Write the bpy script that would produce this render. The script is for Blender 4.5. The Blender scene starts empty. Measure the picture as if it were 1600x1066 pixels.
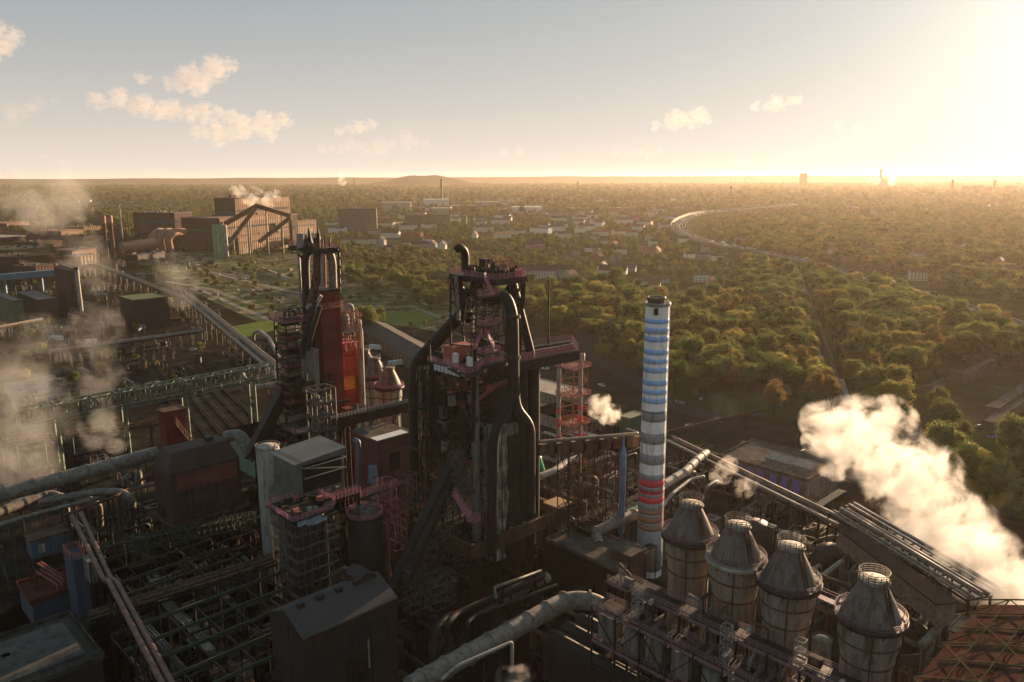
import bpy, math, random
from mathutils import Vector, Matrix, noise
R = math.radians
rnd = random.Random(7)
scene = bpy.context.scene
COL = scene.collection
# ------------------------------------------------------------------ camera
CAM_H = 120.0; FPX = 1244.4; PITCH = R(11.8); ROLL = R(0.2)
cam_d = bpy.data.cameras.new('camera'); cam = bpy.data.objects.new('camera', cam_d); COL.objects.link(cam)
cam_d.sensor_width = 36; cam_d.lens = 28.0; cam_d.clip_start = 1.0; cam_d.clip_end = 90000
cam.location = (0, 0, CAM_H)
cam.rotation_euler = (Matrix.Rotation(R(90) - PITCH, 4, 'X') @ Matrix.Rotation(-ROLL, 4, 'Z')).to_euler()
scene.camera = cam
# ------------------------------------------------------------------ sky, sun, exposure
SUN_EL = R(7.5); SUN_AZ = R(36.0)          # azimuth clockwise from +Y (straight ahead), the sun stands just right of the frame
w = bpy.data.worlds.new('World'); scene.world = w; w.use_nodes = True
wt = w.node_tree; wt.nodes.clear()
wo = wt.nodes.new('ShaderNodeOutputWorld'); bg = wt.nodes.new('ShaderNodeBackground'); sk = wt.nodes.new('ShaderNodeTexSky')
sk.sky_type = 'NISHITA'; sk.sun_disc = False; sk.sun_elevation = SUN_EL; sk.sun_rotation = SUN_AZ
sk.altitude = 0; sk.air_density = 1.0; sk.dust_density = 1.0; sk.ozone_density = 2.0
bg.inputs[1].default_value = 0.064
def wn(t, op=None, **k):
    n = wt.nodes.new(t)
    if op: n.operation = op
    for a, b in k.items(): n.inputs[int(a[1:])].default_value = b
    return n
WL = wt.links.new
tc = wn('ShaderNodeTexCoord'); sp = wn('ShaderNodeSeparateXYZ'); WL(tc.outputs['Generated'], sp.inputs[0])
# thin moisture towards the horizon and the bright air round the sun, on top of the clear sky
def expo(src, k, amp):                       # amp * exp(-k * src)
    m1 = wn('ShaderNodeMath', 'MULTIPLY', _1=-k); WL(src, m1.inputs[0]); e = wn('ShaderNodeMath', 'EXPONENT'); WL(m1.outputs[0], e.inputs[0])
    m2 = wn('ShaderNodeMath', 'MULTIPLY', _1=amp); WL(e.outputs[0], m2.inputs[0]); return m2.outputs[0]
zc = wn('ShaderNodeMath', 'MAXIMUM', _1=0.0); WL(sp.outputs[2], zc.inputs[0])
SV = Vector((math.sin(SUN_AZ)*math.cos(SUN_EL), math.cos(SUN_AZ)*math.cos(SUN_EL), math.sin(SUN_EL)))
ds = wn('ShaderNodeVectorMath', 'DOT_PRODUCT'); WL(tc.outputs['Generated'], ds.inputs[0]); ds.inputs[1].default_value = SV
ac = wn('ShaderNodeMath', 'ARCCOSINE'); WL(ds.outputs['Value'], ac.inputs[0])
base = wn('ShaderNodeVectorMath', 'SCALE', _3=0.045); WL(sk.outputs[0], base.inputs[0])
def layer(fac, col, prev):
    s_ = wn('ShaderNodeVectorMath', 'SCALE'); s_.inputs[0].default_value = col; WL(fac, s_.inputs[3])
    a_ = wn('ShaderNodeVectorMath', 'ADD'); WL(s_.outputs[0], a_.inputs[0]); WL(prev, a_.inputs[1]); return a_.outputs[0]
c = base.outputs[0]
c = layer(expo(zc.outputs[0], 8.0, 1.0), (5.3, 3.5, 2.1), c)
c = layer(expo(ac.outputs[0], 2.2, 1.0), (3.0, 2.35, 1.7), c)
c = layer(expo(ac.outputs[0], 10.0, 1.0), (7.5, 6.7, 5.3), c)
c = layer(expo(sp.outputs[2], 0.0, 1.0), (0.80, 1.50, 1.95), c)
dv = wn('ShaderNodeVectorMath', 'SCALE', _3=1/17.0); WL(c, dv.inputs[0]); pl = wn('ShaderNodeVectorMath', 'ADD'); WL(dv.outputs[0], pl.inputs[0]); pl.inputs[1].default_value = (1, 1, 1)
cq = wn('ShaderNodeVectorMath', 'DIVIDE'); WL(c, cq.inputs[0]); WL(pl.outputs[0], cq.inputs[1]); c = cq.outputs[0]      # the glow saturates softly
WL(c, bg.inputs[0]); WL(bg.outputs[0], wo.inputs[0])
sd = bpy.data.lights.new('sun', 'SUN'); sd.energy = 5.0; sd.angle = R(0.6); sd.color = (1.0, 0.69, 0.42)
so = bpy.data.objects.new('sun', sd); COL.objects.link(so)
so.rotation_euler = Vector((math.sin(SUN_AZ)*math.cos(SUN_EL), math.cos(SUN_AZ)*math.cos(SUN_EL), math.sin(SUN_EL))).to_track_quat('Z', 'Y').to_euler()
scene.view_settings.view_transform = 'Standard'; scene.view_settings.look = 'None'
scene.view_settings.exposure = 1.6; scene.view_settings.gamma = 1.0; scene.view_settings.use_curve_mapping = False
cy = scene.cycles
cy.max_bounces = 6; cy.diffuse_bounces = 2; cy.glossy_bounces = 2; cy.transmission_bounces = 2; cy.volume_bounces = 4; cy.transparent_max_bounces = 16
cy.volume_step_rate = 1.0; cy.volume_max_steps = 160; cy.use_denoising = True
cy.sample_clamp_indirect = 4.0
# ------------------------------------------------------------------ helpers
def ray(px, py):
    a = px - 800; b = 533 - py
    c, s = math.cos(ROLL), math.sin(ROLL)
    a, b = (a*c + b*s)/FPX, (-a*s + b*c)/FPX
    return (a, math.cos(PITCH) + b*math.sin(PITCH), -math.sin(PITCH) + b*math.cos(PITCH))
def G(px, py, z=0.0):                       # world point at height z
    r = ray(px, py); t = (z - CAM_H)/r[2]
    return Vector((r[0]*t, r[1]*t, z))
def P(px, py, Y):                           # world point at distance Y
    r = ray(px, py); t = Y/r[1]
    return Vector((r[0]*t, Y, CAM_H + r[2]*t))
Z3 = Vector((0, 0, 1))
class MB:
    """collects simple shapes in world coordinates, built as ONE mesh object"""
    def __init__(s): s.v = []; s.f = []; s.sm = []; s.cuts = []
    def add(s, vs, fs, smooth=False):
        o = len(s.v); s.v += [Vector(q) for q in vs]
        for q in fs: s.f.append([i + o for i in q]); s.sm.append(smooth)
        return s
    def cut(s):                             # what follows becomes a piece (an object) of its own
        s.cuts.append((len(s.v), len(s.f))); return s
    def box(s, c, d, rz=0.0, m=None):       # c = centre of the bottom face
        x, y, z = d[0]/2, d[1]/2, d[2]; vs = []
        cs, sn = math.cos(rz), math.sin(rz)
        for k in (0, z):
            for a, b in ((-x, -y), (x, -y), (x, y), (-x, y)):
                vs.append((c[0] + a*cs - b*sn, c[1] + a*sn + b*cs, c[2] + k))
        return s.add(vs, [(3,2,1,0), (4,5,6,7), (0,1,5,4), (1,2,6,5), (2,3,7,6), (3,0,4,7)])
    def prism(s, pts, z0, z1):              # polygon extruded upwards; z1 may be a list
        n = len(pts); zs = z1 if isinstance(z1, (list, tuple)) else [z1]*n
        a = sum(pts[i][0]*pts[(i+1) % n][1] - pts[(i+1) % n][0]*pts[i][1] for i in range(n))
        idx = list(range(n)) if a > 0 else list(range(n))[::-1]
        P2 = [pts[i] for i in idx]; Z2 = [zs[i] for i in idx]
        vs = [(q[0], q[1], z0) for q in P2] + [(q[0], q[1], z) for q, z in zip(P2, Z2)]
        return s.add(vs, [tuple(range(n))[::-1], tuple(range(n, 2*n))] + [(i, (i+1) % n, n + (i+1) % n, n + i) for i in range(n)])
    def beam(s, a, b, w=0.4, h=None):       # rectangular bar a -> b
        a, b = Vector(a), Vector(b); d = b - a
        if d.length < 1e-6: return s
        h = h or w; d.normalize()
        u = d.cross(Z3)
        u = u.normalized() if u.length > 1e-3 else Vector((1, 0, 0))
        v = u.cross(d).normalized(); vs = []
        for q in (a, b):
            for i, j in ((-1,-1), (1,-1), (1,1), (-1,1)): vs.append(q + u*i*w/2 + v*j*h/2)
        return s.add(vs, [(3,2,1,0), (4,5,6,7), (0,1,5,4), (1,2,6,5), (2,3,7,6), (3,0,4,7)])
    def tube(s, a, b, r, r2=None, n=12, cap=True):
        a, b = Vector(a), Vector(b); d = (b - a).normalized(); r2 = r if r2 is None else r2
        u = d.cross(Z3); u = u.normalized() if u.length > 1e-3 else Vector((1, 0, 0)); v = u.cross(d)
        vs = []
        for q, rr in ((a, r), (b, r2)):
            for i in range(n):
                t = 2*math.pi*i/n; vs.append(q + u*math.cos(t)*rr + v*math.sin(t)*rr)
        s.add(vs, [(i, (i+1) % n, n + (i+1) % n, n + i) for i in range(n)], True)
        if cap: s.add(vs, [tuple(range(n)), tuple(range(n, 2*n))[::-1]])
        return s
    def pipe(s, pts, r, n=12, bend=None, seg=5):   # pipe along a polyline with rounded bends
        pts = [Vector(q) for q in pts]; bend = bend or 2.0*r; path = [pts[0]]
        for i in range(1, len(pts) - 1):
            p0, p1, p2 = pts[i-1], pts[i], pts[i+1]
            l = min(bend, (p1-p0).length*0.48, (p2-p1).length*0.48)
            a = p1 + (p0-p1).normalized()*l; b = p1 + (p2-p1).normalized()*l
            for k in range(seg + 1):
                t = k/seg; path.append(a*(1-t)**2 + p1*2*t*(1-t) + b*t*t)
        path.append(pts[-1]); vs = []; pu = None
        for i, q in enumerate(path):
            d = (path[min(i+1, len(path)-1)] - path[max(i-1, 0)]).normalized()
            if pu is None:
                u = d.cross(Z3); u = u.normalized() if u.length > 1e-2 else Vector((1, 0, 0))
            else: u = (pu - d*pu.dot(d)).normalized()
            pu = u; v = d.cross(u)
            for k in range(n):
                t = 2*math.pi*k/n; vs.append(q + u*math.cos(t)*r + v*math.sin(t)*r)
        m = len(path)
        s.add(vs, [(i*n+k, i*n+(k+1) % n, (i+1)*n+(k+1) % n, (i+1)*n+k) for i in range(m-1) for k in range(n)], True)
        s.add(vs, [tuple(range(n))[::-1], tuple(range((m-1)*n, m*n))])
        return s
    def lathe(s, c, prof, n=32, smooth=True, tilt=None):    # prof = [(r, z)], about the vertical through c
        vs = []
        for r, z in prof:
            for i in range(n):
                t = 2*math.pi*i/n; vs.append((c[0] + r*math.cos(t), c[1] + r*math.sin(t), c[2] + z))
        m = len(prof)
        s.add(vs, [(i*n+k, i*n+(k+1) % n, (i+1)*n+(k+1) % n, (i+1)*n+k) for i in range(m-1) for k in range(n)], smooth)
        s.add(vs, [tuple(range(n))[::-1], tuple(range((m-1)*n, m*n))])
        return s
    def rail(s, pts, h=1.1, step=1.6, w=0.09, rows=3, closed=False):   # hand rail along a line
        pts = [Vector(q) for q in pts]
        if closed: pts = pts + [pts[0]]
        for a, b in zip(pts, pts[1:]):
            L = (b-a).length; n = max(1, round(L/step))
            for i in range(n + 1):
                q = a.lerp(b, i/n); s.beam(q, q + Z3*h, w)
            for k in range(rows):
                z = h*(k+1)/rows; s.beam(a + Z3*z, b + Z3*z, w)
        return s
    def ring_rail(s, c, r, h=1.1, n=24, w=0.09, rows=3):
        return s.rail([Vector((c[0]+r*math.cos(2*math.pi*i/n), c[1]+r*math.sin(2*math.pi*i/n), c[2])) for i in range(n)], h, 99, w, rows, True)
    def truss(s, a, b, h, wd, n, w=0.35, up=Z3):    # box truss between two points (a, b on the lower centre line)
        a, b = Vector(a), Vector(b); d = (b-a).normalized(); u = d.cross(Z3).normalized()*wd/2
        for sg in (-1, 1):
            A, B = a + u*sg, b + u*sg
            s.beam(A, B, w); s.beam(A + Z3*h, B + Z3*h, w)
            for i in range(n + 1):
                q = A.lerp(B, i/n); s.beam(q, q + Z3*h, w*0.7)
                if i < n:
                    q2 = A.lerp(B, (i+1)/n)
                    if i % 2: s.beam(q, q2 + Z3*h, w*0.7)
                    else: s.beam(q + Z3*h, q2, w*0.7)
        for i in range(n + 1):
            q = a.lerp(b, i/n); s.beam(q + u + Z3*h, q - u + Z3*h, w*0.6); s.beam(q + u, q - u, w*0.6)
            if i < n:
                q2 = a.lerp(b, (i+1)/n); s.beam(q + u*(1 if i % 2 else -1) + Z3*h, q2 - u*(1 if i % 2 else -1) + Z3*h, w*0.45)
        return s
    def lattice(s, c, wx, wy, h, n, rz=0.0, w=0.35, top=1.0, legs=True):   # upright lattice tower
        cs, sn = math.cos(rz), math.sin(rz)
        def q(i, k, j):
            t = 1 + (top - 1)*j/n
            a, b = wx/2*i*t, wy/2*k*t
            return Vector((c[0] + a*cs - b*sn, c[1] + a*sn + b*cs, c[2] + h*j/n))
        cor = [(-1,-1), (1,-1), (1,1), (-1,1)]
        for i, k in cor: s.beam(q(i, k, 0), q(i, k, n), w)
        for j in range(n):
            for m in range(4):
                A, B = cor[m], cor[(m+1) % 4]
                s.beam(q(*A, j+1), q(*B, j+1), w*0.7)
                if (j + m) % 2: s.beam(q(*A, j), q(*B, j+1), w*0.55)
                else: s.beam(q(*B, j), q(*A, j+1), w*0.55)
        return s
    def scaffold(s, c, wx, wy, h, nx, ny, nz, rz=0.0, w=0.14, jit=0.0):
        cs, sn = math.cos(rz), math.sin(rz)
        def q(a, b, z): return Vector((c[0] + a*cs - b*sn, c[1] + a*sn + b*cs, c[2] + z))
        for i in range(nx + 1):
            for k in range(ny + 1):
                if 0 < i < nx and 0 < k < ny: continue
                a, b = -wx/2 + wx*i/nx, -wy/2 + wy*k/ny; s.beam(q(a, b, 0), q(a, b, h), w)
        for j in range(nz + 1):
            z = h*j/nz
            for k in (0, ny): s.beam(q(-wx/2, -wy/2 + wy*k/ny, z), q(wx/2, -wy/2 + wy*k/ny, z), w, w*1.5)
            for i in (0, nx): s.beam(q(-wx/2 + wx*i/nx, -wy/2, z), q(-wx/2 + wx*i/nx, wy/2, z), w, w*1.5)
            if j < nz:
                for i in range(nx):
                    if (i + j) % 2: s.beam(q(-wx/2 + wx*i/nx, -wy/2, z), q(-wx/2 + wx*(i+1)/nx, -wy/2, z + h/nz), w*0.8)
                for k in range(ny):
                    if (k + j) % 2: s.beam(q(-wx/2, -wy/2 + wy*k/ny, z), q(-wx/2, -wy/2 + wy*(k+1)/ny, z + h/nz), w*0.8)
        return s
    def stair(s, a, b, wd=1.0, w=0.1, rail=1.0):
        a, b = Vector(a), Vector(b); d = (b-a); u = Vector((d.y, -d.x, 0)).normalized()*wd/2
        n = max(3, int(abs(d.z)/0.6))
        for sg in (-1, 1):
            s.beam(a + u*sg, b + u*sg, w, w*2.5); s.beam(a + u*sg + Z3*rail, b + u*sg + Z3*rail, w)
            for i in range(0, n+1, 2): s.beam(a.lerp(b, i/n) + u*sg, a.lerp(b, i/n) + u*sg + Z3*rail, w*0.8)
        for i in range(n): q = a.lerp(b, (i+.5)/n); s.beam(q - u, q + u, 0.3, 0.06)
        return s
    def gable(s, c, L, W, h, rh, rz=0.0, over=0.0, walls=True):   # gabled block; ridge along local x
        cs, sn = math.cos(rz), math.sin(rz)
        def q(a, b, z): return (c[0] + a*cs - b*sn, c[1] + a*sn + b*cs, c[2] + z)
        l, d = L/2, W/2
        if walls:
            s.add([q(-l,-d,0), q(l,-d,0), q(l,d,0), q(-l,d,0), q(-l,-d,h), q(l,-d,h), q(l,d,h), q(-l,d,h), q(-l,0,h+rh), q(l,0,h+rh)],
                  [(0,1,5,4), (1,2,6,9,5), (2,3,7,6), (3,0,4,8,7), (3,2,1,0), (4,5,9,8), (6,7,8,9)])
        return s
    def groof(s, c, L, W, h, rh, rz=0.0, over=0.5, t=0.25):     # roof shell laid over a gable block
        cs, sn = math.cos(rz), math.sin(rz)
        def q(a, b, z): return (c[0] + a*cs - b*sn, c[1] + a*sn + b*cs, c[2] + z)
        l = L/2 + over; d = W/2 + over; k = rh/(W/2)*over; e = 0.05
        for sg in (-1, 1):
            vs = [q(-l, sg*d, h-k+e), q(l, sg*d, h-k+e), q(l, 0, h+rh+e), q(-l, 0, h+rh+e), q(-l, sg*d, h-k+e+t), q(l, sg*d, h-k+e+t), q(l, 0, h+rh+e+t), q(-l, 0, h+rh+e+t)]
            fs = [(3,2,1,0), (4,5,6,7), (0,1,5,4), (1,2,6,5), (2,3,7,6), (3,0,4,7)]
            if sg > 0: fs = [g[::-1] for g in fs]
            s.add(vs, fs)
        return s
    def build(s, name, mat, parent=None, base=None):
        if s.cuts:
            cs = [(0, 0)] + s.cuts + [(len(s.v), len(s.f))]; ob = None
            for (v0, f0), (v1, f1) in zip(cs, cs[1:]):
                if f1 == f0: continue
                p = MB(); p.v = s.v[v0:v1]; p.f = [[i - v0 for i in q] for q in s.f[f0:f1]]; p.sm = s.sm[f0:f1]; ob = p.build(name, mat, parent, base)
            return ob
        me = bpy.data.meshes.new(name)
        if parent is not None: o0 = Vector(parent['_b']) if '_b' in parent else Vector((0, 0, 0))
        elif base is not None: o0 = Vector(base)
        elif s.v:
            xs = [q.x for q in s.v]; ys = [q.y for q in s.v]; o0 = Vector(((min(xs)+max(xs))/2, (min(ys)+max(ys))/2, min(q.z for q in s.v)))
        else: o0 = Vector((0, 0, 0))
        me.from_pydata([q - o0 for q in s.v], [], s.f)
        me.polygons.foreach_set('use_smooth', s.sm); me.update()
        me.materials.append(mat)
        ob = bpy.data.objects.new(name, me); COL.objects.link(ob)
        if parent is not None:
            ob.parent = parent
            if parent.type == 'MESH': ob.location = (0, 0, 0)
            ob['_b'] = tuple(o0)
        else: ob.location = o0; ob['_b'] = tuple(o0)
        return ob
def tag(o, label=None, cat=None, group=None, kind=None):
    if label: o['label'] = label
    if cat: o['category'] = cat
    if group: o['group'] = group
    if kind: o['kind'] = kind
    return o
def thing(name, label, cat, base, group=None):
    o = bpy.data.objects.new(name, None); COL.objects.link(o); o.location = base; o['_b'] = tuple(base); o.empty_display_size = 1
    return tag(o, label, cat, group)
def solo(name, label, cat, mb, mat, group=None): return tag(mb.build(name, mat), label, cat, group)
# ------------------------------------------------------------------ materials
def newmat(name):
    m = bpy.data.materials.new(name); m.use_nodes = True; nt = m.node_tree
    return m, nt, nt.nodes['Principled BSDF']
def N(nt, t, **k):
    n = nt.nodes.new(t)
    for a, b in k.items(): setattr(n, a, b)
    return n
def noisy(name, c1, c2, scale=0.3, rough=0.75, metal=0.0, c3=None, c3amt=0.35, bump=0.15, corr=0.0, corrdepth=0.14, streak=0.0, detail=6):
    """mottled surface; corr = period (m) of vertical corrugation; streak = vertical run marks; c3 = stain colour"""
    m, nt, b = newmat(name); L = nt.links.new
    geo = N(nt, 'ShaderNodeNewGeometry')
    mp = N(nt, 'ShaderNodeMapping'); mp.inputs['Scale'].default_value = (1, 1, 0.18 if streak else 1); L(geo.outputs['Position'], mp.inputs[0])
    n1 = N(nt, 'ShaderNodeTexNoise'); n1.inputs['Scale'].default_value = scale; n1.inputs['Detail'].default_value = detail; n1.inputs['Roughness'].default_value = 0.65
    L(mp.outputs[0], n1.inputs['Vector'])
    mr = N(nt, 'ShaderNodeMapRange'); mr.inputs[1].default_value = 0.35; mr.inputs[2].default_value = 0.65; L(n1.outputs[0], mr.inputs[0])
    mx = N(nt, 'ShaderNodeMix', data_type='RGBA'); mx.inputs[6].default_value = (*c1, 1); mx.inputs[7].default_value = (*c2, 1); L(mr.outputs[0], mx.inputs[0])
    col = mx.outputs[2]
    if c3:
        n2 = N(nt, 'ShaderNodeTexNoise'); n2.inputs['Scale'].default_value = scale*2.7; n2.inputs['Detail'].default_value = 8; n2.inputs['Roughness'].default_value = 0.7
        L(mp.outputs[0], n2.inputs['Vector'])
        m2 = N(nt, 'ShaderNodeMapRange'); m2.inputs[1].default_value = 0.62 - c3amt*0.3; m2.inputs[2].default_value = 0.72 - c3amt*0.2; L(n2.outputs[0], m2.inputs[0])
        x2 = N(nt, 'ShaderNodeMix', data_type='RGBA'); x2.inputs[7].default_value = (*c3, 1); L(m2.outputs[0], x2.inputs[0]); L(col, x2.inputs[6]); col = x2.outputs[2]
    h = n1.outputs[0]
    if corr:
        cr = N(nt, 'ShaderNodeVectorMath', operation='CROSS_PRODUCT'); cr.inputs[1].default_value = (0.02, 0.01, 1); L(geo.outputs['True Normal'], cr.inputs[0])
        nn = N(nt, 'ShaderNodeVectorMath', operation='NORMALIZE'); L(cr.outputs[0], nn.inputs[0])
        dt = N(nt, 'ShaderNodeVectorMath', operation='DOT_PRODUCT'); L(nn.outputs[0], dt.inputs[0]); L(geo.outputs['Position'], dt.inputs[1])
        ml = N(nt, 'ShaderNodeMath', operation='MULTIPLY'); ml.inputs[1].default_value = 2*math.pi/corr; L(dt.outputs['Value'], ml.inputs[0])
        sn = N(nt, 'ShaderNodeMath', operation='SINE'); L(ml.outputs[0], sn.inputs[0])
        bp = N(nt, 'ShaderNodeBump'); bp.inputs['Strength'].default_value = 1.0; bp.inputs['Distance'].default_value = corr*0.12*corrdepth; L(sn.outputs[0], bp.inputs['Height'])
        L(bp.outputs[0], b.inputs['Normal'])
    elif bump:
        bp = N(nt, 'ShaderNodeBump'); bp.inputs['Strength'].default_value = 0.6; bp.inputs['Distance'].default_value = bump; L(h, bp.inputs['Height']); L(bp.outputs[0], b.inputs['Normal'])
    if corr:                                 # sheets of slightly different age
        def mt(op, *a):
            q = N(nt, 'ShaderNodeMath', operation=op)
            for i, v in enumerate(a):
                if isinstance(v, (int, float)): q.inputs[i].default_value = v
                else: L(v, q.inputs[i])
            return q.outputs[0]
        sx = N(nt, 'ShaderNodeSeparateXYZ'); L(geo.outputs['Position'], sx.inputs[0])
        k = 5.2 if corr < 3 else 24; k2 = 3.1 if corr < 3 else 9
        ux, uz = mt('MULTIPLY', dt.outputs['Value'], 1/k), mt('MULTIPLY', sx.outputs[2], 1/k2)
        cb = N(nt, 'ShaderNodeCombineXYZ'); L(mt('FLOOR', ux), cb.inputs[0]); L(mt('FLOOR', uz), cb.inputs[1])
        wn_ = N(nt, 'ShaderNodeTexWhiteNoise'); L(cb.outputs[0], wn_.inputs['Vector'])
        seam = mt('MINIMUM', mt('GREATER_THAN', mt('FRACT', ux), .02), mt('GREATER_THAN', mt('FRACT', uz), .04))
        fac = mt('MULTIPLY', mt('MULTIPLY_ADD', wn_.outputs['Value'], .34, .80), mt('MULTIPLY_ADD', seam, .45, .55))
        vm = N(nt, 'ShaderNodeVectorMath', operation='SCALE'); L(col, vm.inputs[0]); L(fac, vm.inputs[3]); col = vm.outputs[0]
    L(col, b.inputs['Base Color']); b.inputs['Roughness'].default_value = rough; b.inputs['Metallic'].default_value = metal
    b.inputs['Specular IOR Level'].default_value = 0.35 if rough < .78 else 0.12 if rough < .88 else 0.0
    return m
# ------------------------------------------------------------------ materials used by the land
def ground_mat():
    m, nt, b = newmat('land'); L = nt.links.new
    geo = N(nt, 'ShaderNodeNewGeometry')
    def noi(s, d=6, r=0.6):
        n = N(nt, 'ShaderNodeTexNoise'); n.inputs['Scale'].default_value = s; n.inputs['Detail'].default_value = d; n.inputs['Roughness'].default_value = r
        L(geo.outputs['Position'], n.inputs['Vector']); return n.outputs[0]
    def ramp(src, stops):
        r = N(nt, 'ShaderNodeValToRGB'); e = r.color_ramp.elements
        while len(e) < len(stops): e.new(0.5)
        for q, (p, c) in zip(e, stops): q.position = p; q.color = (*c, 1)
        L(src, r.inputs[0]); return r.outputs[0]
    fine = ramp(noi(0.035, 9, 0.7), [(0.30, (0.024, 0.030, 0.013)), (0.5, (0.042, 0.05, 0.018)), (0.62, (0.075, 0.075, 0.03)), (0.72, (0.14, 0.12, 0.065))])
    wide = ramp(noi(0.0009, 8, 0.68), [(0.40, (0.016, 0.021, 0.010)), (0.5, (0.028, 0.034, 0.013)), (0.56, (0.07, 0.065, 0.028)), (0.62, (0.016, 0.022, 0.010))])
    ln = N(nt, 'ShaderNodeVectorMath', operation='LENGTH'); L(geo.outputs['Position'], ln.inputs[0])
    mr = N(nt, 'ShaderNodeMapRange'); mr.inputs[1].default_value = 1500; mr.inputs[2].default_value = 4500; L(ln.outputs['Value'], mr.inputs[0])
    mx = N(nt, 'ShaderNodeMix', data_type='RGBA'); L(mr.outputs[0], mx.inputs[0]); L(fine, mx.inputs[6]); L(wide, mx.inputs[7])
    L(mx.outputs[2], b.inputs['Base Color']); b.inputs['Roughness'].default_value = 1.0; b.inputs['Specular IOR Level'].default_value = 0.0
    return m
M = {}
M['land'] = ground_mat()
M['yard'] = noisy('cinder', (0.014, 0.012, 0.009), (0.052, 0.044, 0.034), 0.05, 0.95, c3=(0.012, 0.010, 0.009), c3amt=0.5, bump=0.1)
M['scrub'] = noisy('scrub_ground', (0.11, 0.105, 0.05), (0.29, 0.245, 0.165), 0.022, 0.95, c3=(0.05, 0.062, 0.022), c3amt=0.75, bump=0.2, detail=9)
M['meadow'] = noisy('meadow_grass', (0.10, 0.14, 0.03), (0.14, 0.17, 0.05), 0.08, 0.95, bump=0.1)
M['asphalt'] = noisy('asphalt', (0.035, 0.033, 0.03), (0.052, 0.048, 0.044), 0.2, 0.95, bump=0.0)
M['trail'] = noisy('pale_trail', (0.2, 0.165, 0.12), (0.30, 0.25, 0.19), 0.3, 0.95)
M['track'] = noisy('track_bed', (0.045, 0.038, 0.03), (0.08, 0.068, 0.054), 0.3, 0.9)
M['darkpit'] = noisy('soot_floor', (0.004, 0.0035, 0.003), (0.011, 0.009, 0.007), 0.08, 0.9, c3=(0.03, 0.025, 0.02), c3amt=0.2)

def land():
    me = bpy.data.meshes.new('ground'); vs = []; fs = []
    rad = [0, 60, 120, 200, 350, 600, 1000, 1600, 2400, 3300, 4200, 5200, 6200, 7200, 8000, 8400, 8800, 9100, 9400, 9800, 10300, 11000, 12500, 14500, 17000, 20000, 25000, 32000, 45000]
    na = 360; o = G(672, 300, 0).normalized(); hx, hy = o.x*9000, o.y*9000
    for r in rad:
        for k in range(na):
            # finer steps ahead of the camera than behind it
            t = -1 + 2*k/na; a = math.pi*(0.35*t + 0.65*t**3)
            x, y = r*math.sin(a), r*math.cos(a); z = 0
            if r > 4500:
                f = min(1, (r - 4500)/5000)
                z = f*(noise.fractal(Vector((x/4200, y/4200, 3.3)), 0.9, 2.0, 4)*26 - 4)
                u = (x - hx)*o.y - (y - hy)*o.x; v = (x-hx)*o.x + (y-hy)*o.y
                z += 104*math.exp(-(abs(u + 40)/460)**2.6 - (v/700)**2)*(1 + 0.12*noise.noise(Vector((u/160, 0, 0)))) + 20*math.exp(-((u+300)/900)**2 - (v/700)**2)
            vs.append((x, y, z))
    for i in range(len(rad) - 1):
        for k in range(na):
            k2 = (k+1) % na; fs.append((i*na+k2, i*na+k, (i+1)*na+k, (i+1)*na+k2))
    me.from_pydata(vs, [], fs); me.materials.append(M['land']); me.polygons.foreach_set('use_smooth', [True]*len(fs))
    ob = bpy.data.objects.new('ground', me); COL.objects.link(ob); tag(ob, kind='structure')
land()
def sheet(name, pts, mat, z, label=None):       # pts in photo pixels, laid on the ground
    ws = [G(*p) for p in pts]; n = len(ws)
    if sum(ws[i].x*ws[(i+1) % n].y - ws[(i+1) % n].x*ws[i].y for i in range(n)) < 0: ws.reverse()
    mb = MB(); mb.add([Vector((q.x, q.y, z)) for q in ws], [tuple(range(n))])
    o = mb.build(name, mat, base=(0, 0, 0)); tag(o, kind='structure'); return o
def strip(name, pts, wd, mat, z, px=True, h=0.0):
    ws = [G(*p) if px else Vector(p) for p in pts]; vs = []; n = len(ws)
    for i, q in enumerate(ws):
        d = ws[min(i+1, n-1)] - ws[max(i-1, 0)]; d.z = 0; d.normalize(); u = Vector((d.y, -d.x, 0))*wd/2
        vs += [Vector((q.x, q.y, z)) - u, Vector((q.x, q.y, z)) + u]
    mb = MB(); mb.add(vs, [(2*i, 2*i+1, 2*i+3, 2*i+2) for i in range(n-1)])
    o = mb.build(name, mat, base=(0, 0, 0)); tag(o, kind='structure'); return o
YARD = [(-900, 1500), (-900, 460), (0, 412), (180, 400), (330, 425), (420, 500), (500, 560), (640, 500), (720, 470), (800, 500), (905, 520), (985, 575), (1065, 625), (1130, 648), (1240, 655),
        (1400, 700), (1530, 780), (1700, 860), (2500, 1500)]
sheet('yard', YARD, M['yard'], 0.03)
sheet('wasteland', [(180, 398), (345, 392), (520, 398), (640, 430), (720, 468), (700, 520), (560, 500), (500, 560), (440, 520), (330, 470), (260, 430)], M['scrub'], 0.06)
sheet('plant_yard', [(-900, 460), (-300, 345), (0, 326), (150, 330), (330, 385), (510, 388), (345, 391), (180, 397), (0, 411)], M['yard'], 0.05)
sheet('meadow', [(352, 512), (440, 497), (448, 512), (372, 530)], M['meadow'], 0.10)
sheet('meadow', [(590, 490), (672, 486), (690, 497), (640, 508), (600, 503)], M['meadow'], 0.10)
sheet('lawn', [(812, 452), (862, 440), (900, 446), (905, 458), (850, 470), (818, 475)], M['meadow'], 0.10)
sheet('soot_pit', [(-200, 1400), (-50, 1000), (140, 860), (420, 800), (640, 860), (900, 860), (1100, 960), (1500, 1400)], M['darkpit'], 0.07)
strip('path', [(470, 470), (560, 485), (640, 478), (700, 500)], 7, M['trail'], 0.13)
strip('dirt_road', [(290, 415), (370, 436), (450, 455), (530, 468)], 8, M['trail'], 0.13)
strip('dirt_road', [(260, 440), (330, 452), (400, 478)], 7, M['trail'], 0.14)
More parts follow.
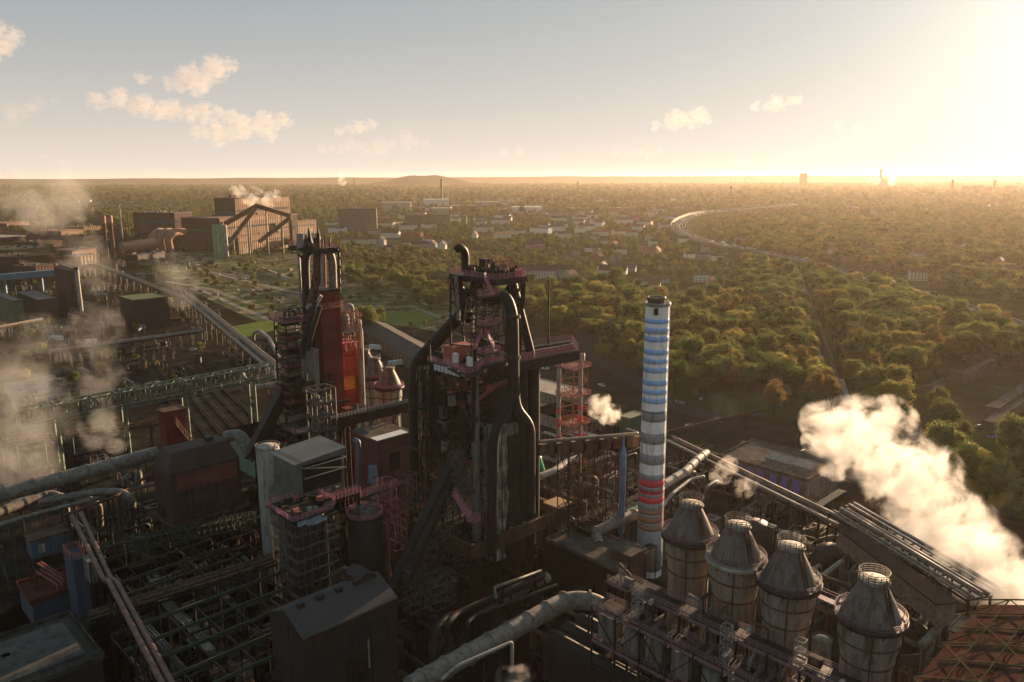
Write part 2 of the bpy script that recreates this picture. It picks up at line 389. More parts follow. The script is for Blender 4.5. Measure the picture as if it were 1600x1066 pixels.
strip('dirt_road', [(330, 425), (380, 432), (440, 428), (500, 422)], 6, M['trail'], 0.15)
strip('dirt_road', [(300, 447), (350, 470), (420, 500), (470, 512)], 6, M['trail'], 0.16)
strip('dirt_road', [(540, 490), (600, 512), (660, 540), (700, 560)], 9, M['trail'], 0.17)
strip('road', [(835, 470), (880, 490), (905, 512), (935, 560), (985, 590), (1070, 640), (1130, 655)], 14, M['asphalt'], 0.13)
HWY = [(1700, 560), (1600, 512), (1500, 478), (1440, 460), (1330, 430), (1240, 410), (1150, 396), (1100, 384), (1068, 370), (1062, 358), (1075, 347), (1100, 339), (1150, 333), (1240, 324)]
def smooth(pts, n=6):
    out = []
    for i in range(len(pts) - 1):
        p0, p1, p2, p3 = pts[max(i-1, 0)], pts[i], pts[i+1], pts[min(i+2, len(pts)-1)]
        for k in range(n):
            t = k/n
            out.append(tuple(0.5*((2*p1[j]) + (-p0[j]+p2[j])*t + (2*p0[j]-5*p1[j]+4*p2[j]-p3[j])*t*t + (-p0[j]+3*p1[j]-3*p2[j]+p3[j])*t**3) for j in (0, 1)))
    out.append(pts[-1]); return out
HW = [G(*p) for p in HWY]
HWS = [Vector((q[0], q[1], 0)) for q in smooth([(q.x, q.y) for q in HW], 8)]
def hz_way(q): return 0.2 + 9.0*min(1, max(0, (q.y - 950)/250))     # the motorway climbs onto an embankment
HWS = [Vector((q.x, q.y, hz_way(q))) for q in HWS]
M['white'] = noisy('white_paint', (0.55, 0.53, 0.50), (0.68, 0.66, 0.62), 0.5, 0.6)
def ribbon(name, o0, o1, dz0, dz1, mat):
    vs = []; n = len(HWS)
    for i, q in enumerate(HWS):
        d = HWS[min(i+1, n-1)] - HWS[max(i-1, 0)]; d.z = 0; d.normalize(); u = Vector((d.y, -d.x, 0))
        z0 = q.z + dz0 if dz0 > -9 else -0.2; vs += [Vector((q.x, q.y, z0)) + u*o0, Vector((q.x, q.y, q.z + dz1)) + u*o1]
    mb = MB(); mb.add(vs, [(2*i, 2*i+1, 2*i+3, 2*i+2) for i in range(n-1)]); tag(mb.build(name, mat, base=(0, 0, 0)), kind='structure')
ribbon('motorway', -13.5, 13.5, 0, 0, M['asphalt']); ribbon('embankment', -34, -13.7, -99, -.03, M['land']); ribbon('embankment', 34, 13.7, -99, -.03, M['land'])
for off in (-12, -6, -0.8, 0.8, 6, 12): ribbon('road_marking', off - .3, off + .3, .06, .06, M['white'])
RAIL = [(1322, 680), (1306, 620), (1290, 560), (1272, 500), (1254, 455), (1240, 415)]
strip('railway_bed', RAIL, 13, M['track'], 0.12)
RW = [G(*p) for p in RAIL]
for k, off in enumerate((-4.2, -2.8, 2.8, 4.2)):
    mb = MB()
    for a, b in zip(RW, RW[1:]):
        d = (b-a).normalized(); u = Vector((d.y, -d.x, 0))*off
        mb.beam(a + u + Z3*0.25, b + u + Z3*0.25, 0.16, 0.2)
    o = mb.build('rail', M['white'] if k == 9 else M['track']); tag(o, kind='structure')
RS = noisy('rail_steel', (0.25, 0.22, 0.19), (0.35, 0.3, 0.26), 0.5, 0.35, metal=0.9)
for o in list(COL.objects):
    if o.name.startswith('rail') and 'bed' not in o.name: o.data.materials[0] = RS

# ------------------------------------------------------------------ trees
def leaf_mat(name, c1, c2):
    m, nt, b = newmat(name); L = nt.links.new
    oi = N(nt, 'ShaderNodeObjectInfo'); geo = N(nt, 'ShaderNodeNewGeometry')
    n1 = N(nt, 'ShaderNodeTexNoise'); n1.inputs['Scale'].default_value = 0.35; n1.inputs['Detail'].default_value = 3; L(geo.outputs['Position'], n1.inputs['Vector'])
    big = N(nt, 'ShaderNodeTexNoise'); big.inputs['Scale'].default_value = 0.006; big.inputs['Detail'].default_value = 3; L(geo.outputs['Position'], big.inputs['Vector'])
    ad = N(nt, 'ShaderNodeMath', operation='MULTIPLY_ADD'); ad.inputs[1].default_value = 0.55; L(oi.outputs['Random'], ad.inputs[0]); L(n1.outputs[0], ad.inputs[2])
    sb = N(nt, 'ShaderNodeMath', operation='SUBTRACT'); sb.inputs[1].default_value = 0.22; L(ad.outputs[0], sb.inputs[0])
    mx = N(nt, 'ShaderNodeMix', data_type='RGBA'); mx.inputs[6].default_value = (*c1, 1); mx.inputs[7].default_value = (*c2, 1); L(sb.outputs[0], mx.inputs[0])
    mr = N(nt, 'ShaderNodeMapRange'); mr.inputs[1].default_value = 0.55; mr.inputs[2].default_value = 0.85; L(big.outputs[0], mr.inputs[0])
    m2 = N(nt, 'ShaderNodeMath', operation='MULTIPLY'); L(mr.outputs[0], m2.inputs[0]); L(oi.outputs['Random'], m2.inputs[1])
    au = N(nt, 'ShaderNodeMix', data_type='RGBA'); au.inputs[7].default_value = (0.16, 0.085, 0.02, 1); L(m2.outputs[0], au.inputs[0]); L(mx.outputs[2], au.inputs[6])
    L(au.outputs[2], b.inputs['Base Color']); b.inputs['Roughness'].default_value = 0.9; b.inputs['Specular IOR Level'].default_value = 0.05
    tr = N(nt, 'ShaderNodeBsdfTranslucent'); L(au.outputs[2], tr.inputs[0])
    ms = N(nt, 'ShaderNodeMixShader'); ms.inputs[0].default_value = 0.5; L(b.outputs[0], ms.inputs[1]); L(tr.outputs[0], ms.inputs[2])
    L(ms.outputs[0], nt.nodes['Material Output'].inputs[0])
    return m
LEAF = [leaf_mat('leaves_green', (0.075, 0.098, 0.026), (0.215, 0.215, 0.066)), leaf_mat('leaves_dark', (0.055, 0.082, 0.024), (0.13, 0.16, 0.045)),
        leaf_mat('leaves_yellow', (0.18, 0.175, 0.045), (0.32, 0.27, 0.075)), leaf_mat('leaves_brown', (0.15, 0.105, 0.035), (0.22, 0.15, 0.05))]
M['bark'] = noisy('bark', (0.05, 0.04, 0.03), (0.09, 0.07, 0.05), 1.5, 0.9)
def unit(r):
    while True:
        q = Vector((r.uniform(-1, 1), r.uniform(-1, 1), r.uniform(-1, 1)))
        if 0.1 < q.length < 1: return q.normalized()
def crown_mesh(name, seed, H, W, mat, leaves=1500, ls=0.8, kind=0):
    r = random.Random(seed); vs = []; fs = []
    lobes = []
    nl = r.randint(17, 23)
    for i in range(nl):
        a = r.uniform(0, 2*math.pi); t = r.random()
        if kind == 1: z = H*(0.25 + 0.62*i/nl); rr = W*0.5*(1.05 - 0.8*i/nl)*0.35; sz = W*0.2*(1.15 - 0.6*i/nl)
        else:
            z = H*(0.38 + 0.46*t); rr = W*0.5*0.74*math.sqrt(r.uniform(0.15, 1))*math.sqrt(max(0.1, 1 - (abs(t-0.35)/0.8)**2)); sz = W*r.uniform(0.12, 0.20)
        lobes.append((Vector((rr*math.cos(a), rr*math.sin(a), z)), sz, sz*r.uniform(0.75, 0.95)))
    lobes.append((Vector((0, 0, H*0.56)), W*0.30, H*0.25))
    import bmesh
    for c, sx, sz in lobes:                         # uneven inner masses
        bm = bmesh.new(); bmesh.ops.create_icosphere(bm, subdivisions=2, radius=1)
        o = len(vs)
        for v in bm.verts:
            q = Vector((v.co.x*sx, v.co.y*sx, v.co.z*sz)); q *= 0.68 + 0.34*noise.noise(v.co*1.9 + c)
            vs.append(c + q)
        for f in bm.faces: fs.append([v.index + o for v in f.verts])
        bm.free()
    tot = sum(l[1]**2 for l in lobes)
    for c, sx, sz in lobes:                         # leaf clumps spread through the outer shell
        for _ in range(int(leaves*sx*sx/tot)):
            d = unit(r)
            if d.z < -0.35 and r.random() < 0.6: continue
            k = r.uniform(0.82, 1.22) + (0.12 if r.random() < 0.08 else 0)
            q = c + Vector((d.x*sx, d.y*sx, d.z*sz))*k
            n = (d + unit(r)*0.9).normalized(); u = n.orthogonal().normalized(); v = n.cross(u)
            a = r.uniform(0, 6.28); u, v = u*math.cos(a) + v*math.sin(a), v*math.cos(a) - u*math.sin(a)
            s = ls*r.uniform(0.6, 1.3); o = len(vs)
            vs += [q - u*s*.5, q - v*s*.36 + n*s*.12, q + u*s*.5, q + v*s*.36 + n*s*.1]; fs.append([o, o+1, o+2, o+3])
    me = bpy.data.meshes.new(name); me.from_pydata(vs, [], fs); me.materials.append(mat); me.update()
    return me
def trunk_mesh(name, seed, H):
    r = random.Random(seed); mb = MB(); mb.tube((0, 0, -0.4), (0, 0, H*0.5), H*0.024, H*0.015, 8)
    for i in range(5):
        a = r.uniform(0, 6.28); z = H*r.uniform(0.25, 0.45); l = H*r.uniform(0.16, 0.26)
        mb.tube((0, 0, z), (l*math.cos(a), l*math.sin(a), z + l*0.9), H*0.011, H*0.004, 6)
    me = bpy.data.meshes.new(name); me.from_pydata(mb.v, [], mb.f); me.materials.append(M['bark']); return me
VAR = []   # (height, width, crown mesh, trunk mesh, words)
for i, (H_, W_, k, mt, wd) in enumerate([(15, 15, 0, 0, 'broad green'), (17, 13, 0, 0, 'tall green'), (13, 14, 0, 1, 'dark rounded'), (18, 15, 0, 1, 'large dark'),
                                          (14, 13, 0, 2, 'yellow green'), (12, 11, 0, 2, 'small golden'), (14, 14, 0, 3, 'rusty brown'), (17, 10, 1, 0, 'slim pointed')]):
    VAR.append((H_, W_, crown_mesh('crown', 50 + i, H_, W_, LEAF[mt], 2700, 0.62), trunk_mesh('trunk', 90 + i, H_), wd))
def inpoly(x, y, p):
    c = False; n = len(p); j = n - 1
    for i in range(n):
        if (p[i][1] > y) != (p[j][1] > y) and x < (p[j][0]-p[i][0])*(y-p[i][1])/(p[j][1]-p[i][1]) + p[i][0]: c = not c
        j = i
    return c
cP, sP, cR, sR = math.cos(PITCH), math.sin(PITCH), math.cos(ROLL), math.sin(ROLL)
def pix(x, y, z=0.0):
    d = y*cP - (z-CAM_H)*sP; u = (y*sP + (z-CAM_H)*cP)/d*FPX; a = x/d*FPX
    return 800 + a*cR - u*sR, 533 - (u*cR + a*sR)
KEEP = []            # discs that trees leave free: (x, y, r)
HASH = {}
def free(x, y, pad=0):
    if len(HASH.get('n', ())) != len(KEEP):
        HASH.clear(); HASH['n'] = list(KEEP)
        for k in KEEP:
            for i in range(int((k[0]-k[2]-12)//60), int((k[0]+k[2]+12)//60) + 1):
                for j in range(int((k[1]-k[2]-12)//60), int((k[1]+k[2]+12)//60) + 1): HASH.setdefault((i, j), []).append(k)
    for a, b, r in HASH.get((int(x//60), int(y//60)), ()):
        if abs(x-a) < r + pad and abs(y-b) < r + pad: return False
    return True
LINES = [(HWS, 26), (RW, 7)]
LOW = [([q + Vector((0, -60, 0)) for q in HWS if q.y > 900], 42), ([q + Vector((0, -120, 0)) for q in HWS if q.y > 1100], 40)]
def near_line(x, y, lines=None):
    for pts, d in (lines or LINES):
        for i in range(len(pts) - 1):
            a, b = pts[i], pts[i+1]; vx, vy = b.x-a.x, b.y-a.y; t = ((x-a.x)*vx + (y-a.y)*vy)/(vx*vx + vy*vy)
            t = 0 if t < 0 else 1 if t > 1 else t
            if (x-a.x-t*vx)**2 + (y-a.y-t*vy)**2 < d*d: return True
    return False
# tree cover, first match wins: polygons in photo pixels and the share of ground under crowns
COVER = [
 ([(352, 512), (440, 497), (448, 512), (372, 530)], 0.0), ([(590, 490), (672, 486), (690, 497), (640, 508), (600, 503)], 0.03), ([(812, 452), (862, 440), (905, 446), (905, 458), (850, 470), (818, 475)], 0.0),
 ([(1500, 612), (1600, 600), (1700, 640), (1700, 740), (1590, 720), (1480, 690), (1440, 660), (1400, 660), (1375, 625), (1400, 605)], 0.8),
 ([(1390, 690), (1480, 690), (1590, 715), (1700, 760), (2100, 900), (2000, 1010), (1700, 880), (1560, 800), (1470, 760), (1400, 720)], 0.85),
 ([(1600, 480), (1700, 500), (1700, 540), (1600, 530), (1500, 500), (1430, 470)], 0.1),
 ([(548, 372), (700, 378), (760, 392), (760, 400), (700, 396), (548, 386)], 0.10),
 ([(545, 387), (610, 392), (680, 404), (700, 422), (712, 440), (700, 455), (660, 440), (600, 418), (548, 402)], 0.95),
 ([(520, 398), (600, 418), (700, 455), (715, 475), (690, 486), (640, 470), (560, 460), (520, 450)], 0.55),
 ([(345, 392), (520, 398), (560, 460), (640, 470), (700, 500), (690, 520), (560, 500), (500, 560), (440, 520), (330, 470), (260, 430), (180, 398)], 0.16),
 ([(140, 400), (340, 392), (470, 388), (520, 398), (400, 410), (260, 420)], 0.25),
 ([(-60, 440), (120, 420), (300, 470), (450, 590), (330, 640), (0, 600), (-60, 520)], 0.10),
 ([(1075, 612), (1270, 622), (1262, 642), (1130, 650), (1075, 628)], 0.28),
 ([(905, 520), (985, 575), (1040, 605), (1030, 612), (960, 580), (895, 530)], 0.3),
 (YARD, 0.0),
 ([(-900, 460), (-300, 345), (0, 330), (150, 330), (210, 385), (330, 392), (510, 384), (500, 345), (340, 330), (345, 391), (180, 397), (0, 411)], 0.06),
 ([(820, 405), (1000, 395), (1130, 400), (1130, 470), (900, 450), (820, 440)], 0.55),
 ([(690, 300), (850, 300), (850, 336), (590, 336), (560, 318)], 0.25),
]
def cover(px, py, x, y):
    for p, d in COVER:
        if inpoly(px, py, p): return d
    n = noise.noise(Vector((x/420, y/300, 1.7)))
    n2 = noise.noise(Vector((x/90, y/110, 5.1)))
    if py > 345: return 0.97 if (n > -0.45 or px > 1150) else 0.6 + n2*0.4
    return 0.9 if n + 0.5*n2 > (0.0 if y < 3300 else 0.08) else 0.22
# ------------------------------------------------------------------ plant grid: U runs right and away, V runs left and away
TH = R(44.0); U = Vector((math.cos(TH), math.sin(TH), 0)); V = Vector((-math.sin(TH), math.cos(TH), 0))
def solve(C, d, px):                         # how far along d from C until the point shows at column px
    z = C.z; k = (px - 800)/FPX
    return (k*(C.y*cP - (z-CAM_H)*sP) - C.x)/(d.x - k*d.y*cP)
def quad(C, lu, lv, z=None):
    q = [C, C + U*lu, C + U*lu + V*lv, C + V*lv]
    if z is not None: q = [Vector((p.x, p.y, z)) for p in q]
    return q
def corner_block(C, pr, pl): return solve(C, U, pr), solve(C, V, pl)
def at(q, z): return Vector((q[0], q[1], z))
M['steel'] = noisy('sooty_steel', (0.013, 0.0105, 0.009), (0.034, 0.026, 0.020), 0.35, 0.55, 0.25, c3=(0.09, 0.042, 0.025), c3amt=0.25)
M['black'] = noisy('black_pipe', (0.009, 0.0075, 0.007), (0.022, 0.018, 0.015), 0.3, 0.6, 0.15, c3=(0.06, 0.035, 0.025), c3amt=0.2)
M['rust'] = noisy('rusty_steel', (0.085, 0.042, 0.026), (0.15, 0.085, 0.055), 0.4, 0.8, c3=(0.04, 0.025, 0.02), c3amt=0.5, streak=1)
M['brown'] = noisy('brown_cladding', (0.048, 0.026, 0.020), (0.072, 0.042, 0.032), 0.12, 0.75, corr=1.2, c3=(0.035, 0.022, 0.018), c3amt=0.3, streak=1)
M['dkbrown'] = noisy('dark_brown_cladding', (0.026, 0.020, 0.017), (0.038, 0.029, 0.025), 0.1, 0.7, corr=1.0, c3=(0.028, 0.022, 0.02), c3amt=0.3, streak=1)
M['grey'] = noisy('weathered_grey_panels', (0.13, 0.12, 0.105), (0.22, 0.20, 0.175), 0.35, 0.75, c3=(0.07, 0.05, 0.035), c3amt=0.5, streak=1)
M['palegrey'] = noisy('pale_grey_metal', (0.24, 0.22, 0.19), (0.34, 0.31, 0.27), 0.3, 0.65, c3=(0.13, 0.09, 0.06), c3amt=0.4, streak=1)
M['pipe'] = noisy('dusty_pipe', (0.15, 0.12, 0.095), (0.25, 0.21, 0.17), 0.35, 0.6, 0.1, c3=(0.09, 0.06, 0.04), c3amt=0.4)
M['pink'] = noisy('pink_railing_paint', (0.42, 0.14, 0.19), (0.54, 0.21, 0.26), 0.8, 0.5)
M['dustpink'] = noisy('dusty_pink_paint', (0.28, 0.09, 0.12), (0.38, 0.15, 0.18), .8, .7, c3=(.12, .06, .05), c3amt=.4)
M['rosered'] = noisy('faded_red_paint', (0.30, 0.08, 0.06), (0.40, 0.13, 0.10), 0.4, 0.7)
M['railgrey'] = noisy('grey_railing', (0.22, 0.20, 0.18), (0.34, 0.31, 0.28), 0.8, 0.5)
M['rustrail'] = noisy('rust_red_railing', (0.28, 0.09, 0.06), (0.36, 0.14, 0.09), 0.8, 0.6)
M['redclad'] = noisy('dark_red_cladding', (0.13, 0.016, 0.013), (0.17, 0.024, 0.018), 0.1, 0.65, corr=1.0, streak=1, c3=(0.10, 0.025, 0.018), c3amt=0.2)
M['brightred'] = noisy('bright_red_cladding', (0.55, 0.055, 0.022), (0.66, 0.09, 0.03), 0.2, 0.6, corr=1.0)
M['orange'] = noisy('orange_cladding', (0.80, 0.20, 0.02), (0.90, 0.27, 0.03), 0.2, 0.6, corr=1.0)
M['green'] = noisy('green_steel', (0.045, 0.12, 0.08), (0.08, 0.18, 0.12), 0.5, 0.6, c3=(0.11, 0.09, 0.065), c3amt=0.7)
M['dkgreen'] = noisy('dull_green_steel', (0.03, 0.045, 0.02), (0.055, 0.07, 0.034), 0.5, 0.7, c3=(0.04, 0.035, 0.03), c3amt=0.5)
M['blue'] = noisy('blue_paint', (0.05, 0.13, 0.28), (0.09, 0.20, 0.40), 0.4, 0.5)
M['roof'] = noisy('dusty_flat_roof', (0.075, 0.062, 0.050), (0.13, 0.11, 0.09), 0.10, 0.9, c3=(0.19, 0.155, 0.12), c3amt=0.4)
M['lightroof'] = noisy('pale_roof', (0.30, 0.25, 0.20), (0.42, 0.36, 0.29), 0.1, 0.85, c3=(0.2, 0.16, 0.12), c3amt=0.3)
M['glass'] = noisy('window_glass', (0.05, 0.06, 0.07), (0.08, 0.09, 0.10), 0.5, 0.15)
M['concrete'] = noisy('concrete', (0.20, 0.18, 0.15), (0.30, 0.27, 0.23), 0.3, 0.9, c3=(0.10, 0.08, 0.06), c3amt=0.4, streak=1)

M['scaf'] = noisy('dull_scaffold', (.085, .08, .07), (.17, .155, .135), .6, .6, .3, c3=(.09, .055, .04), c3amt=.5)
def deck(mb, pts, th=0.5):
    z = pts[0].z; mb.prism([(q.x, q.y) for q in pts], z - th, z); return mb
def wheel(mb, c, r, w=0.5, axis=None, n=20):
    ax = (axis or U).normalized(); e = ax.orthogonal().normalized(); f = ax.cross(e); ps = [c + (e*math.cos(2*math.pi*i/n) + f*math.sin(2*math.pi*i/n))*r for i in range(n)]
    for i in range(n): mb.beam(ps[i], ps[(i+1) % n], w, w*0.8)
    for i in range(0, n, 4): mb.beam(c, ps[i], w*0.5)
    mb.tube(c - ax*w, c + ax*w, r*0.16, n=10)

# ================================================================== the middle furnace
BF = thing('blast_furnace', 'tall black blast furnace with pink railings, tallest tower in the middle of the plant', 'blast furnace', (0, 222, 0))
def bf_part(n, mb, mat): return mb.build(n, mat, BF)
# --- furnace house and shell behind the panels
C = P(772, 672, 209); lu, lv = corner_block(C, 838, 741); C0 = at(C, 12)
mb = MB(); mb.prism([(q.x, q.y) for q in quad(C, lu, lv)], 12, C.z); core = bf_part('furnace_casing', mb, noisy('pale_casing_panels', (0.22, 0.20, 0.17), (0.42, 0.385, 0.33), .3, .75, corr=.5, corrdepth=.02, c3=(.08, .055, .04), c3amt=.6, streak=1))
mb = MB()                                   # seams and battens over the casing
for k in range(1, 9):
    z = 12 + (C.z-12)*k/9; mb.beam(at(C, z) - V*0.06 - U*0.06, at(C + U*lu, z) - V*0.06, 0.22, 0.12); mb.beam(at(C, z) - U*0.06, at(C + V*lv, z) - U*0.06, 0.22, 0.12)
for k in range(7): mb.beam(at(C + U*lu*k/6, 12) - V*0.1, at(C + U*lu*k/6, C.z) - V*0.1, 0.16)
for k in range(4): mb.beam(at(C + V*lv*k/3, 12) - U*0.1, at(C + V*lv*k/3, C.z) - U*0.1, 0.16)
mb.build('panel_seam', M['steel'], core)
mb = MB(); A = C + U*lu*0.30 - V*0.5; mb.prism([(q.x, q.y) for q in quad(at(A, 0), lu*0.44, 0.45)], C.z - 19, C.z - 3); mb.cut(); mb.prism([(q.x, q.y) for q in quad(at(C + U*lu*0.35 - V*0.5, 0), lu*0.16, 0.4)], 13, 18)  # black slab: shade of the casing opening put into its colour
bf_part('dark_opening_slab', mb, M['black'])
mb = MB(); cc = C + U*lu*0.5 + V*(lv*0.5 + 3)
mb.lathe(at(cc, 8), [(7.5, 0), (8.5, 6), (8.2, 14), (6.8, 34), (5.0, 50), (4.2, 56), (2.5, 60)], 32); bf_part('furnace_shell', mb, M['steel'])
# --- main frame: columns, girders
mb_c = []
topz = 71; F0 = P(741, 690, 211); F0 = at(F0, 0)
fu, fv = 21.0, 20.0
fr = [F0 - V*0.5, F0 + U*fu, F0 + U*fu + V*fv, F0 + V*fv]
for i, q in enumerate(fr):
    mb = MB(); mb.tube(at(q, 8), at(q, topz if i != 1 else 58), 1.15, n=14)
    for z in (20, 32, 44, 56, 66):
        if z < topz: mb.tube(at(q, z), at(q, z + 1.0), 1.4, n=14)
    bf_part('column', mb, M['steel'] if i else M['grey'])
for z, h in ((57, 2.2), (48.5, 1.6), (70, 1.4)):
    mb = MB()
    for i in range(4): mb.beam(at(fr[i], z), at(fr[(i+1) % 4], z), 1.0, h)
    mb.beam(at(fr[0].lerp(fr[1], .5), z), at(fr[3].lerp(fr[2], .5), z), 0.9, h); bf_part('girder', mb, M['steel'])
mb = MB()
for i in range(4):
    a, b = fr[i], fr[(i+1) % 4]
    for z0, z1 in ((57, 70), (48.5, 57)): 
        if i in (1, 2): mb.beam(at(a, z0), at(b, z1), 0.5); mb.beam(at(b, z0), at(a, z1), 0.5)
        else: mb.beam(at(a, z0), at(a.lerp(b, .5), z1), 0.45); mb.beam(at(b, z0), at(a.lerp(b, .5), z1), 0.45)
bf_part('cross_bracing', mb, M['steel'])
rr = random.Random(3)
mb = MB()                                   # machinery behind the girders, between levels 48 and 70
for k in range(46):
    q = at(F0 + U*rr.uniform(1, fu-1) + V*rr.uniform(1, fv-2), rr.choice((49, 57.5, 58, 64)))
    t = rr.random()
    mb.cut()
    if t < .4: mb.box(q, (rr.uniform(.8, 3), rr.uniform(.8, 3), rr.uniform(1, 5)), TH)
    elif t < .75: mb.tube(q, q + Z3*rr.uniform(2, 8), rr.uniform(.2, .8), n=10)
    else: mb.pipe([q, q + Z3*3, q + Z3*3 + (U if k % 2 else V)*rr.uniform(3, 8)], rr.uniform(.2, .5), 8)
bf_part('machinery', mb, M['steel'])
for px, py, Y in ((704, 606, 222), (716, 600, 226), (771, 597, 208)):
    mb = MB(); wheel(mb, P(px, py, Y), 1.7, 0.35, V); bf_part('pulley_wheel', mb, M['black'])
# --- heavy collar and legs beneath
K0 = at(P(737, 862, 200), 19.5); ku, kv = 37.0, 17.0
mb = MB()
for a, b in ((K0, K0 + U*ku), (K0, K0 + V*kv), (K0 + V*kv, K0 + V*kv + U*ku), (K0 + U*ku, K0 + U*ku + V*kv)): mb.beam(a, b, 0.8, 3.4); mb.beam(a + Z3*1.8, b + Z3*1.8, 1.3, 0.3); mb.beam(a - Z3*1.8, b - Z3*1.8, 1.3, 0.3)
for k in range(1, 12):
    q = K0 + U*ku*k/12 - V*0.45; mb.beam(q - Z3*1.6, q + Z3*1.6, 0.22)
bf_part('collar_girder', mb, M['rust'])
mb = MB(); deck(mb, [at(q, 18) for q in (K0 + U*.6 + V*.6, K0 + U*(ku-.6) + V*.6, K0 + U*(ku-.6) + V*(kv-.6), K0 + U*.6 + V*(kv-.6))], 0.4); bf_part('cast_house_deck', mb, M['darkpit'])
for a, b in ((3, 2), (24, 2), (34, 3), (3, 15), (20, 15), (34, 15)):
    mb = MB(); q = K0 + U*a + V*b; mb.box(at(q, 0), (2.4, 2.4, 17.8), TH); mb.box(at(q, 0), (3.6, 3.6, 1.2), TH); bf_part('leg', mb, M['steel'])
mb = MB()
for k in range(26):
    q = at(K0 + U*rr.uniform(1, 30) + V*rr.uniform(0, 15), rr.uniform(2, 10)); d = rr.choice((U, V, Z3))
    mb.cut()
    if rr.random() < .6: mb.tube(q, q + d*rr.uniform(3, 9), rr.uniform(.2, .7), n=8)
    else: mb.box(q, (rr.uniform(1, 3), rr.uniform(1, 4), rr.uniform(1, 3)), TH)
for k in range(14): mb.beam(at(K0 + U*(2+k*2.4) + V*0.5, 9), at(K0 + U*(2+k*2.4) + V*15, 9), 0.2); mb.beam(at(K0 + U*(2+k*2.4) + V*0.5, 0), at(K0 + U*(2+k*2.4) + V*0.5, 18), 0.16)
bf_part('tuyere_piping', mb, M['steel'])
# --- big black pipes
def pp(mat, r, *pts, n=16, name='gas_pipe', bend=None):
    mb = MB(); mb.pipe([P(*q) for q in pts], r, n, bend); return bf_part(name, mb, mat)
pp(M['black'], 1.55, (768, 470, 216), (791, 462, 208), (801, 492, 205), (803, 618, 205), n=22, name='uptake_pipe')
mb = MB()
for y_ in (497, 560, 618): mb.cut(); q = P(801.5, y_, 205); mb.tube(q, q + Z3*0.8, 2.0, n=22)
bf_part('pipe_flange', mb, M['steel'])
pp(M['black'], 1.3, (804, 615, 205), (808, 640, 204), (829, 664, 204), (829, 802, 204), n=20, bend=6)
pp(M['black'], 1.4, (803, 612, 205), (796, 634, 204), (771, 674, 203), (768, 866, 203), n=20, bend=6)
pp(M['black'], 1.9, (752, 428, 218), (735, 476, 221), (652, 566, 226), (648, 590, 226), (650, 800, 226), (640, 900, 226), n=22, name='downcomer', bend=5)
mb = MB()
for y_ in (600, 640, 700, 760): mb.cut(); q = P(649, y_, 226); mb.tube(q, q + Z3*0.7, 2.15, n=22)
bf_part('pipe_flange', mb, M['steel'])
pp(M['black'], 1.5, (712, 432, 218), (715, 445, 218), (726, 482, 219), (735, 500, 220), name='uptake_pipe')
pp(M['black'], 1.3, (800, 440, 222), (830, 555, 224), (826, 640, 226), name='uptake_pipe')
pp(M['pipe'], 0.55, (712, 432, 214), (716, 478, 214), (716, 500, 214), n=8, name='post'); pp(M['pipe'], 0.5, (737, 445, 223), (738, 520, 223), n=8, name='post')
pp(M['black'], 1.15, (727, 424, 221), (727, 399, 221), (724, 390, 220), (717, 387, 219), (712, 392, 219), n=14, name='hooked_vent', bend=3)
for px in (656, 661, 668): pp(M['pipe'] if px != 661 else M['steel'], 0.42, (px, 572, 222), (px, 800 + (px % 3)*18, 222), n=8, name='riser_pipe')
# --- top platform
T0 = P(775, 438, 208); ta, tb = solve(T0, U, 824), solve(T0, V, 702)
tq = quad(T0, ta, tb); mb = MB(); deck(mb, tq, 0.9); tp = bf_part('top_platform', mb, M['steel'])
mb = MB(); mb.rail(tq, 1.5, 1.5, 0.12, 3, True); mb.build('railing', M['pink'], tp)
mb = MB()
for i in range(4): mb.beam(tq[i] - Z3*1.1, tq[(i+1) % 4] - Z3*1.1, 0.4, 0.8)
for q in (T0 + U*ta*.95 + V*1, T0 + U*ta*.5 + V*1): mb.beam(q - Z3, at(q, q.z - 22) - U*1.5, 0.7); mb.beam(q - Z3*1, at(q, q.z-9) - U*5, 0.4)
q = T0 + V*tb*0.95 + U; mb.beam(q - Z3, at(q, q.z - 14) + U*2, 0.9); mb.beam(q - Z3, at(q, q.z-20) - V*3 + U, 0.5)
bf_part('platform_bracket', mb, M['black'])
mb = MB()
for k in range(34):
    q = T0 + U*rr.uniform(.8, ta-.8) + V*rr.uniform(1, tb*0.75); t = rr.random()
    mb.cut()
    if t < .45: mb.box(q, (rr.uniform(.5, 1.8), rr.uniform(.5, 1.8), rr.uniform(.8, 3.2)), TH)
    elif t < .8: mb.tube(q, q + Z3*rr.uniform(1.5, 4.2), rr.uniform(.15, .6), n=8)
    else: mb.pipe([q, q + Z3*2.2, q + Z3*2.2 + V*rr.uniform(2, 4)], .25, 8)
mb.box(T0 + U*ta*.45 + V*tb*.5, (2.6, 2.6, 4.6), TH)
bf_part('bell_machinery', mb, M['steel'])
mb = MB(); mb.box(T0 + U*ta*.78 + V*1.6, (2.6, 1.8, 1.9), TH); mb.box(T0 + U*ta*.9 + V*3.4, (1.6, 1.6, 2.6), TH); bf_part('red_housing', mb, M['rosered'])
mb = MB()
for k in range(9): q = T0 + U*rr.uniform(.5, ta) + V*rr.uniform(.5, tb*.8); mb.tube(q, q + Z3*rr.uniform(3, 6.5), .07, n=5); mb.cut()
mb.scaffold(T0 + U*ta*.6 + V*3, 5, 3, 4.4, 3, 2, 2, TH, .12); bf_part('mast', mb, M['rosered'])
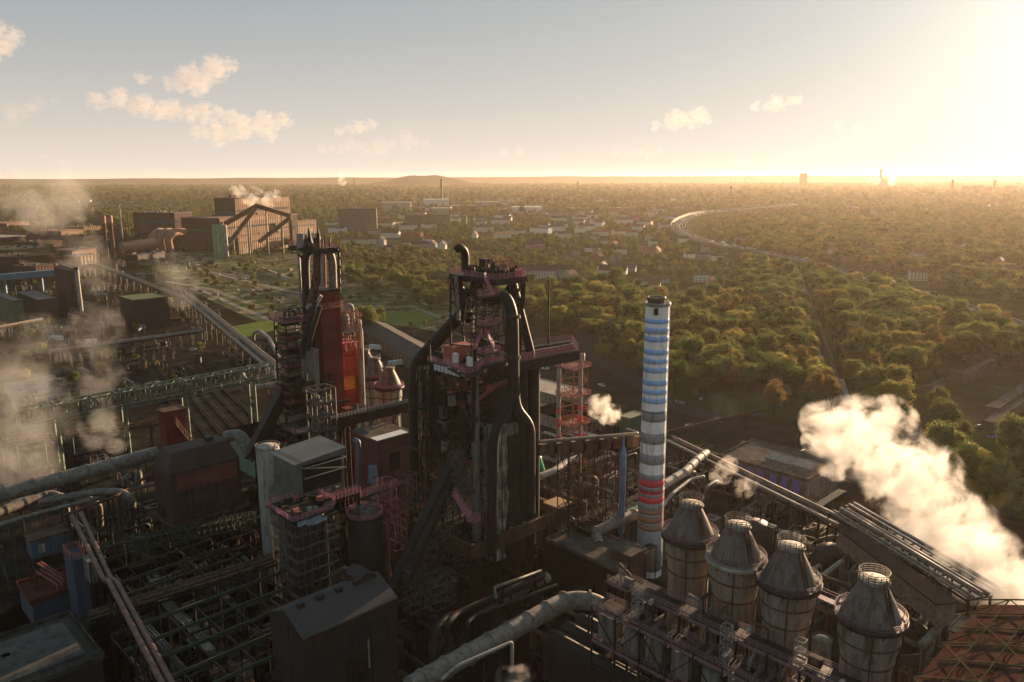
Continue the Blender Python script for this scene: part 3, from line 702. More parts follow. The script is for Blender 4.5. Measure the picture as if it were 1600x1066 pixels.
# --- lift and stair tower between the platforms
L0 = P(745, 560, 210); zl = L0.z
mb = MB(); mb.lattice(at(P(758, 560, 211), zl), 5.4, 5.0, T0.z - zl, 7, TH, 0.34); bf_part('stair_tower', mb, M['steel'])
for py_ in (463, 508, 552):
    q = P(764, py_, 208); pts = [q - U*3.2 - V*1.2, q + U*3.2 - V*1.2, q + U*3.2 + V*1.2, q - U*3.2 + V*1.2]
    mb = MB(); deck(mb, pts, .25); ld = bf_part('landing', mb, M['steel']); mb = MB(); mb.rail(pts, 1.7, 1.1, .13, 3, True); mb.build('pink_railing', M['pink'], ld)
mb = MB(); mb.stair(P(760, 505, 208), P(742, 545, 209), 1.2, .14); mb.cut(); mb.stair(P(770, 460, 207.5), P(757, 432, 208), 1.2, .14); mb.cut(); mb.stair(P(773, 548, 207.5), P(757, 512, 208), 1.2, .14); bf_part('stairway', mb, M['pink'])
# --- middle platform with the faded red cabin
D0 = P(722, 579, 205); du_, dv_ = solve(D0, U, 800), solve(D0, V, 668)
dq = quad(D0, du_, dv_); mb = MB(); deck(mb, dq, 0.9); mp_ = bf_part('charging_platform', mb, M['steel'])
mb = MB(); mb.rail([dq[3], dq[0], dq[1]], 1.5, 1.3, 0.11, 3); z_ = D0.z - 0.2
mb.rail([P(700, 570, 204), P(727, 586, 202.5), P(745, 582, 204), P(757, 568, 206), P(790, 560, 208)], 1.5, 1.2, 0.12, 3)
mb.build('railing', M['pink'], mp_)
mb = MB(); 
for a_, b_ in ((P(700, 574, 204), P(727, 590, 202.5)), (P(727, 590, 202.5), P(745, 586, 204)), (P(745, 586, 204), P(757, 572, 206)), (P(757, 572, 206), P(790, 564, 208))): mb.beam(a_, b_, 1.4, .35)
mb.build('walkway', M['steel'], mp_)
q0 = P(709, 546, 211); q0.z = D0.z; a, b = solve(q0 , U, 740), solve(q0, V, 692)
mb = MB(); mb.prism([(q.x, q.y) for q in quad(q0, a, b)], q0.z, q0.z + 4.6); cb = bf_part('cabin', mb, noisy('cabin_red', (0.34, 0.10, 0.075), (0.42, 0.14, 0.10), .3, .7, corr=.6))
mb = MB(); mb.prism([(q.x, q.y) for q in quad(q0 - U*.2 - V*.2, a + .4, b + .4)], q0.z + 4.6, q0.z + 4.85); mb.build('cabin_roof', M['rosered'], cb)
mb = MB()
for k in range(28):
    q = D0 + U*rr.uniform(1, du_-1) + V*rr.uniform(0.8, dv_*.6); mb.box(q, (rr.uniform(.4, 1.8), rr.uniform(.4, 1.5), rr.uniform(.5, 2.4)), TH); mb.cut()
bf_part('charging_gear', mb, M['palegrey'])
mb = MB()
for k in range(7): q = D0 + V*(1 + k*1.6) - Z3*.5; mb.box(q - U*.5 - Z3*1.2, (.5, .9, 1.6), TH); mb.cut()
mb.box(P(734, 572, 204), (1.0, 1.4, 2.4), TH); mb.cut(); mb.box(P(712, 566, 205), (1.0, 1.4, 2.4), TH); bf_part('switch_box', mb, M['white'])
# --- crane gantry reaching out to the right
g0 = P(800, 573, 212); g1 = P(904, 541, 228); g2 = P(893, 516, 243); g3 = P(806, 528, 231)
zz = 69.5; gq = [at(q, zz) for q in (g0, g1, g2, g3)]
gu = (gq[1] - gq[0]).normalized(); gv = (gq[3] - gq[0]).normalized()
mb = MB()
for a, b in ((0, 1), (3, 2)): mb.beam(gq[a] - Z3*1.4, gq[b] - Z3*1.4, .9, 2.8)
mb.beam(gq[1] - Z3*1.2, gq[2] - Z3*1.2, .9, 2.2)
n_ = 14
for k in range(n_ + 1):
    a = gq[0].lerp(gq[1], k/n_); b = gq[3].lerp(gq[2], k/n_)
    if k % 3 == 0: mb.beam(a - Z3*2, b - Z3*2, .4, .6)
    mb.beam(a - gv*.5 - Z3*2.6, a - gv*.5, .16)
bf_part('gantry_girder', mb, M['steel'])
mb = MB(); mb.prism([(q.x, q.y) for q in (gq[0], gq[1], gq[1] + gv*2.2, gq[0] + gv*2.2)], zz - .1, zz + .1); mb.cut(); mb.prism([(q.x, q.y) for q in (gq[3] - gv*3, gq[2] - gv*3, gq[2], gq[3])], zz - .1, zz + .1); bf_part('gantry_walkway', mb, M['steel']); mb = MB()
mb.rail([gq[0], gq[1], gq[2], gq[3]], 1.7, 1.1, .12, 3); mb.rail([gq[0] + gv*2.2, gq[1] + gv*2.2 - gu*2], 1.7, 1.1, .14, 3); bf_part('gantry_railing', mb, noisy('mauve_railing', (0.30, 0.10, 0.13), (0.38, 0.15, 0.17), .8, .6))
mb = MB(); mb.beam(gq[0].lerp(gq[3], .5) + Z3*.5, gq[1].lerp(gq[2], .5) + Z3*.5, 0.3, .3); bf_part('crane_rail', mb, M['palegrey'])
for t in (.12, .3):
    mb = MB(); q = gq[0].lerp(gq[1], t) + gv*3; mb.tube(at(q, 20), at(q, zz - 2.5), 1.9, n=16); bf_part('gantry_column', mb, M['black'])
mb = MB(); q = P(857, 520, 237); mb.tube(at(q, zz - 1), P(858, 437, 237), 0.28, 0.2, n=8); bf_part('lightning_mast', mb, M['black'])
# --- skip bridge and its stair scaffolding
for k, (dx, w_) in enumerate(((0, 2.6), (17, 2.0))):
    mb = MB(); a, b = P(612 + dx*1.3, 925 - dx, 192), P(718 + dx*.5, 702, 212); mb.beam(a, b, w_, w_*1.1)
    d = (b - a); s_ = d.cross(Z3).normalized()*w_*.55
    for sg in (-1, 1): mb.beam(a + s_*sg + Z3*1.6, b + s_*sg + Z3*1.6, .18)
    bf_part('skip_bridge', mb, M['black'])
def scaf(px, py, Y, wx, wy, h, nx, ny, nz, mat='scaf', name='stair_scaffold', w=.12, root=None):
    mb = MB(); c = P(px, py, Y); mb.scaffold(c, wx, wy, h, nx, ny, nz, TH, w)
    for j in range(nz):                       # a flight of steps zigzags inside
        z0, z1 = c.z + h*j/nz, c.z + h*(j+1)/nz; sg = 1 if j % 2 else -1
        mb.stair(at(c - U*wx*.4*sg, z0), at(c + U*wx*.4*sg, z1), .9, .08, .9)
    return mb.build(name, M[mat], root or BF)
scaf(640, 800, 222, 3.5, 3, 12, 2, 2, 5); scaf(673, 900, 207, 6, 3.2, 16, 3, 2, 7); scaf(705, 870, 206, 4.4, 3, 20, 2, 2, 8); scaf(650, 950, 195, 6, 3.6, 12, 4, 2, 5); scaf(690, 945, 192, 7, 3.5, 9, 4, 2, 4); scaf(718, 775, 206, 3.4, 2.6, 13, 2, 2, 6)
mb = MB(); mb.stair(P(710, 772, 203), P(736, 815, 201), 1.4, .16, 1.3); q = P(741, 816, 200.5); pts = [q - U*1.4 - V, q + U*1.6 - V, q + U*1.6 + V*1.4, q - U*1.4 + V*1.4]; mb.rail(pts, 1.8, 1.0, .13, 4, True); bf_part('pink_stair', mb, M['pink'])
for px, y0_, y1_, k in ((664, 650, 820, 1), (686, 610, 720, 2)):        # spiral of landings round the risers
    mb = MB()
    for j in range(7):
        q = P(px + 4*math.sin(j*2), y0_ + (y1_-y0_)*j/6, 219); pts = [q + Vector((math.cos(t), math.sin(t), 0))*1.5 for t in (0, 1.26, 2.5, 3.8, 5.0)]; mb.cut(); deck(mb, pts, .15); mb.rail(pts, 1.1, 1.5, .1, 2, True)
        if j < 6: q2 = P(px + 4*math.sin((j+1)*2), y0_ + (y1_-y0_)*(j+1)/6, 219); mb.stair(q + U*.8, q2 - U*.6, .7, .08)
    bf_part('service_landing', mb, M['rosered'] if k == 1 else M['steel'])
mb = MB()

mb.cut(); mb.rail([P(760, 612, 206), P(795, 601, 210)], 1.5, 1.0, .14, 3); mb.cut(); mb.rail([P(748, 628, 205), P(770, 612, 206)], 1.4, 1.0, .14, 3); mb.cut(); mb.rail([P(700, 628, 212), P(726, 640, 208)], 1.4, 1, .14, 3)
bf_part('gallery_railing', mb, M['rosered'])
mb = MB()
for k in range(60):
    px = rr.uniform(655, 745); py = rr.uniform(560, 900); Y = rr.uniform(210, 222) - (py-600)*.03; q = P(px, py, Y); d = rr.choice((U, V, Z3, Z3)); l = rr.uniform(2, 7)
    if q.z > 8: mb.cut(); mb.tube(q, q + d*l, rr.uniform(.12, .5), n=6)
bf_part('pipework', mb, M['steel'])
mb = MB()
for k in range(16):
    px = rr.uniform(655, 740); py = rr.uniform(600, 800); q = P(px, py, rr.uniform(211, 218)); pts = [q, q + U*3, q + U*3 + V*2, q + V*2]; mb.cut(); deck(mb, pts, .2); mb.rail(pts, 1.2, 1.2, .1, 3, True)
bf_part('service_platform', mb, M['rust'])
mb = MB()
for k in range(5): q = P(739 + 20*k, 858 - 7*k, 201 + 3.5*k); mb.box(at(q, 19.8), (.8, .8, 1.8), TH); mb.cut()
bf_part('control_box', mb, M['palegrey'])

# denser steelwork on the left flank of the middle furnace
for px, py, Y, wx, wy, y1, n_ in ((672, 800, 219, 4.5, 4, 575, 12), (690, 860, 214, 5, 4.5, 600, 13), (722, 760, 212, 4, 4, 590, 9), (700, 700, 226, 7, 6, 575, 7)):
    q = P(px, py, Y); h = P(px, y1, Y).z - q.z; mb = MB(); mb.lattice(q, wx, wy, h, n_, TH, .3); bf_part('lattice_column', mb, M['steel'])
for k in range(26):
    px = rr.uniform(652, 742); py = rr.uniform(565, 850); q = P(px, py, rr.uniform(208, 224)); mb = MB(); d = rr.choice((U, V)); l = rr.uniform(3, 8)
    mb.prism([(w.x, w.y) for w in (q, q + d*l, q + d*l + d.cross(Z3)*1.4, q + d.cross(Z3)*1.4)], q.z - .15, q.z); mb.rail([q, q + d*l], 1.2, 1.2, .09, 3); bf_part('catwalk', mb, M[rr.choice(('steel', 'rust', 'railgrey', 'mauve_'))] if False else M[rr.choice(('steel', 'rust', 'rustrail'))])
for px, y0, y1, Y in ((676, 570, 830, 216), (684, 560, 700, 222), (696, 585, 820, 214), (742, 545, 690, 209), (715, 590, 760, 218)): mb = MB(); mb.pipe([P(px, y0, Y), P(px - 3, y1, Y)], rr.uniform(.35, .8), 10); bf_part('riser_pipe', mb, M['black'])

for (a, b) in (((704, 440), (704, 545)), ((748, 445), (742, 540)), ((786, 455), (788, 520)), ((820, 442), (812, 540)), ((730, 450), (722, 520))):
    mb = MB(); mb.beam(P(*a, 214), P(*b, 214), .55); bf_part('upper_post', mb, M['black'])
mb = MB()
for k in range(5):
    y = 450 + 22*k; mb.beam(P(704, y, 214), P(748, y + 5, 213), .3); mb.beam(P(748, y + 5, 213), P(786, y + 8, 212), .3); mb.beam(P(704, y, 214), P(748, y + 24, 213), .22); mb.beam(P(786, y + 8, 212), P(748, y + 26, 213), .22); mb.beam(P(786, y + 8, 212), P(818, y, 214), .25)
bf_part('upper_bracing', mb, M['black'])
for z in (33, 41, 53, 62):
    mb = MB(); a, b = F0 - V*1.4 - U*1.4, F0 + U*fu*.95 - V*1.4; c2 = F0 + V*fv - U*1.4
    mb.prism([(w.x, w.y) for w in (at(c2, 0), at(a, 0), at(a, 0) + U*1.3, at(c2, 0) + U*1.3)], z - .2, z); mb.rail([at(c2, z), at(a, z)], 1.2, 1.3, .1, 3); bf_part('gallery_walk', mb, M['rustrail'] if z in (41, 62) else M['steel'])
for k in range(7):
    q = F0 - U*2.2 + V*(2 + k*2.6); mb = MB(); mb.beam(at(q, 14), at(q, 66 - (k % 3)*6), .35); mb.beam(at(q, 20 + k*5), at(q + V*2.6, 27 + k*5), .2); mb.beam(at(q, 34 + k*3), at(q + V*2.6, 30 + k*3), .2); bf_part('flank_post', mb, M['steel'])

for k in range(40):
    px = rr.uniform(690, 742); py = rr.uniform(585, 720); q = P(px, py, rr.uniform(209, 216)); mb = MB(); t_ = rr.random()
    if t_ < .5: mb.box(q, (rr.uniform(1, 3.4), rr.uniform(1, 2.6), rr.uniform(1, 4)), TH)
    else: mb.tube(q, q + rr.choice((U, V))*rr.uniform(3, 7), rr.uniform(.3, .8), n=10)
    bf_part('flank_machinery', mb, M[rr.choice(('steel', 'black', 'rust', 'grey'))])
# ================================================================== the red furnace on the left
RF = thing('blast_furnace', 'blast furnace with dark red shaft and orange panels left of the black furnace', 'blast furnace', (-66, 272, 0))
def rp(n, mb, mat): return mb.build(n, mat, RF)
def rpipe(mat, r, *pts, n=14, name='uptake_pipe', bend=None):
    mb = MB(); mb.pipe([P(*q) for q in pts], r, n, bend); return rp(name, mb, mat)
q0 = P(497, 389, 262); a, b = solve(q0, U, 531), solve(q0, V, 451); tq = quad(q0, a, b)
mb = MB(); deck(mb, tq, .9)
for i in range(4): mb.beam(tq[i] - Z3*1.2, tq[(i+1) % 4] - Z3*1.2, .4, .8)
tp = rp('top_platform', mb, M['steel'])
mb = MB(); mb.rail(tq, 1.5, 1.5, .12, 3, True); mb.build('railing', M['rosered'], tp)
mb = MB()
for px, h, r in ((484, 6.5, 1.6), (498, 6.0, 1.6)):
    q = at(P(px, 380, 268), q0.z); mb.lathe(q, [(r, 0), (r*.9, 1), (r*.5, 2.6), (r*.42, 3.4), (.2, h)], 10, False); mb.beam(q, q + Z3*(h+1), .12); mb.cut()
rp('bleeder_valve', mb, M['black'])
mb = MB(); q = at(P(470, 380, 268), q0.z); mb.tube(q, q + Z3*4.6, 1.25, n=14); rp('white_tank', mb, M['palegrey'])
mb = MB()
for k in range(26):
    q = q0 + U*rr.uniform(.5, a-.5) + V*rr.uniform(.5, b-.5)
    mb.cut()
    if rr.random() < .6: mb.box(q, (rr.uniform(.5, 1.6), rr.uniform(.5, 1.6), rr.uniform(.8, 3)), TH)
    else: mb.tube(q, q + Z3*rr.uniform(2, 5), rr.uniform(.1, .4), n=6)
rp('bell_machinery', mb, M['steel'])
for s_, (px, y0, y1, Y) in enumerate(((466, 386, 560, 268), (529, 384, 455, 270))):
    mb = MB(); p_ = P(px, y0, Y); e = P(px + (11 if s_ == 0 else 2), y1, Y); mb.beam(p_, e, .75)
    for k in range(5): t = p_.lerp(e, k/5); mb.beam(t, t + (U if s_ == 0 else -V)*1.6 - Z3*2.4, .25)
    rp('leg', mb, M['palegrey'] if s_ == 0 else M['black'])
mb = MB()
for a_, b_ in (((466, 398), (480, 412)), ((529, 398), (512, 392)), ((466, 390), (529, 390))): mb.beam(P(a_[0], a_[1], 267), P(b_[0], b_[1], 266), .4)
rp('knee_brace', mb, M['black'])
rpipe(M['black'], 1.4, (492, 386, 270), (480, 394, 268), (477, 410, 267), (479, 470, 266), (481, 520, 265), n=18)
rpipe(M['rust'], 1.4, (496, 386, 268), (496, 420, 267), (494, 440, 266), (486, 472, 264), (482, 490, 263), n=18)
rpipe(M['pipe'], 1.4, (503, 390, 268), (514, 392, 269), (519, 408, 270), (521, 462, 271), n=18)
rpipe(M['rosered'], .45, (507, 398, 262), (508, 450, 262), n=8, name='riser_pipe'); rpipe(M['palegrey'], .4, (502, 398, 266), (503, 450, 266), n=8, name='riser_pipe')
# red lift shaft
c = P(500, 458, 262); zt = c.z; a, b = solve(c, U, 531), solve(c, V, 487)
mb = MB(); c0 = at(c, 0); mb.prism([(q.x, q.y) for q in quad(c0, a, b)], 4, zt); sh = rp('lift_shaft', mb, M['redclad'])
mb = MB(); mb.rail([q + Z3*0 for q in (at(c - U*.8 - V*.8, 0), )*1] + [], 1) if False else None
zr = P(500, 482, 262).z; pts = [at(q, zr) for q in quad(c - U*1.0 - V*1.0, a + 2.0, b + 2.0)]
deck(mb, pts, .3); mb.rail(pts, 1.5, 1.2, .11, 3, True); mb.build('railing', M['rustrail'], sh)
mb = MB(); mb.prism([(q.x, q.y) for q in quad(c - U*.3 - V*.3, a + .6, b + .6)], zt, zt + .8); mb.build('shaft_roof', M['black'], sh)
mb = MB()
for k in range(1, 14): z = zt - k*5.6; mb.beam(at(c, z) - V*.08, at(c + U*a, z) - V*.08, .12, .3)
mb.build('cladding_band', noisy('darker_red_band', (0.12, 0.02, 0.014), (0.15, 0.03, 0.02), .3, .7), sh)
# orange and red cladding behind the shaft
d0 = P(531, 512, 271); z0 = P(531, 636, 271).z; a = solve(d0, U, 560)
mb = MB(); mb.prism([(q.x, q.y) for q in quad(d0, a, 9)], z0, d0.z - 6); rp('red_cladding', mb, noisy('red_back_cladding', (0.34, 0.03, 0.022), (0.44, 0.05, 0.032), .15, .65, corr=1.0))
for (pa, pb, ya, yb, mt) in ((530, 553, 560, 590, 'brightred'), (531, 553, 590, 611, 'orange'), (531, 552, 613, 634, 'orange'), (554, 560, 592, 634, 'redclad'), (531, 556, 540, 556, 'brightred')):
    q = P(531, ya, 270.6); a1, a2 = solve(q, U, pa), solve(q, U, pb); zb = P(531, yb, 270.6).z
    mb = MB(); mb.prism([(w_.x, w_.y) for w_ in quad(q + U*a1 - V*.35, a2 - a1, .3)], zb, q.z); rp('coloured_panel', mb, M[mt])
mb = MB(); mb.pipe([P(560, 500, 274), P(563, 520, 274), P(567, 632, 274)], .95, 14); rp('white_pipe', mb, M['palegrey'])
# upper right deck with tanks and railings
e0 = P(536, 518, 266); a, b = solve(e0, U, 566), 9; pts = quad(e0, a, b); mb = MB(); deck(mb, pts, .8); rp('valve_deck', mb, M['lightroof'])
mb = MB(); mb.rail(pts, 1.5, 1.2, .11, 3, True); mb.rail([q + Z3*4 for q in pts[1:3]], 1.4, 1, .14, 3); mb.scaffold(e0 + U*(a-3) + V*4, 5, 5, 6, 2, 2, 2, TH, .2); mb.scaffold(e0 + U*(a*.5) + V*4 - Z3*7, a*.8, 8, 7, 3, 2, 2, TH, .25); rp('deck_railing', mb, M['rustrail'])
mb = MB(); q = at(P(540, 500, 270), e0.z); mb.tube(q, q + Z3*4.6, 1.25, n=18); mb.lathe(q + Z3*4.6, [(1.25, 0), (.9, .6), (.2, .9)], 18); q2 = at(P(551, 500, 273), e0.z); mb.tube(q2, q2 + Z3*4, .8, n=14); mb.pipe([q2 + Z3*3, q2 + Z3*8, q2 + Z3*8 - U*2.6, q2 + Z3*4 - U*2.6], .7, 12); rp('gas_vessel', mb, M['palegrey'])
# dark lattice tower and platform on the left side
l0 = P(462, 640, 262); zt2 = P(460, 498, 262).z
mb = MB(); mb.lattice(at(l0, l0.z), 7.6, 7.6, zt2 - l0.z, 11, TH, .5); mb.lattice(at(l0 + V*3, 8), 9, 9, l0.z - 8, 4, TH, .5); rp('hoist_tower', mb, M['steel'])
mb = MB(); q = at(l0, zt2); pts = [q + U*x_*5 + V*y_*5 for x_, y_ in ((-1, -1), (1, -1), (1, 1), (-1, 1))]; deck(mb, pts, .5); mb.rail(pts, 1.5, 1.1, .12, 3, True)
rp('hoist_platform', mb, noisy('dull_rose_paint', (0.22, 0.07, 0.09), (0.30, 0.11, 0.12), .8, .6))
mb = MB()
for k in range(10):
    z = l0.z + (zt2-l0.z)*k/10; pts = [at(l0, z) + U*x_*4.4 + V*y_*4.4 for x_, y_ in ((-1, -1), (1, -1), (1, 0.2), (-1, 0.2))]; mb.rail([pts[3], pts[0], pts[1]], 1.2, 1.4, .14, 2)
rp('tower_railing', mb, noisy('rusty_rose_paint', (0.26, 0.07, 0.06), (0.33, 0.11, 0.10), .8, .6))
mb = MB()
for z in range(int(l0.z), int(zt2), 5): mb.prism([(w_.x, w_.y) for w_ in quad(at(l0 - U*2.5 - V*1.5, 0), 5, 5)], z, z + 2.6); mb.cut()
rp('lift_car_box', mb, M['black'])
for px, py in ((459, 486), (452, 492), (470, 490)): mb = MB(); wheel(mb, P(px, py, 261), 1.9, .35, V); rp('pulley_wheel', mb, M['black'])
rpipe(M['black'], .95, (494, 470, 258), (490, 482, 257), (474, 535, 256), (470, 560, 256)); rpipe(M['black'], .85, (500, 478, 256), (484, 530, 255), (481, 548, 255))
rpipe(M['palegrey'], .7, (486, 476, 256), (480, 482, 256), n=10, name='vent'); rpipe(M['palegrey'], .6, (502, 462, 256), (496, 472, 256), n=10, name='vent')
for px, mt in ((473, 'pipe'), (480, 'rust'), (486, 'grey')): rpipe(M[mt], .8 if px < 486 else 2.4, (px, 545, 258), (px + 3, 612, 258), n=14, name='riser_pipe')
# furnace shell and lower frame
mb = MB(); mb.lathe(at(P(497, 560, 276), 5), [(8.5, 0), (9, 10), (8.6, 25), (6.6, 48), (5, 62)], 28); rp('furnace_shell', mb, M['steel'])
f0 = P(505, 688, 248); zt3 = P(505, 606, 248).z
mb = MB(); mb.scaffold(at(f0, f0.z), 7, 6, zt3 - f0.z, 2, 2, 4, TH, .45); rp('frame_tower', mb, M['scaf'])
mb = MB()
for j in range(4):
    z = f0.z + (zt3-f0.z)*j/4; pts = [at(f0, z) + U*x_*3.6 + V*y_*3 for x_, y_ in ((-1, -1), (1, -1), (1, 1), (-1, 1))]; deck(mb, pts, .3)
    for k in range(6): q = at(f0, z) + U*rr.uniform(-3, 3) + V*rr.uniform(-2.5, 2.5); mb.tube(q, q + Z3*rr.uniform(1.5, 3.6), rr.uniform(.3, .7), n=10)
    mb.cut()
rp('frame_equipment', mb, M['grey'])
mb = MB()
for k in range(90):
    q = P(rr.uniform(440, 526), rr.uniform(600, 730), rr.uniform(252, 264)); d = rr.choice((U, V, Z3))
    if q.z > 6:
        mb.cut()
        if rr.random() < .6: mb.tube(q, q + d*rr.uniform(2, 7), rr.uniform(.12, .6), n=7)
        else: mb.box(q, (rr.uniform(.6, 3), rr.uniform(.6, 3), rr.uniform(.6, 3)), TH)
rp('lower_machinery', mb, M['steel'])
mb = MB(); q = P(462, 678, 246); pts = quad(q, 11, 8); deck(mb, pts, .4); mb.rail(pts, 1.4, 1.0, .13, 3, True); q = P(452, 655, 250); mb.beam(q, q + U*16, 1, 1.4); rp('casting_gallery', mb, M['scaf'])
mb = MB(); c = P(541, 640, 256); mb.prism([(q.x, q.y) for q in quad(c, 3, 3.4)], 4, c.z); rp('lower_shaft', mb, M['redclad'])
mb = MB(); K = at(P(500, 735, 245), 10); mb.prism([(q.x, q.y) for q in quad(K, 26, 24)], 9, 10)
for a_ in (0, 25):
    for b_ in (0, 12, 23): mb.box(at(K + U*a_ + V*b_, 0), (2, 2, 9), TH)
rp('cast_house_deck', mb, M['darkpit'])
# skip bridge of the red furnace
mb = MB(); a_, b_ = P(392, 712, 252), P(452, 596, 262); mb.beam(a_, b_, 3.4, 3.6); mb.beam(a_ - Z3*2.2, b_ - Z3*2.2, .5, .9)
rp('skip_bridge', mb, M['black'])
mb = MB()
for t in (.2, .5): mb.cut(); q = a_.lerp(b_, t); mb.beam(at(q + U*1.5, 0), q + U*1.5 - Z3*2, .6); mb.beam(at(q - U*1.5, 0), q - U*1.5 - Z3*2, .6)
rp('bridge_trestle', mb, M['steel'])
# ================================================================== helpers for buildings on the plant grid
def block(name, label, cat, cx, cy, zt, pr, pl, wall, roof, zb=0.0, lip=0.6, group=None, Y=None, lu=None, lv=None, extra=None):
    C = P(cx, cy, Y) if Y else G(cx, cy, zt); lu = lu or solve(C, U, pr); lv = lv or solve(C, V, pl)
    base = C + U*lu/2 + V*lv/2; t = thing(name, label, cat, (base.x, base.y, zb), group)
    mb = MB(); mb.prism([(q.x, q.y) for q in quad(C, lu, lv)], zb, C.z); mb.build('wall', wall, t)
    mb = MB(); mb.prism([(q.x, q.y) for q in quad(C - U*.3 - V*.3, lu + .6, lv + .6)], C.z + .003, C.z + .35)
    if lip:
        o = quad(C - U*.35 - V*.35, lu + .7, lv + .7)
        for i in range(4): mb.beam(o[i] + Z3*(.35 + lip/2), o[(i+1) % 4] + Z3*(.35 + lip/2), .3, lip)
    mb.build('roof', roof, t); t['lu'] = lu; t['lv'] = lv
    return t, C, lu, lv
def run(name, label, cat, pts, r, mat, n=14, bend=None, group=None, supports=0, flange=0, smat=None, sz=0.0):
    """a pipeline: pts in world; trestles and flange rings are its parts"""
    mid = pts[len(pts)//2]; t = thing(name, label, cat, (mid.x, mid.y, 0), group)
    mb = MB(); mb.pipe(pts, r, n, bend); mb.build('pipe', mat, t)
    L_ = [(b-a).length for a, b in zip(pts, pts[1:])]; tot = sum(L_)
    def along(d):
        for l, a, b in zip(L_, pts, pts[1:]):
            if d <= l: return a.lerp(b, d/l), (b-a).normalized()
            d -= l
        return pts[-1], (pts[-1]-pts[-2]).normalized()
    if flange:
        k = flange*.5
        while k < tot:
            q, d = along(k); mb = MB(); mb.tube(q - d*.25, q + d*.25, r*1.13, n=n); mb.build('flange', mat, t); k += flange
    if supports:
        k = supports*.4
        while k < tot:
            q, d = along(k); k += supports
            if q.z - r - sz < 2: continue
            s_ = Vector((d.y, -d.x, 0)); s_ = s_.normalized()*(r + .4) if s_.length > .1 else U*(r+.4); mb = MB(); top = q.z - r - .1
            for sg in (-1, 1): mb.beam(at(q + s_*sg*1.2, sz), at(q + s_*sg, top), .35)
            mb.beam(at(q + s_, top), at(q - s_, top), .45); h_ = sz + (top-sz)*.5; mb.beam(at(q + s_*1.1, h_), at(q - s_*1.1, h_), .25); mb.beam(at(q + s_*1.2, sz), at(q - s_*1.1, h_), .2); mb.beam(at(q - s_*1.1, h_), at(q + s_, top), .2)
            mb.build('trestle', smat or M['steel'], t)
    return t
# ================================================================== the striped chimney
CH = Vector((41.7, 225.3, 0)); ch = thing('chimney', 'tall white chimney with blue grey and red bands right of the middle furnace', 'chimney', CH)
zt = P(1027, 474, 225.3).z; r0, r1 = 3.9, 3.35
def cr(z): return r0 + (r1-r0)*z/zt
M['chwhite'] = noisy('chimney_white', (0.82, 0.80, 0.77), (0.92, 0.90, 0.87), .2, .7, c3=(0.5, 0.46, 0.42), c3amt=.35, streak=1)
M['chblue'] = noisy('chimney_blue', (0.24, 0.43, 0.76), (0.32, 0.52, 0.84), .4, .6, c3=(.2, .26, .36), c3amt=.3, streak=1); M['chgrey'] = noisy('chimney_grey', (0.27, 0.27, 0.275), (0.34, 0.34, 0.34), .4, .7, c3=(.1, .09, .085), c3amt=.3, streak=1)
M['chred'] = noisy('chimney_red', (0.62, 0.05, 0.07), (0.72, 0.08, 0.09), .4, .6); M['chrust'] = noisy('chimney_rust', (0.30, 0.13, 0.08), (0.36, 0.17, 0.11), .4, .7)
mb = MB(); mb.lathe((CH.x, CH.y, 0), [(cr(z), z) for z in [zt*k/12 for k in range(13)]], 40); sf = mb.build('shaft', M['chwhite'], ch)
BANDS = [('chblue', [(501, 508.5), (515, 522), (528.5, 537), (549, 557.5), (563.5, 571.5), (577, 585.5), (597, 605.5), (611.5, 619.5), (625, 633.5)]),
         ('chgrey', [(645, 662), (680, 696.5), (713, 728.5), (744, 753), (763.5, 769), (775, 779.5), (789, 800), (806.5, 811), (820, 824.5), (832, 895)]),
         ('chred', [(753, 763.5), (769, 775), (779.5, 789)]), ('chrust', [(800, 806.5), (811, 820), (824.5, 832)])]
for mt, bl in BANDS:
    for y0, y1 in bl:
        za, zb_ = P(1020, y0 - 1.5, 222).z, P(1020, y1 - 1.5, 222).z; mb = MB(); mb.lathe((CH.x, CH.y, 0), [(cr(za) + .0, za), (cr(za) + .03, za - .01), (cr(zb_) + .03, zb_ + .01), (cr(zb_) + .0, zb_)], 40); mb.build('painted_band', M[mt], ch)
mb = MB(); mb.lathe((CH.x, CH.y, 0), [(r1 + .02, zt - .7), (r1 + .42, zt - .4), (r1 + .45, zt + .3), (r1 - .1, zt + .35), (r1 - .3, zt + .1)], 40); mb.build('rim', M['palegrey'], ch)
mb = MB(); mb.lathe((CH.x - .4, CH.y, 0), [(2.5, zt), (2.5, zt + 1.3), (2.75, zt + 1.35), (2.75, zt + 1.9), (2.2, zt + 1.9), (2.1, zt + .5)], 28); mb.lathe((CH.x-.4, CH.y, 0), [(.1, zt+.6), (2.1, zt+.6)], 28); mb.build('flue', M['scaf'], ch)
mb = MB(); q = P(1025, 486, 221.6); mb.box(q - Z3*1.2, (1.2, .5, 1.9), 0.1); mb.build('hatch', M['steel'], ch)
mb = MB(); 
for dx, w_ in ((.0, .22), (.5, .14)):
    a_ = R(8) + dx*.12; mb.tube((CH.x + (r0+.25)*math.cos(a_), CH.y + (r0+.25)*math.sin(a_), 2), (CH.x + (r1+.25)*math.cos(a_), CH.y + (r1+.25)*math.sin(a_), zt - .8), w_, n=8)
mb.build('cable_duct', M['chwhite'], ch)
for z in (zt*.33, zt*.62, zt*.9): mb = MB(); mb.lathe((CH.x, CH.y, 0), [(cr(z) + .03, z), (cr(z) + .14, z + .02), (cr(z) + .14, z + .2), (cr(z) + .03, z + .22)], 40); mb.build('hoop', M['steel'], ch)
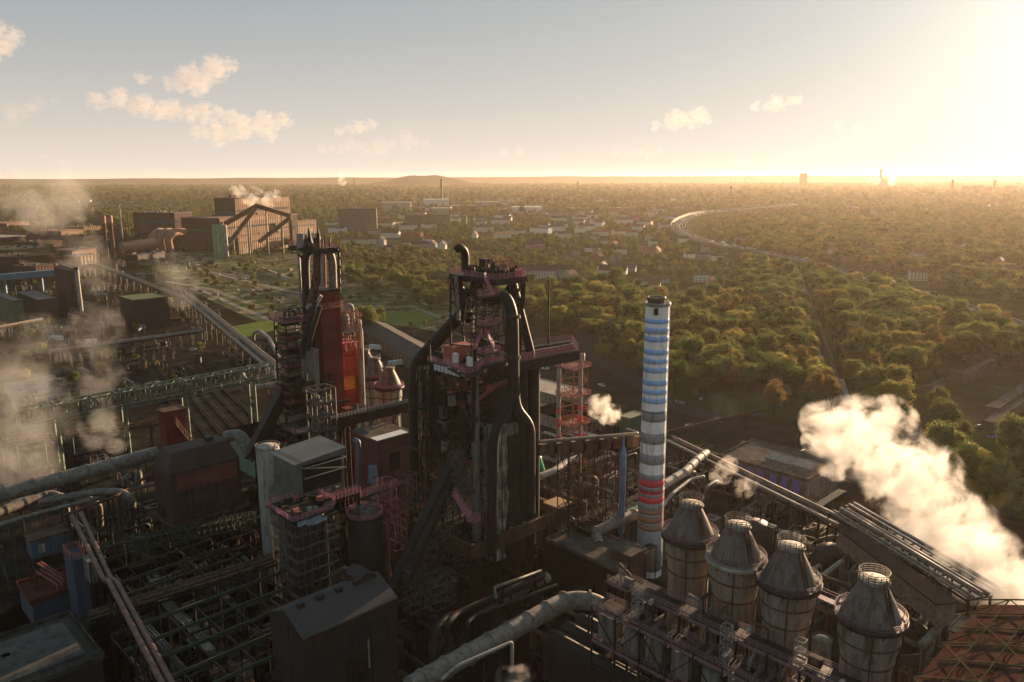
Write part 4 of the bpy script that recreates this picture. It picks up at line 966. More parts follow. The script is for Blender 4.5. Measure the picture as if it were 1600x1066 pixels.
# ================================================================== the four dome roofed stoves on the right
def stove(x, y, zr, R0, label, ribs, pale, mats, group, hole=False):
    t = thing('hot_stove', label, 'hot stove', (x, y, 0), group)
    mb = MB(); mb.lathe((x, y, 0), [(R0*.84, 0), (R0*.84, zr - 8.5), (R0*.87, zr - 7.6), (R0*.87, zr - 7.2), (R0*1.0, zr - 4.0), (R0*1.0, zr - .1)], 40); mb.build('shell', mats[0], t)
    mb = MB(); mb.lathe((x, y, 0), [(R0*.97, zr - .1), (R0*.97, zr + .5), (R0*.90, zr + 1.5), (R0*.72, zr + 3.7), (R0*.52, zr + 5.8), (R0*.43, zr + 6.6), (R0*.42, zr + 7.4)], 40); dm = mb.build('dome', mats[1], t)
    if ribs:
        mb = MB()
        for i in range(40):
            a = 2*math.pi*i/40; c, s_ = math.cos(a), math.sin(a)
            mb.beam((x + R0*.905*c, y + R0*.905*s_, zr + 1.5), (x + R0*.525*c, y + R0*.525*s_, zr + 5.8), .13)
            mb.beam((x + R0*.855*c, y + R0*.855*s_, 4), (x + R0*.855*c, y + R0*.855*s_, zr - 8.6), .12)
        mb.build('cladding_rib', mats[0], dm)
    for k, (za, rr_) in enumerate(((zr - 8.3, .86), (zr - 4.1, .995))):
        mb = MB(); mb.lathe((x, y, 0), [(R0*rr_, za), (R0*rr_ + .12, za + .05), (R0*rr_ + .12, za + .4), (R0*rr_, za + .45)], 40); mb.build('hoop', M['rust'], t)
    mb = MB(); mb.lathe((x, y, 0), [(R0*.90, zr), (R0*1.16, zr), (R0*1.16, zr + .22), (R0*.92, zr + .22)], 40); mb.lathe((x, y, 0), [(R0*1.17, zr - .5), (R0*1.19, zr - .5), (R0*1.19, zr + .4), (R0*1.17, zr + .4)], 40)
    mb.build('walkway', M['lightroof'] if pale else M['steel'], t)
    mb = MB(); mb.ring_rail((x, y, zr + .2), R0*1.15, 1.3, 28, .1, 3); mb.build('railing', M['mauve'], t)
    mb = MB()
    for i in range(12):
        a = 2*math.pi*i/12; mb.beam((x + R0*.98*math.cos(a), y + R0*.98*math.sin(a), zr - 1.6), (x + R0*1.14*math.cos(a), y + R0*1.14*math.sin(a), zr), .18); mb.cut()
    mb.build('bracket', M['steel'], t)
    mb = MB(); mb.lathe((x, y, 0), [(R0*.42, zr + 7.2), (R0*.52, zr + 7.2), (R0*.52, zr + 7.45), (R0*.1, zr + 7.5)], 24); mb.build('top_plate', M['grey'], t)
    mb = MB(); mb.ring_rail((x, y, zr + 7.5), R0*.5, 1.7, 16, .1, 4); mb.build('top_cage', M['scaf'], t)
    mb = MB(); a = -1.2; c, s_ = math.cos(a), math.sin(a)
    mb.stair((x + R0*.98*c, y + R0*.98*s_, zr + .2), (x + R0*.48*c, y + R0*.48*s_, zr + 7.4), .8, .09); mb.build('ladder', M['rust'], t)
    mb = MB(); 
    for a in (-1.9, -.7): mb.pipe([(x + R0*.85*math.cos(a), y + R0*.85*math.sin(a), 2), (x + R0*.85*math.cos(a), y + R0*.85*math.sin(a), zr - 10), (x + R0*1.05*math.cos(a), y + R0*1.05*math.sin(a), zr - 4), (x + R0*1.08*math.cos(a), y + R0*1.08*math.sin(a), zr - 1)], .14, 6); mb.cut()
    mb.build('riser', M['steel'], t)
    return t
M['mauve'] = noisy('faded_mauve_railing', (0.16, 0.09, 0.10), (0.24, 0.14, 0.15), .8, .6)
SG = [noisy('stove_shell', (0.15, 0.125, 0.10), (0.27, 0.235, 0.195), .22, .7, c3=(0.09, 0.06, 0.045), c3amt=.5, streak=1), noisy('stove_dome', (0.105, 0.085, 0.072), (0.17, 0.14, 0.12), .3, .65, .1, c3=(0.07, 0.045, 0.035), c3amt=.5, streak=1)]
SG2 = [noisy('rusty_stove_shell', (0.17, 0.13, 0.095), (0.28, 0.23, 0.18), .22, .75, c3=(0.12, 0.08, 0.055), c3amt=.45, streak=1), noisy('rusty_stove_dome', (0.11, 0.09, 0.075), (0.18, 0.15, 0.12), .3, .7, c3=(0.11, 0.06, 0.04), c3amt=.6, streak=1)]
ST = []
for i, (px, py, lab, rb, pl, ms) in enumerate(((1078, 836, 'brown stained stove nearest the striped chimney', False, False, SG2), (1150, 872, 'ribbed stove with pale ring, second from the striped chimney', True, True, SG2),
        (1232, 908, 'grey stove with smooth dome, third from the striped chimney', False, False, SG), (1360, 964, 'largest looking grey stove at the end of the row nearest the steam plume', False, False, SG))):
    q = G(px, py, 41.0); ST.append(q); stove(q.x, q.y, 41.0, 5.35, lab, rb, pl, ms, 'dome roofed stoves in a row on the right')
for i in range(3):
    a, b = ST[i], ST[i+1]; d = (b-a).normalized()
    mb = MB(); p0, p1 = a + d*5.6, b - d*5.6; s_ = d.cross(Z3)*.8; p0, p1 = a + d*4.5 + s_*0, b - d*4.5; pts = [p0 - s_, p1 - s_, p1 + s_, p0 + s_]
    deck(mb, [q - Z3*.3 for q in pts], .3); mb.rail([pts[0], pts[1]], 1.2, 1, .1, 2)
    solo('footbridge', ('short footbridge between the brown stove and the ribbed stove', 'short footbridge between the ribbed stove and the smooth third stove', 'longest footbridge between the third stove and the end stove')[i], 'footbridge', mb, M['mauve'])
# ------------------------------------------------ valve gallery in front of the stoves
gw = 9.0; gb = G(1045, 893, 31.5); uf = min((q - V*0).dot(U) for q in ST) - 5.9; GZ = 31.5
ga = G(1000, 878, GZ) ; ga = ga + U*(uf - gw - ga.dot(U)); gl = 78
t = thing('valve_gallery', 'long two storey steel gallery with railings and hoppers in front of the stoves', 'gallery', (ga.x, ga.y, 0))
def ge(a, b, z): return at(ga - V*a + U*b, z)
for z, w0, w1 in ((GZ - 4, 0, 4.5), (GZ, 5.0, gw), (GZ - 12, 0, gw)):
    mb = MB(); mb.prism([(q.x, q.y) for q in (ge(0, w0, 0), ge(gl, w0, 0), ge(gl, w1, 0), ge(0, w1, 0))], z - .25, z); mb.build('gallery_deck', M['steel'], t)
    mb = MB(); mb.rail([ge(0, w0, z), ge(gl, w0, z)], 1.3, 1.6, .1, 3); mb.cut(); mb.rail([ge(0, w1, z), ge(gl, w1, z)], 1.3, 1.6, .1, 3); mb.cut(); mb.beam(ge(0, w0, z - .5), ge(gl, w0, z - .5), .3, .7); mb.cut(); mb.beam(ge(0, w1, z-.5), ge(gl, w1, z-.5), .3, .7); mb.build('railing', M['mauve'], t)
mb = MB()
for k in range(13):
    a = gl*k/12
    for b in (0, 4.5, gw): mb.beam(ge(a, b, 0), ge(a, b, GZ - 4 if b < 4 else GZ), .45)
    mb.beam(ge(a, 0, GZ-6), ge(a, gw, GZ-6), .35, .5); mb.beam(ge(a, 0, 8), ge(a, gw, 8), .35, .5); mb.beam(ge(a, 0, GZ-12), ge(a, gw, GZ-5), .2)
    if k < 12: mb.beam(ge(a, 0, GZ-12 if k % 2 else GZ-5), ge(gl*(k+1)/12, 0, GZ-5 if k % 2 else GZ-12), .22)
mb.build('frame', M['steel'], t)
mb = MB()
for k in range(11):
    a = 3.5 + k*6.4; c = ge(a, 2.2, 0); 
    if k % 3 == 1: mb.lathe((c.x, c.y, 0), [(.6, GZ-16), (2.1, GZ-12), (2.1, GZ-6.5), (.4, GZ-6.2)], 16); mb.cut()
    else:
        q = [ge(a - 2, 0.4, 0), ge(a + 2, 0.4, 0), ge(a + 2, 4.2, 0), ge(a - 2, 4.2, 0)]; mb.prism([(w_.x, w_.y) for w_ in q], GZ-11, GZ-5.5); c2 = ge(a, 2.3, 0); mb.lathe((c2.x, c2.y, 0), [(.5, GZ-15), (1.9, GZ-11)], 4, False); mb.cut()
mb.build('hopper', M['grey'], t)
for k in range(11):
    a = 5 + k*6.3; mb = MB(); pts = [ge(a - 1.9, .6, GZ), ge(a + 1.9, .6, GZ), ge(a + 1.9, 3.9, GZ), ge(a - 1.9, 3.9, GZ)]
    mb.rail([q - Z3*3.9 for q in pts], 1.2, 1.2, .09, 3, True); mb.build('pit_railing', M['mauve'], t)
for k in range(36):
    a, b = rr.uniform(1, gl-1), rr.choice((rr.uniform(1, 3.5), rr.uniform(6, 8.5))); z = GZ - 4 if b < 4 else GZ; z = z if rr.random() < .75 else 14; q = ge(a, b, z); mb = MB()
    if rr.random() < .5: mb.box(q, (rr.uniform(.5, 2), rr.uniform(.5, 2.4), rr.uniform(.6, 2.2)), TH)
    else: mb.pipe([q, q + Z3*rr.uniform(1, 3.5), q + Z3*3 + rr.choice((U, V))*rr.uniform(1, 4)], rr.uniform(.15, .45), 8)
    mb.build('valve_gear', M[rr.choice(('steel', 'grey', 'rust'))], t)
for a, b, h in ((11, 1.6, 6.5), (31, 3.4, 7), (52, 1.5, 6), (44, 7.5, 8)): mb = MB(); mb.scaffold(ge(a, b, GZ - 4), 1.7, 1.7, h, 1, 1, 4, TH, .1); mb.build('access_tower', M['railgrey'], t)
mb = MB(); mb.pipe([ge(18, 6.5, 2), ge(18, 6.5, GZ-7), ge(18, 13, GZ-7)], .9, 12); mb.cut(); mb.pipe([ge(38, 6.5, 2), ge(38, 6.5, GZ-9), ge(38, 13, GZ-9)], 1.1, 12); mb.cut(); mb.pipe([ge(2, 6, 11), ge(gl, 6, 11)], .9, 12); mb.cut(); mb.pipe([ge(2, 3, 10), ge(gl, 3, 10)], .6, 12); mb.build('duct', M['steel'], t)
for k in range(3): mb = MB(); q = ge(14 + k*19.7, (2.2, 7, 4)[k], GZ + 1); mb.box(q, (1.0, .6, 1.0), TH); mb.build('lamp_box', M['lightroof'], t)
# ------------------------------------------------ ground level mains between gallery and furnace
def W(*ps): return [G(px, py, z) for px, py, z in ps]
run('gas_main', 'thick curved grey pipe bending down at its right end in front of the gallery', 'pipeline', W((640, 1074, 20), (800, 985, 20), (885, 938, 20), (925, 938, 20), (962, 962, 19), (971, 980, 16), (975, 1020, 8)), 2.15, M['pipe'], 22, 6, flange=6.2, supports=16)
for k, (r_, ps, lab) in enumerate(((.75, [(676, 1030, 8), (678, 985, 14), (700, 962, 14), (745, 950, 14), (845, 905, 14)], 'black pipe loop nearest the gable roofed dark building'), (.8, [(700, 1010, 8), (697, 975, 15), (716, 958, 15), (850, 898, 15)], 'bluish black pipe loop behind the thick curved grey pipe'),
        (.55, [(728, 1000, 8), (728, 975, 14), (742, 962, 14), (870, 915, 14)], 'thin black pipe loop beside the bluish one'), (1.5, [(752, 948, 12), (800, 928, 12), (856, 902, 12)], 'short fat grey pipe with shining bends below the furnace collar'), (.4, [(775, 935, 16), (772, 918, 18), (810, 905, 18), (845, 892, 16)], 'thin grey pipe over the fat pipe below the collar'))):
    run('pipeline', lab, 'pipe', W(*ps), r_, M['black'] if k < 3 else M['pipe'], 12, None, 'pipes at the foot of the middle furnace', flange=7 if k == 3 else 0, supports=12)
run('pipeline', 'thin pale elbow pipe running beside the thick curved grey pipe', 'pipe', W((690, 1062, 22), (716, 1040, 24), (800, 1003, 24), (800, 1040, 18)), .35, M['palegrey'], 8)
run('pipeline', 'brown pipe with elbow left of the foot of the striped chimney', 'pipe', W((935, 850, 14), (930, 832, 16), (995, 802, 16), (1006, 812, 12)), 1.6, M['pipe'], 16, 3, flange=9)
run('pipeline', 'large pale pipe reaching from the chimney up to the junction of pipes', 'pipe', W((1030, 762, 16), (1070, 738, 16), (1088, 720, 16), (1104, 708, 15)), 1.5, M['palegrey'], 16, 3, flange=7, supports=14)
run('pipeline', 'slender pale pipe below the large pale pipe right of the chimney', 'pipe', W((1036, 790, 12), (1050, 772, 14), (1078, 750, 14), (1100, 744, 14), (1098, 760, 8)), .6, M['palegrey'], 10)
run('pipeline', 'bent pipe hook between the chimney and the ribbed stove', 'pipe', W((1100, 780, 8), (1104, 762, 14), (1118, 752, 14), (1128, 756, 12)), .6, M['pipe'], 10)
run('pipeline', 'pipe with white end beside the furnace shutter', 'pipe', W((843, 745, 20), (868, 735, 20), (886, 722, 20), (905, 715, 20)), 1.2, M['palegrey'], 12, supports=9)
# low roofs at the bottom edge
for (cx, cy, z, pr, pl, lab) in ((1010, 1092, 12, 1052, 862, 'long dark roofed shed with black roof slots at the bottom edge'), (1060, 1010, 9, 1090, 962, 'low dark shed roof right of the bent pipe end')):
    C = G(cx, cy, z); lv = 34 if z == 12 else 24; lu = 16 if z == 12 else 5; base = C; t = thing('shed', lab, 'shed', (C.x, C.y, 0)); q0 = C + U*2
    mb = MB(); mb.prism([(q.x, q.y) for q in quad(q0 - V*2, lu, lv)], 0, z - 1.5); mb.build('wall', M['dkbrown'], t)
    mb = MB(); n_ = 3 if z == 12 else 1
    for k in range(n_):
        c = q0 + U*(lu/n_*(k+.5)) + V*(lv/2 - 2); mb.gable((c.x, c.y, z - 1.4), lv, lu/n_*.74, .5, 1.0, TH + math.pi/2); mb.cut()
    mb.build('roof', M['dkbrown'], t)
# dark retaining walls and sunlit low roofs right of the furnace collar
block('bunker', 'long dark walled bunker with dusty top right of the furnace collar', 'bunker', 962, 893, 14, 1010, 855, M['black'], M['roof'], 0, .8)
block('kiosk', 'small tan roofed kiosk at the right end of the furnace collar', 'kiosk', 873, 795, 22, 892, 850, M['rust'], noisy('tan_roof', (.34, .22, .12), (.42, .28, .16), .3, .8), 18, 0)
block('machine_house', 'brown box house left of the chimney foot', 'machine house', 985, 871, 17, 1006, 953, M['brown'], M['roof'], 0, .2)
block('cabin', 'low open topped pen of pale beams left of the brown elbow pipe', 'pen', 925, 838, 15, 950, 900, M['steel'], M['black'], 10, 1.2)
mb = MB(); q = G(985, 806, 14); mb.tube(q - U*5, q + U*5, 2.0, n=18); solo('tank', 'dark green lying tank behind the chimney foot', 'tank', mb, noisy('tank_green', (.02, .12, .07), (.03, .18, .10), .5, .5))
mb = MB(); q = P(972, 775, 228); zt_ = P(972, 712, 228).z; mb.lathe((q.x, q.y, q.z - 12), [(1.0, 0), (1.0, zt_ - q.z + 12), (.7, zt_ - q.z + 14), (.3, zt_ - q.z + 15), (.25, zt_ - q.z + 18)], 16)
solo('scrubber', 'slim shiny blue upright vessel left of the striped chimney', 'vessel', mb, noisy('steel_blue', (.12, .22, .42), (.20, .32, .52), .3, .3, .5))
mb = MB(); mb.pipe(W((843, 706, 30), (843, 716, 30), (849, 735, 26)), .6, 10); solo('pipe_bend', 'bright green pipe bend beside the furnace shutter', 'pipe', mb, noisy('pipe_green', (.05, .42, .16), (.08, .5, .2), .5, .5))
# ------------------------------------------------ conveyor gallery right of the furnace
a, b = P(840, 702, 218), P(994, 688, 236)
t = thing('conveyor_bridge', 'brown tubular conveyor bridge between the middle furnace and the chimney', 'conveyor', ((a+b)/2).to_tuple())
mb = MB(); mb.beam(a, b, 3.0, 3.2); mb.build('gallery', M['rust'], t)
mb = MB(); mb.pipe([a + Z3*2.4 - V*.8, b + Z3*2.4 - V*.8, b + Z3*2.6 + V*4], .5, 10); mb.build('pipe', M['pipe'], t)
mb = MB(); d_ = (b-a).normalized()
for s_ in range(1, 7): q = a.lerp(b, s_/7); mb.tube(q - d_*.3, q + d_*.3, 2.35, n=18); mb.cut()
mb.build('hoop', M['steel'], t)
for k in (.3, .55, .8):
    q = a.lerp(b, k); mb = MB(); mb.lattice(at(q, 6), 4.5, 4.5, q.z - 8, 6, TH, .32); mb.build('trestle_tower', M['steel'] if k != .55 else M['rust'], t)
def clutter(px0, px1, py0, py1, z0, z1, n, seed, names=('pipe', 'box'), mats=('steel', 'rust', 'pipe', 'grey', 'black'), where='', hmax=8):
    """loose plant equipment standing on the yard: every piece is a thing"""
    r = random.Random(seed)
    for k in range(n):
        px, py = r.uniform(px0, px1), r.uniform(py0, py1); z = r.uniform(z0, z1); q = G(px, py, z); t = r.random(); mb = MB(); m = r.choice(mats); mw = {'steel': 'sooty', 'rust': 'rusty', 'pipe': 'dusty tan', 'grey': 'grey', 'black': 'black', 'palegrey': 'pale', 'railgrey': 'pale', 'green': 'green', 'dkgreen': 'dull green', 'rosered': 'faded red'}.get(m, 'dark')
        if t < .30:
            d = r.choice((U, V)); l = r.uniform(6, 22); rr_ = r.uniform(.25, .8); a_ = at(q, max(1.5, z)); mb.pipe([at(a_, 0), a_, a_ + d*l, at(a_ + d*l, 0)], rr_, 8, 1.2); nm, ct, lb = 'pipe_run', 'pipe', '%s pipe on low legs %s' % (mw, where)
        elif t < .50:
            d = r.choice((U, V)); l = r.uniform(10, 26); a_ = at(q, 0); h = max(3, z + 2)
            n_ = max(2, int(l/5)); s_ = d.cross(Z3)*1.2
            for i in range(n_ + 1):
                c = a_ + d*l*i/n_; mb.beam(c + s_, c + s_ + Z3*h, .28); mb.beam(c - s_, c - s_ + Z3*h, .28); mb.beam(c + s_*1.2 + Z3*h, c - s_*1.2 + Z3*h, .3)
            for k2 in range(4): o = s_*(-.9 + .6*k2) + Z3*(h + .35); mb.tube(a_ + o, a_ + d*l + o, r.uniform(.14, .34), n=7)
            nm, ct, lb = 'pipe_rack', 'pipe rack', '%s pipe rack carrying four lines %s' % (mw, where)
        elif t < .68:
            w_, l_, h = r.uniform(2, 6), r.uniform(3, 9), r.uniform(2.5, hmax*.8); mb.box(at(q, 0), (l_, w_, h), TH); mb.box(at(q, h + .003), (l_ + .5, w_ + .5, .25), TH); mb.box(at(q, h + .26), (l_*.3, w_*.4, .8), TH); nm, ct, lb = 'equipment_house', 'plant hut', '%s flat roofed equipment hut %s' % (mw, where)
        elif t < .80:
            R_, h = r.uniform(1, 2.6), r.uniform(3, hmax); mb.lathe((q.x, q.y, 0), [(R_, 0), (R_, h), (R_*.7, h + R_*.4), (.15, h + R_*.55)], 18); mb.ring_rail((q.x, q.y, h), R_*1.02, 1.0, 12, .08, 2); nm, ct, lb = 'storage_tank', 'tank', '%s round tank with railed top %s' % (mw, where)
        elif t < .93:
            h = r.uniform(hmax*.5, hmax*1.2); mb.scaffold(at(q, 0), r.uniform(3, 6), r.uniform(3, 5), h, 2, 2, max(2, int(h/2.6)), TH, .2)
            for j in range(5): p_ = at(q + U*r.uniform(-1.5, 1.5) + V*r.uniform(-1.5, 1.5), r.uniform(0, h*.8)); mb.box(p_, (1.3, 1.1, 1.4), TH)
            nm, ct, lb = 'steel_trestle', 'steel trestle', '%s open steel trestle with machinery %s' % (mw, where)
        else:
            h = r.uniform(hmax, hmax*1.8); mb.tube(at(q, 0), at(q, h), .22, .12, 8); mb.beam(at(q, h), at(q, h) + U*1.4, .12); mb.box(at(q, h - .2) + U*1.3, (.9, .4, .25), TH); nm, ct, lb = 'lamp_mast', 'lamp mast', '%s lamp mast %s' % (mw, where)
        solo(nm, lb, ct, mb, M[m], '%ss %s' % (ct, where))
clutter(880, 1000, 700, 830, 4, 14, 44, 21, where='between the middle furnace and the striped chimney', hmax=15)
clutter(1040, 1250, 700, 800, 3, 10, 50, 22, where='behind the stoves', hmax=8)
clutter(880, 1010, 900, 1040, 4, 12, 20, 23, where='between the thick bent pipe and the gallery', mats=('steel', 'black', 'rust'), hmax=9)
clutter(1180, 1300, 790, 860, 3, 8, 16, 24, where='between the third stove and the pipe rack', hmax=7)
clutter(1240, 1330, 880, 1000, 4, 14, 18, 28, where='between the last two stoves', hmax=13)
clutter(850, 1000, 640, 700, 2, 7, 16, 25, where='below the red pipe tower', hmax=7)
clutter(1310, 1480, 960, 1060, 2, 8, 14, 26, where='in the dark yard beside the end stove', mats=('steel', 'black', 'rust'), hmax=7)
# ------------------------------------------------ red tower with two stacks
q = P(895, 680, 292); q = at(q, 0); zt_ = P(895, 572, 292).z
t = thing('stack_tower', 'red lattice tower holding two thin stacks with round caps right of the furnace', 'stack', q)
mb = MB(); mb.lattice(q, 8.5, 7, zt_, 9, TH, .28); mb.build('lattice', M['rustrail'], t)
for px, y_ in ((873, 562), (907, 553)):
    c = P(px, 600, 292); c = at(c, 0); zc_ = P(px, y_ + 10, 292).z; mb = MB(); mb.tube(c, at(c, zc_), .85, n=14); st = mb.build('stack', M['palegrey'], t)
    mb = MB(); mb.lathe((c.x, c.y, 0), [(1.5, zc_), (1.6, zc_ + 2.6), (1.2, zc_ + 2.7), (.8, zc_ + .4)], 14); mb.build('cap', M['palegrey'], st)
    for k in range(6): z = zc_*(.08 + .11*k); mb = MB(); mb.tube(at(c, z), at(c, z + (3.2 if k in (2, 4) else 1.5)), .88, n=14); mb.build('red_band', M['chred'] if k > 1 else M['rustrail'], st)
for z in (zt_, zt_*.78, zt_*.55): mb = MB(); pts = [at(q, z) + U*x_*5.2 + V*y_*4.4 for x_, y_ in ((-1, -1), (1, -1), (1, 1), (-1, 1))]; deck(mb, pts, .25); mb.rail(pts, 1.4, 1.3, .13, 3, True); mb.build('platform', M['rustrail'], t)
# ------------------------------------------------ yard buildings beyond the furnace on the right
block('shed', 'long shed with pale tan roof behind the crane gantry', 'shed', 880, 622, 7, 918, 800, M['concrete'], M['lightroof'], 0, .3)
block('shed', 'lower pale roofed shed beside the long tan shed', 'shed', 845, 640, 6, 866, 800, M['concrete'], M['roof'], 0, .3)
t, C, lu, lv = block('walled_basin', 'grey walled settling basin behind the conveyor bridge', 'basin', 905, 663, 6, 945, 838, M['concrete'], M['darkpit'], 0, 1.6)
block('container_shed', 'dull green box shed left of the striped chimney', 'shed', 984, 655, 10, 1006, 968, noisy('green_sheet', (.04, .09, .05), (.06, .12, .07), .2, .7, corr=1.), noisy('pale_green_roof', (.16, .17, .10), (.22, .22, .14), .2, .8), 0, .2)
block('pump_house', 'small pale flat roofed pump house by the red tower', 'pump house', 915, 690, 4, 935, 885, M['concrete'], M['lightroof'], 0, .2)
t, C, lu, lv = block('works_hall', 'grey hall with purple wall stripes left of the steam plume', 'hall', 1262, 752, 12, 1310, 1124, M['grey'], M['roof'], 0, .7)
for k in range(7):
    b0 = lv*(.08 + .13*k); mb = MB(); mb.prism([(w_.x, w_.y) for w_ in quad(C + V*b0 - U*.2, .19, 2.4)], 1.5, 11); mb.build('purple_panel', noisy('purple_paint', (.16, .12, .42), (.22, .17, .5), .5, .6), t)
mb = MB(); c = C + U*lu*.5 + V*lv*.35; mb.gable((c.x, c.y, 12.4), lv*.5, 6, .6, 1.4, TH + math.pi/2); mb.build('roof_light', M['palegrey'], t)
# long pipe racks that run down to the right edge
def rack(name, label, cat, a, b, wd, n, lines, mat, lmat, h0=0.0, beam=.4, group=None):
    t = thing(name, label, cat, ((a+b)/2).xy.to_3d(), group); d = (b-a).normalized(); s_ = d.cross(Z3).normalized()*wd/2
    for i in range(n + 1):
        q = a.lerp(b, i/n); mb = MB(); mb.beam(at(q + s_, h0), q + s_, beam); mb.beam(at(q - s_, h0), q - s_, beam); mb.beam(q + s_*1.15, q - s_*1.15, beam); m_ = (q.z + h0)/2; mb.beam(at(q + s_, m_), at(q - s_, m_), beam*.7); mb.beam(at(q + s_, h0), at(q - s_, m_), beam*.6); mb.build('trestle', mat, t)
    mb = MB()
    for sg in (-1, 1): mb.beam(a + s_*sg - Z3*.3, b + s_*sg - Z3*.3, beam*.8, beam*1.4)
    mb.build('longitudinal_beam', mat, t)
    for (o, r_, dz) in lines: mb = MB(); off = s_*o + Z3*(dz + r_ + .2); mb.tube(a + off, b + off, r_, n=12); mb.build('pipe', lmat, t)
    return t
rack('pipe_rack', 'long pipe rack running from the chimney down to the steam plume', 'pipe rack', G(1050, 690, 13), G(1320, 822, 13), 7, 13, [(-.8, .5, 0), (-.3, .8, 0), (.4, .4, 0), (.8, .6, 0), (0, .3, 1.8)], M['steel'], M['pipe'])
rack('pipe_rack', 'pipe rack along the sloping gallery under the steam plume', 'pipe rack', G(1310, 800, 16), G(1530, 935, 16), 7, 9, [(-.8, .5, 0), (-.2, .7, 0), (.5, .4, 0), (.9, .35, 0)], M['steel'], M['pipe'])
rack('pipe_rack', 'rearmost thin pipe line on trestles beyond the steam plume', 'pipe rack', G(1330, 790, 13), G(1560, 925, 13), 4, 8, [(-.5, .5, 0), (.5, .4, 0)], M['steel'], M['palegrey'])
rack('pipeline', 'single thin pipe on posts rising to the right beyond the chimney', 'pipeline', G(1012, 684, 9), G(1190, 641, 9), 1.4, 7, [(0, .45, 0)], M['steel'], M['rust'])
a, b = G(1322, 842, 14), G(1478, 962, 14)
t = thing('conveyor_gallery', 'long pale sided enclosed conveyor gallery below the steam plume', 'conveyor', ((a+b)/2).to_tuple())
mb = MB(); mb.beam(a, b, 5, 5.5); mb.build('gallery', M['pipe'], t); mb = MB(); mb.beam(a + Z3*3.1, b + Z3*3.1, 5.8, .5); mb.build('roof', noisy('sooty_felt', (.03, .025, .02), (.05, .04, .033), .2, .95), t)
for k in range(5): q = a.lerp(b, .1 + .2*k); mb = MB(); mb.beam(at(q + U*2, 0), at(q + U*2, q.z - 2.8), .5); mb.beam(at(q - U*2, 0), at(q - U*2, q.z - 2.8), .5); mb.beam(at(q + U*2, 2), at(q - U*2, q.z - 3), .3); mb.build('trestle', M['steel'], t)
mb = MB(); q = G(1385, 985, 6); mb.lathe((q.x, q.y, 0), [(11, 0), (11, 6), (10.4, 6), (10.4, 1)], 32); mb.lathe((q.x, q.y, 0), [(.1, 1), (10.4, 1)], 32); solo('round_basin', 'wide dark round basin beside the end stove', 'basin', mb, M['steel'])
for k, (px, py) in enumerate(((1180, 820), (1300, 860), (1345, 905))): mb = MB(); q = G(px, py, 8); mb.lathe((q.x, q.y, 0), [(5, 0), (5, 8), (4, 8.8), (.3, 9.4)], 28); solo('round_tank', ('sooty round tank behind the ribbed stove', 'sooty round tank behind the third stove', 'sooty round tank behind the end stove')[k], 'tank', mb, M['black'])
# lattice hall at the right edge
h0 = G(1532, 940, 34)
t = thing('lattice_hall', 'rust red hall roof under a raised green steel lattice at the bottom right corner', 'hall', (h0.x, h0.y, 0))
lvn, lun = 60, 44; ho = at(h0 - V*lvn - U*lun, 0)
mb = MB(); mb.prism([(q.x, q.y) for q in quad(ho, lun, lvn)], 0, 33); mb.build('wall', M['brown'], t)
def hz(a_): return 33.1 + 8*math.sin(math.pi*min(1, max(0, a_)))
mb = MB(); nseg = 16; vs = []
for i in range(nseg + 1):
    a_ = i/nseg; q = ho + V*lvn*a_; vs += [at(q - U*.4, hz(a_)), at(q + U*(lun + .4), hz(a_))]
mb.add(vs, [(2*i, 2*i+1, 2*i+3, 2*i+2) for i in range(nseg)], True); mb.build('roof', noisy('rust_red_roof', (.055, .028, .021), (.085, .043, .033), .15, .9, corr=.9, c3=(.05, .024, .018), c3amt=.4), t)
mb = MB(); na_, nb = 6, 12
for i in range(na_ + 1):
    for k in range(nb):
        p = at(ho + U*lun*i/na_ + V*lvn*k/nb, hz(k/nb) + 1.3); p2 = at(ho + U*lun*i/na_ + V*lvn*(k+1)/nb, hz((k+1)/nb) + 1.3); mb.beam(p, p2, .24)
        if i < na_:
            q = at(ho + U*lun*(i+1)/na_ + V*lvn*k/nb, hz(k/nb) + 1.3); q2 = at(ho + U*lun*(i+1)/na_ + V*lvn*(k+1)/nb, hz((k+1)/nb) + 1.3)
            mb.beam(p, q, .24); mb.beam(p if (i+k) % 2 else p2, q2 if (i+k) % 2 else q, .16); mb.beam(p, p - Z3*1.2, .2)
mb.build('lattice', noisy('olive_lattice', (.055, .052, .03), (.085, .08, .045), .5, .95), t)
block('block_house', 'pale grey box at the head of the lattice hall', 'plant building', 1520, 1000, 18, 1536, 1482, M['palegrey'], M['roof'], 0, .2)
mb = MB(); a, b = G(1440, 1010, 8), G(1470, 975, 10); mb.beam(a, b, 1.6, 1.2); mb.beam(at(a, 0), a, .5); mb.beam(at(b, 0), b, .5); solo('chute', 'slanting pale chute in the dark yard right of the end stove', 'chute', mb, M['pipe'])
# stoves with pink rings behind the red furnace
M['pinkring'] = M['pink']; mv = M['mauve']; M['mauve'] = M['pink']
for i, (px, py, lab) in enumerate(((608, 604, 'small stove with bright pink ring right of the red furnace'), (586, 588, 'small pink ringed stove half hidden behind its neighbour'), (570, 574, 'farthest small pink ringed stove beside the orange panels'))):
    q = P(px, py, 300 + 12*i); stove(q.x, q.y, q.z, 4.9, lab, False, False, [M['palegrey'], SG[1]], 'pink ringed stoves right of the red furnace')
M['mauve'] = mv
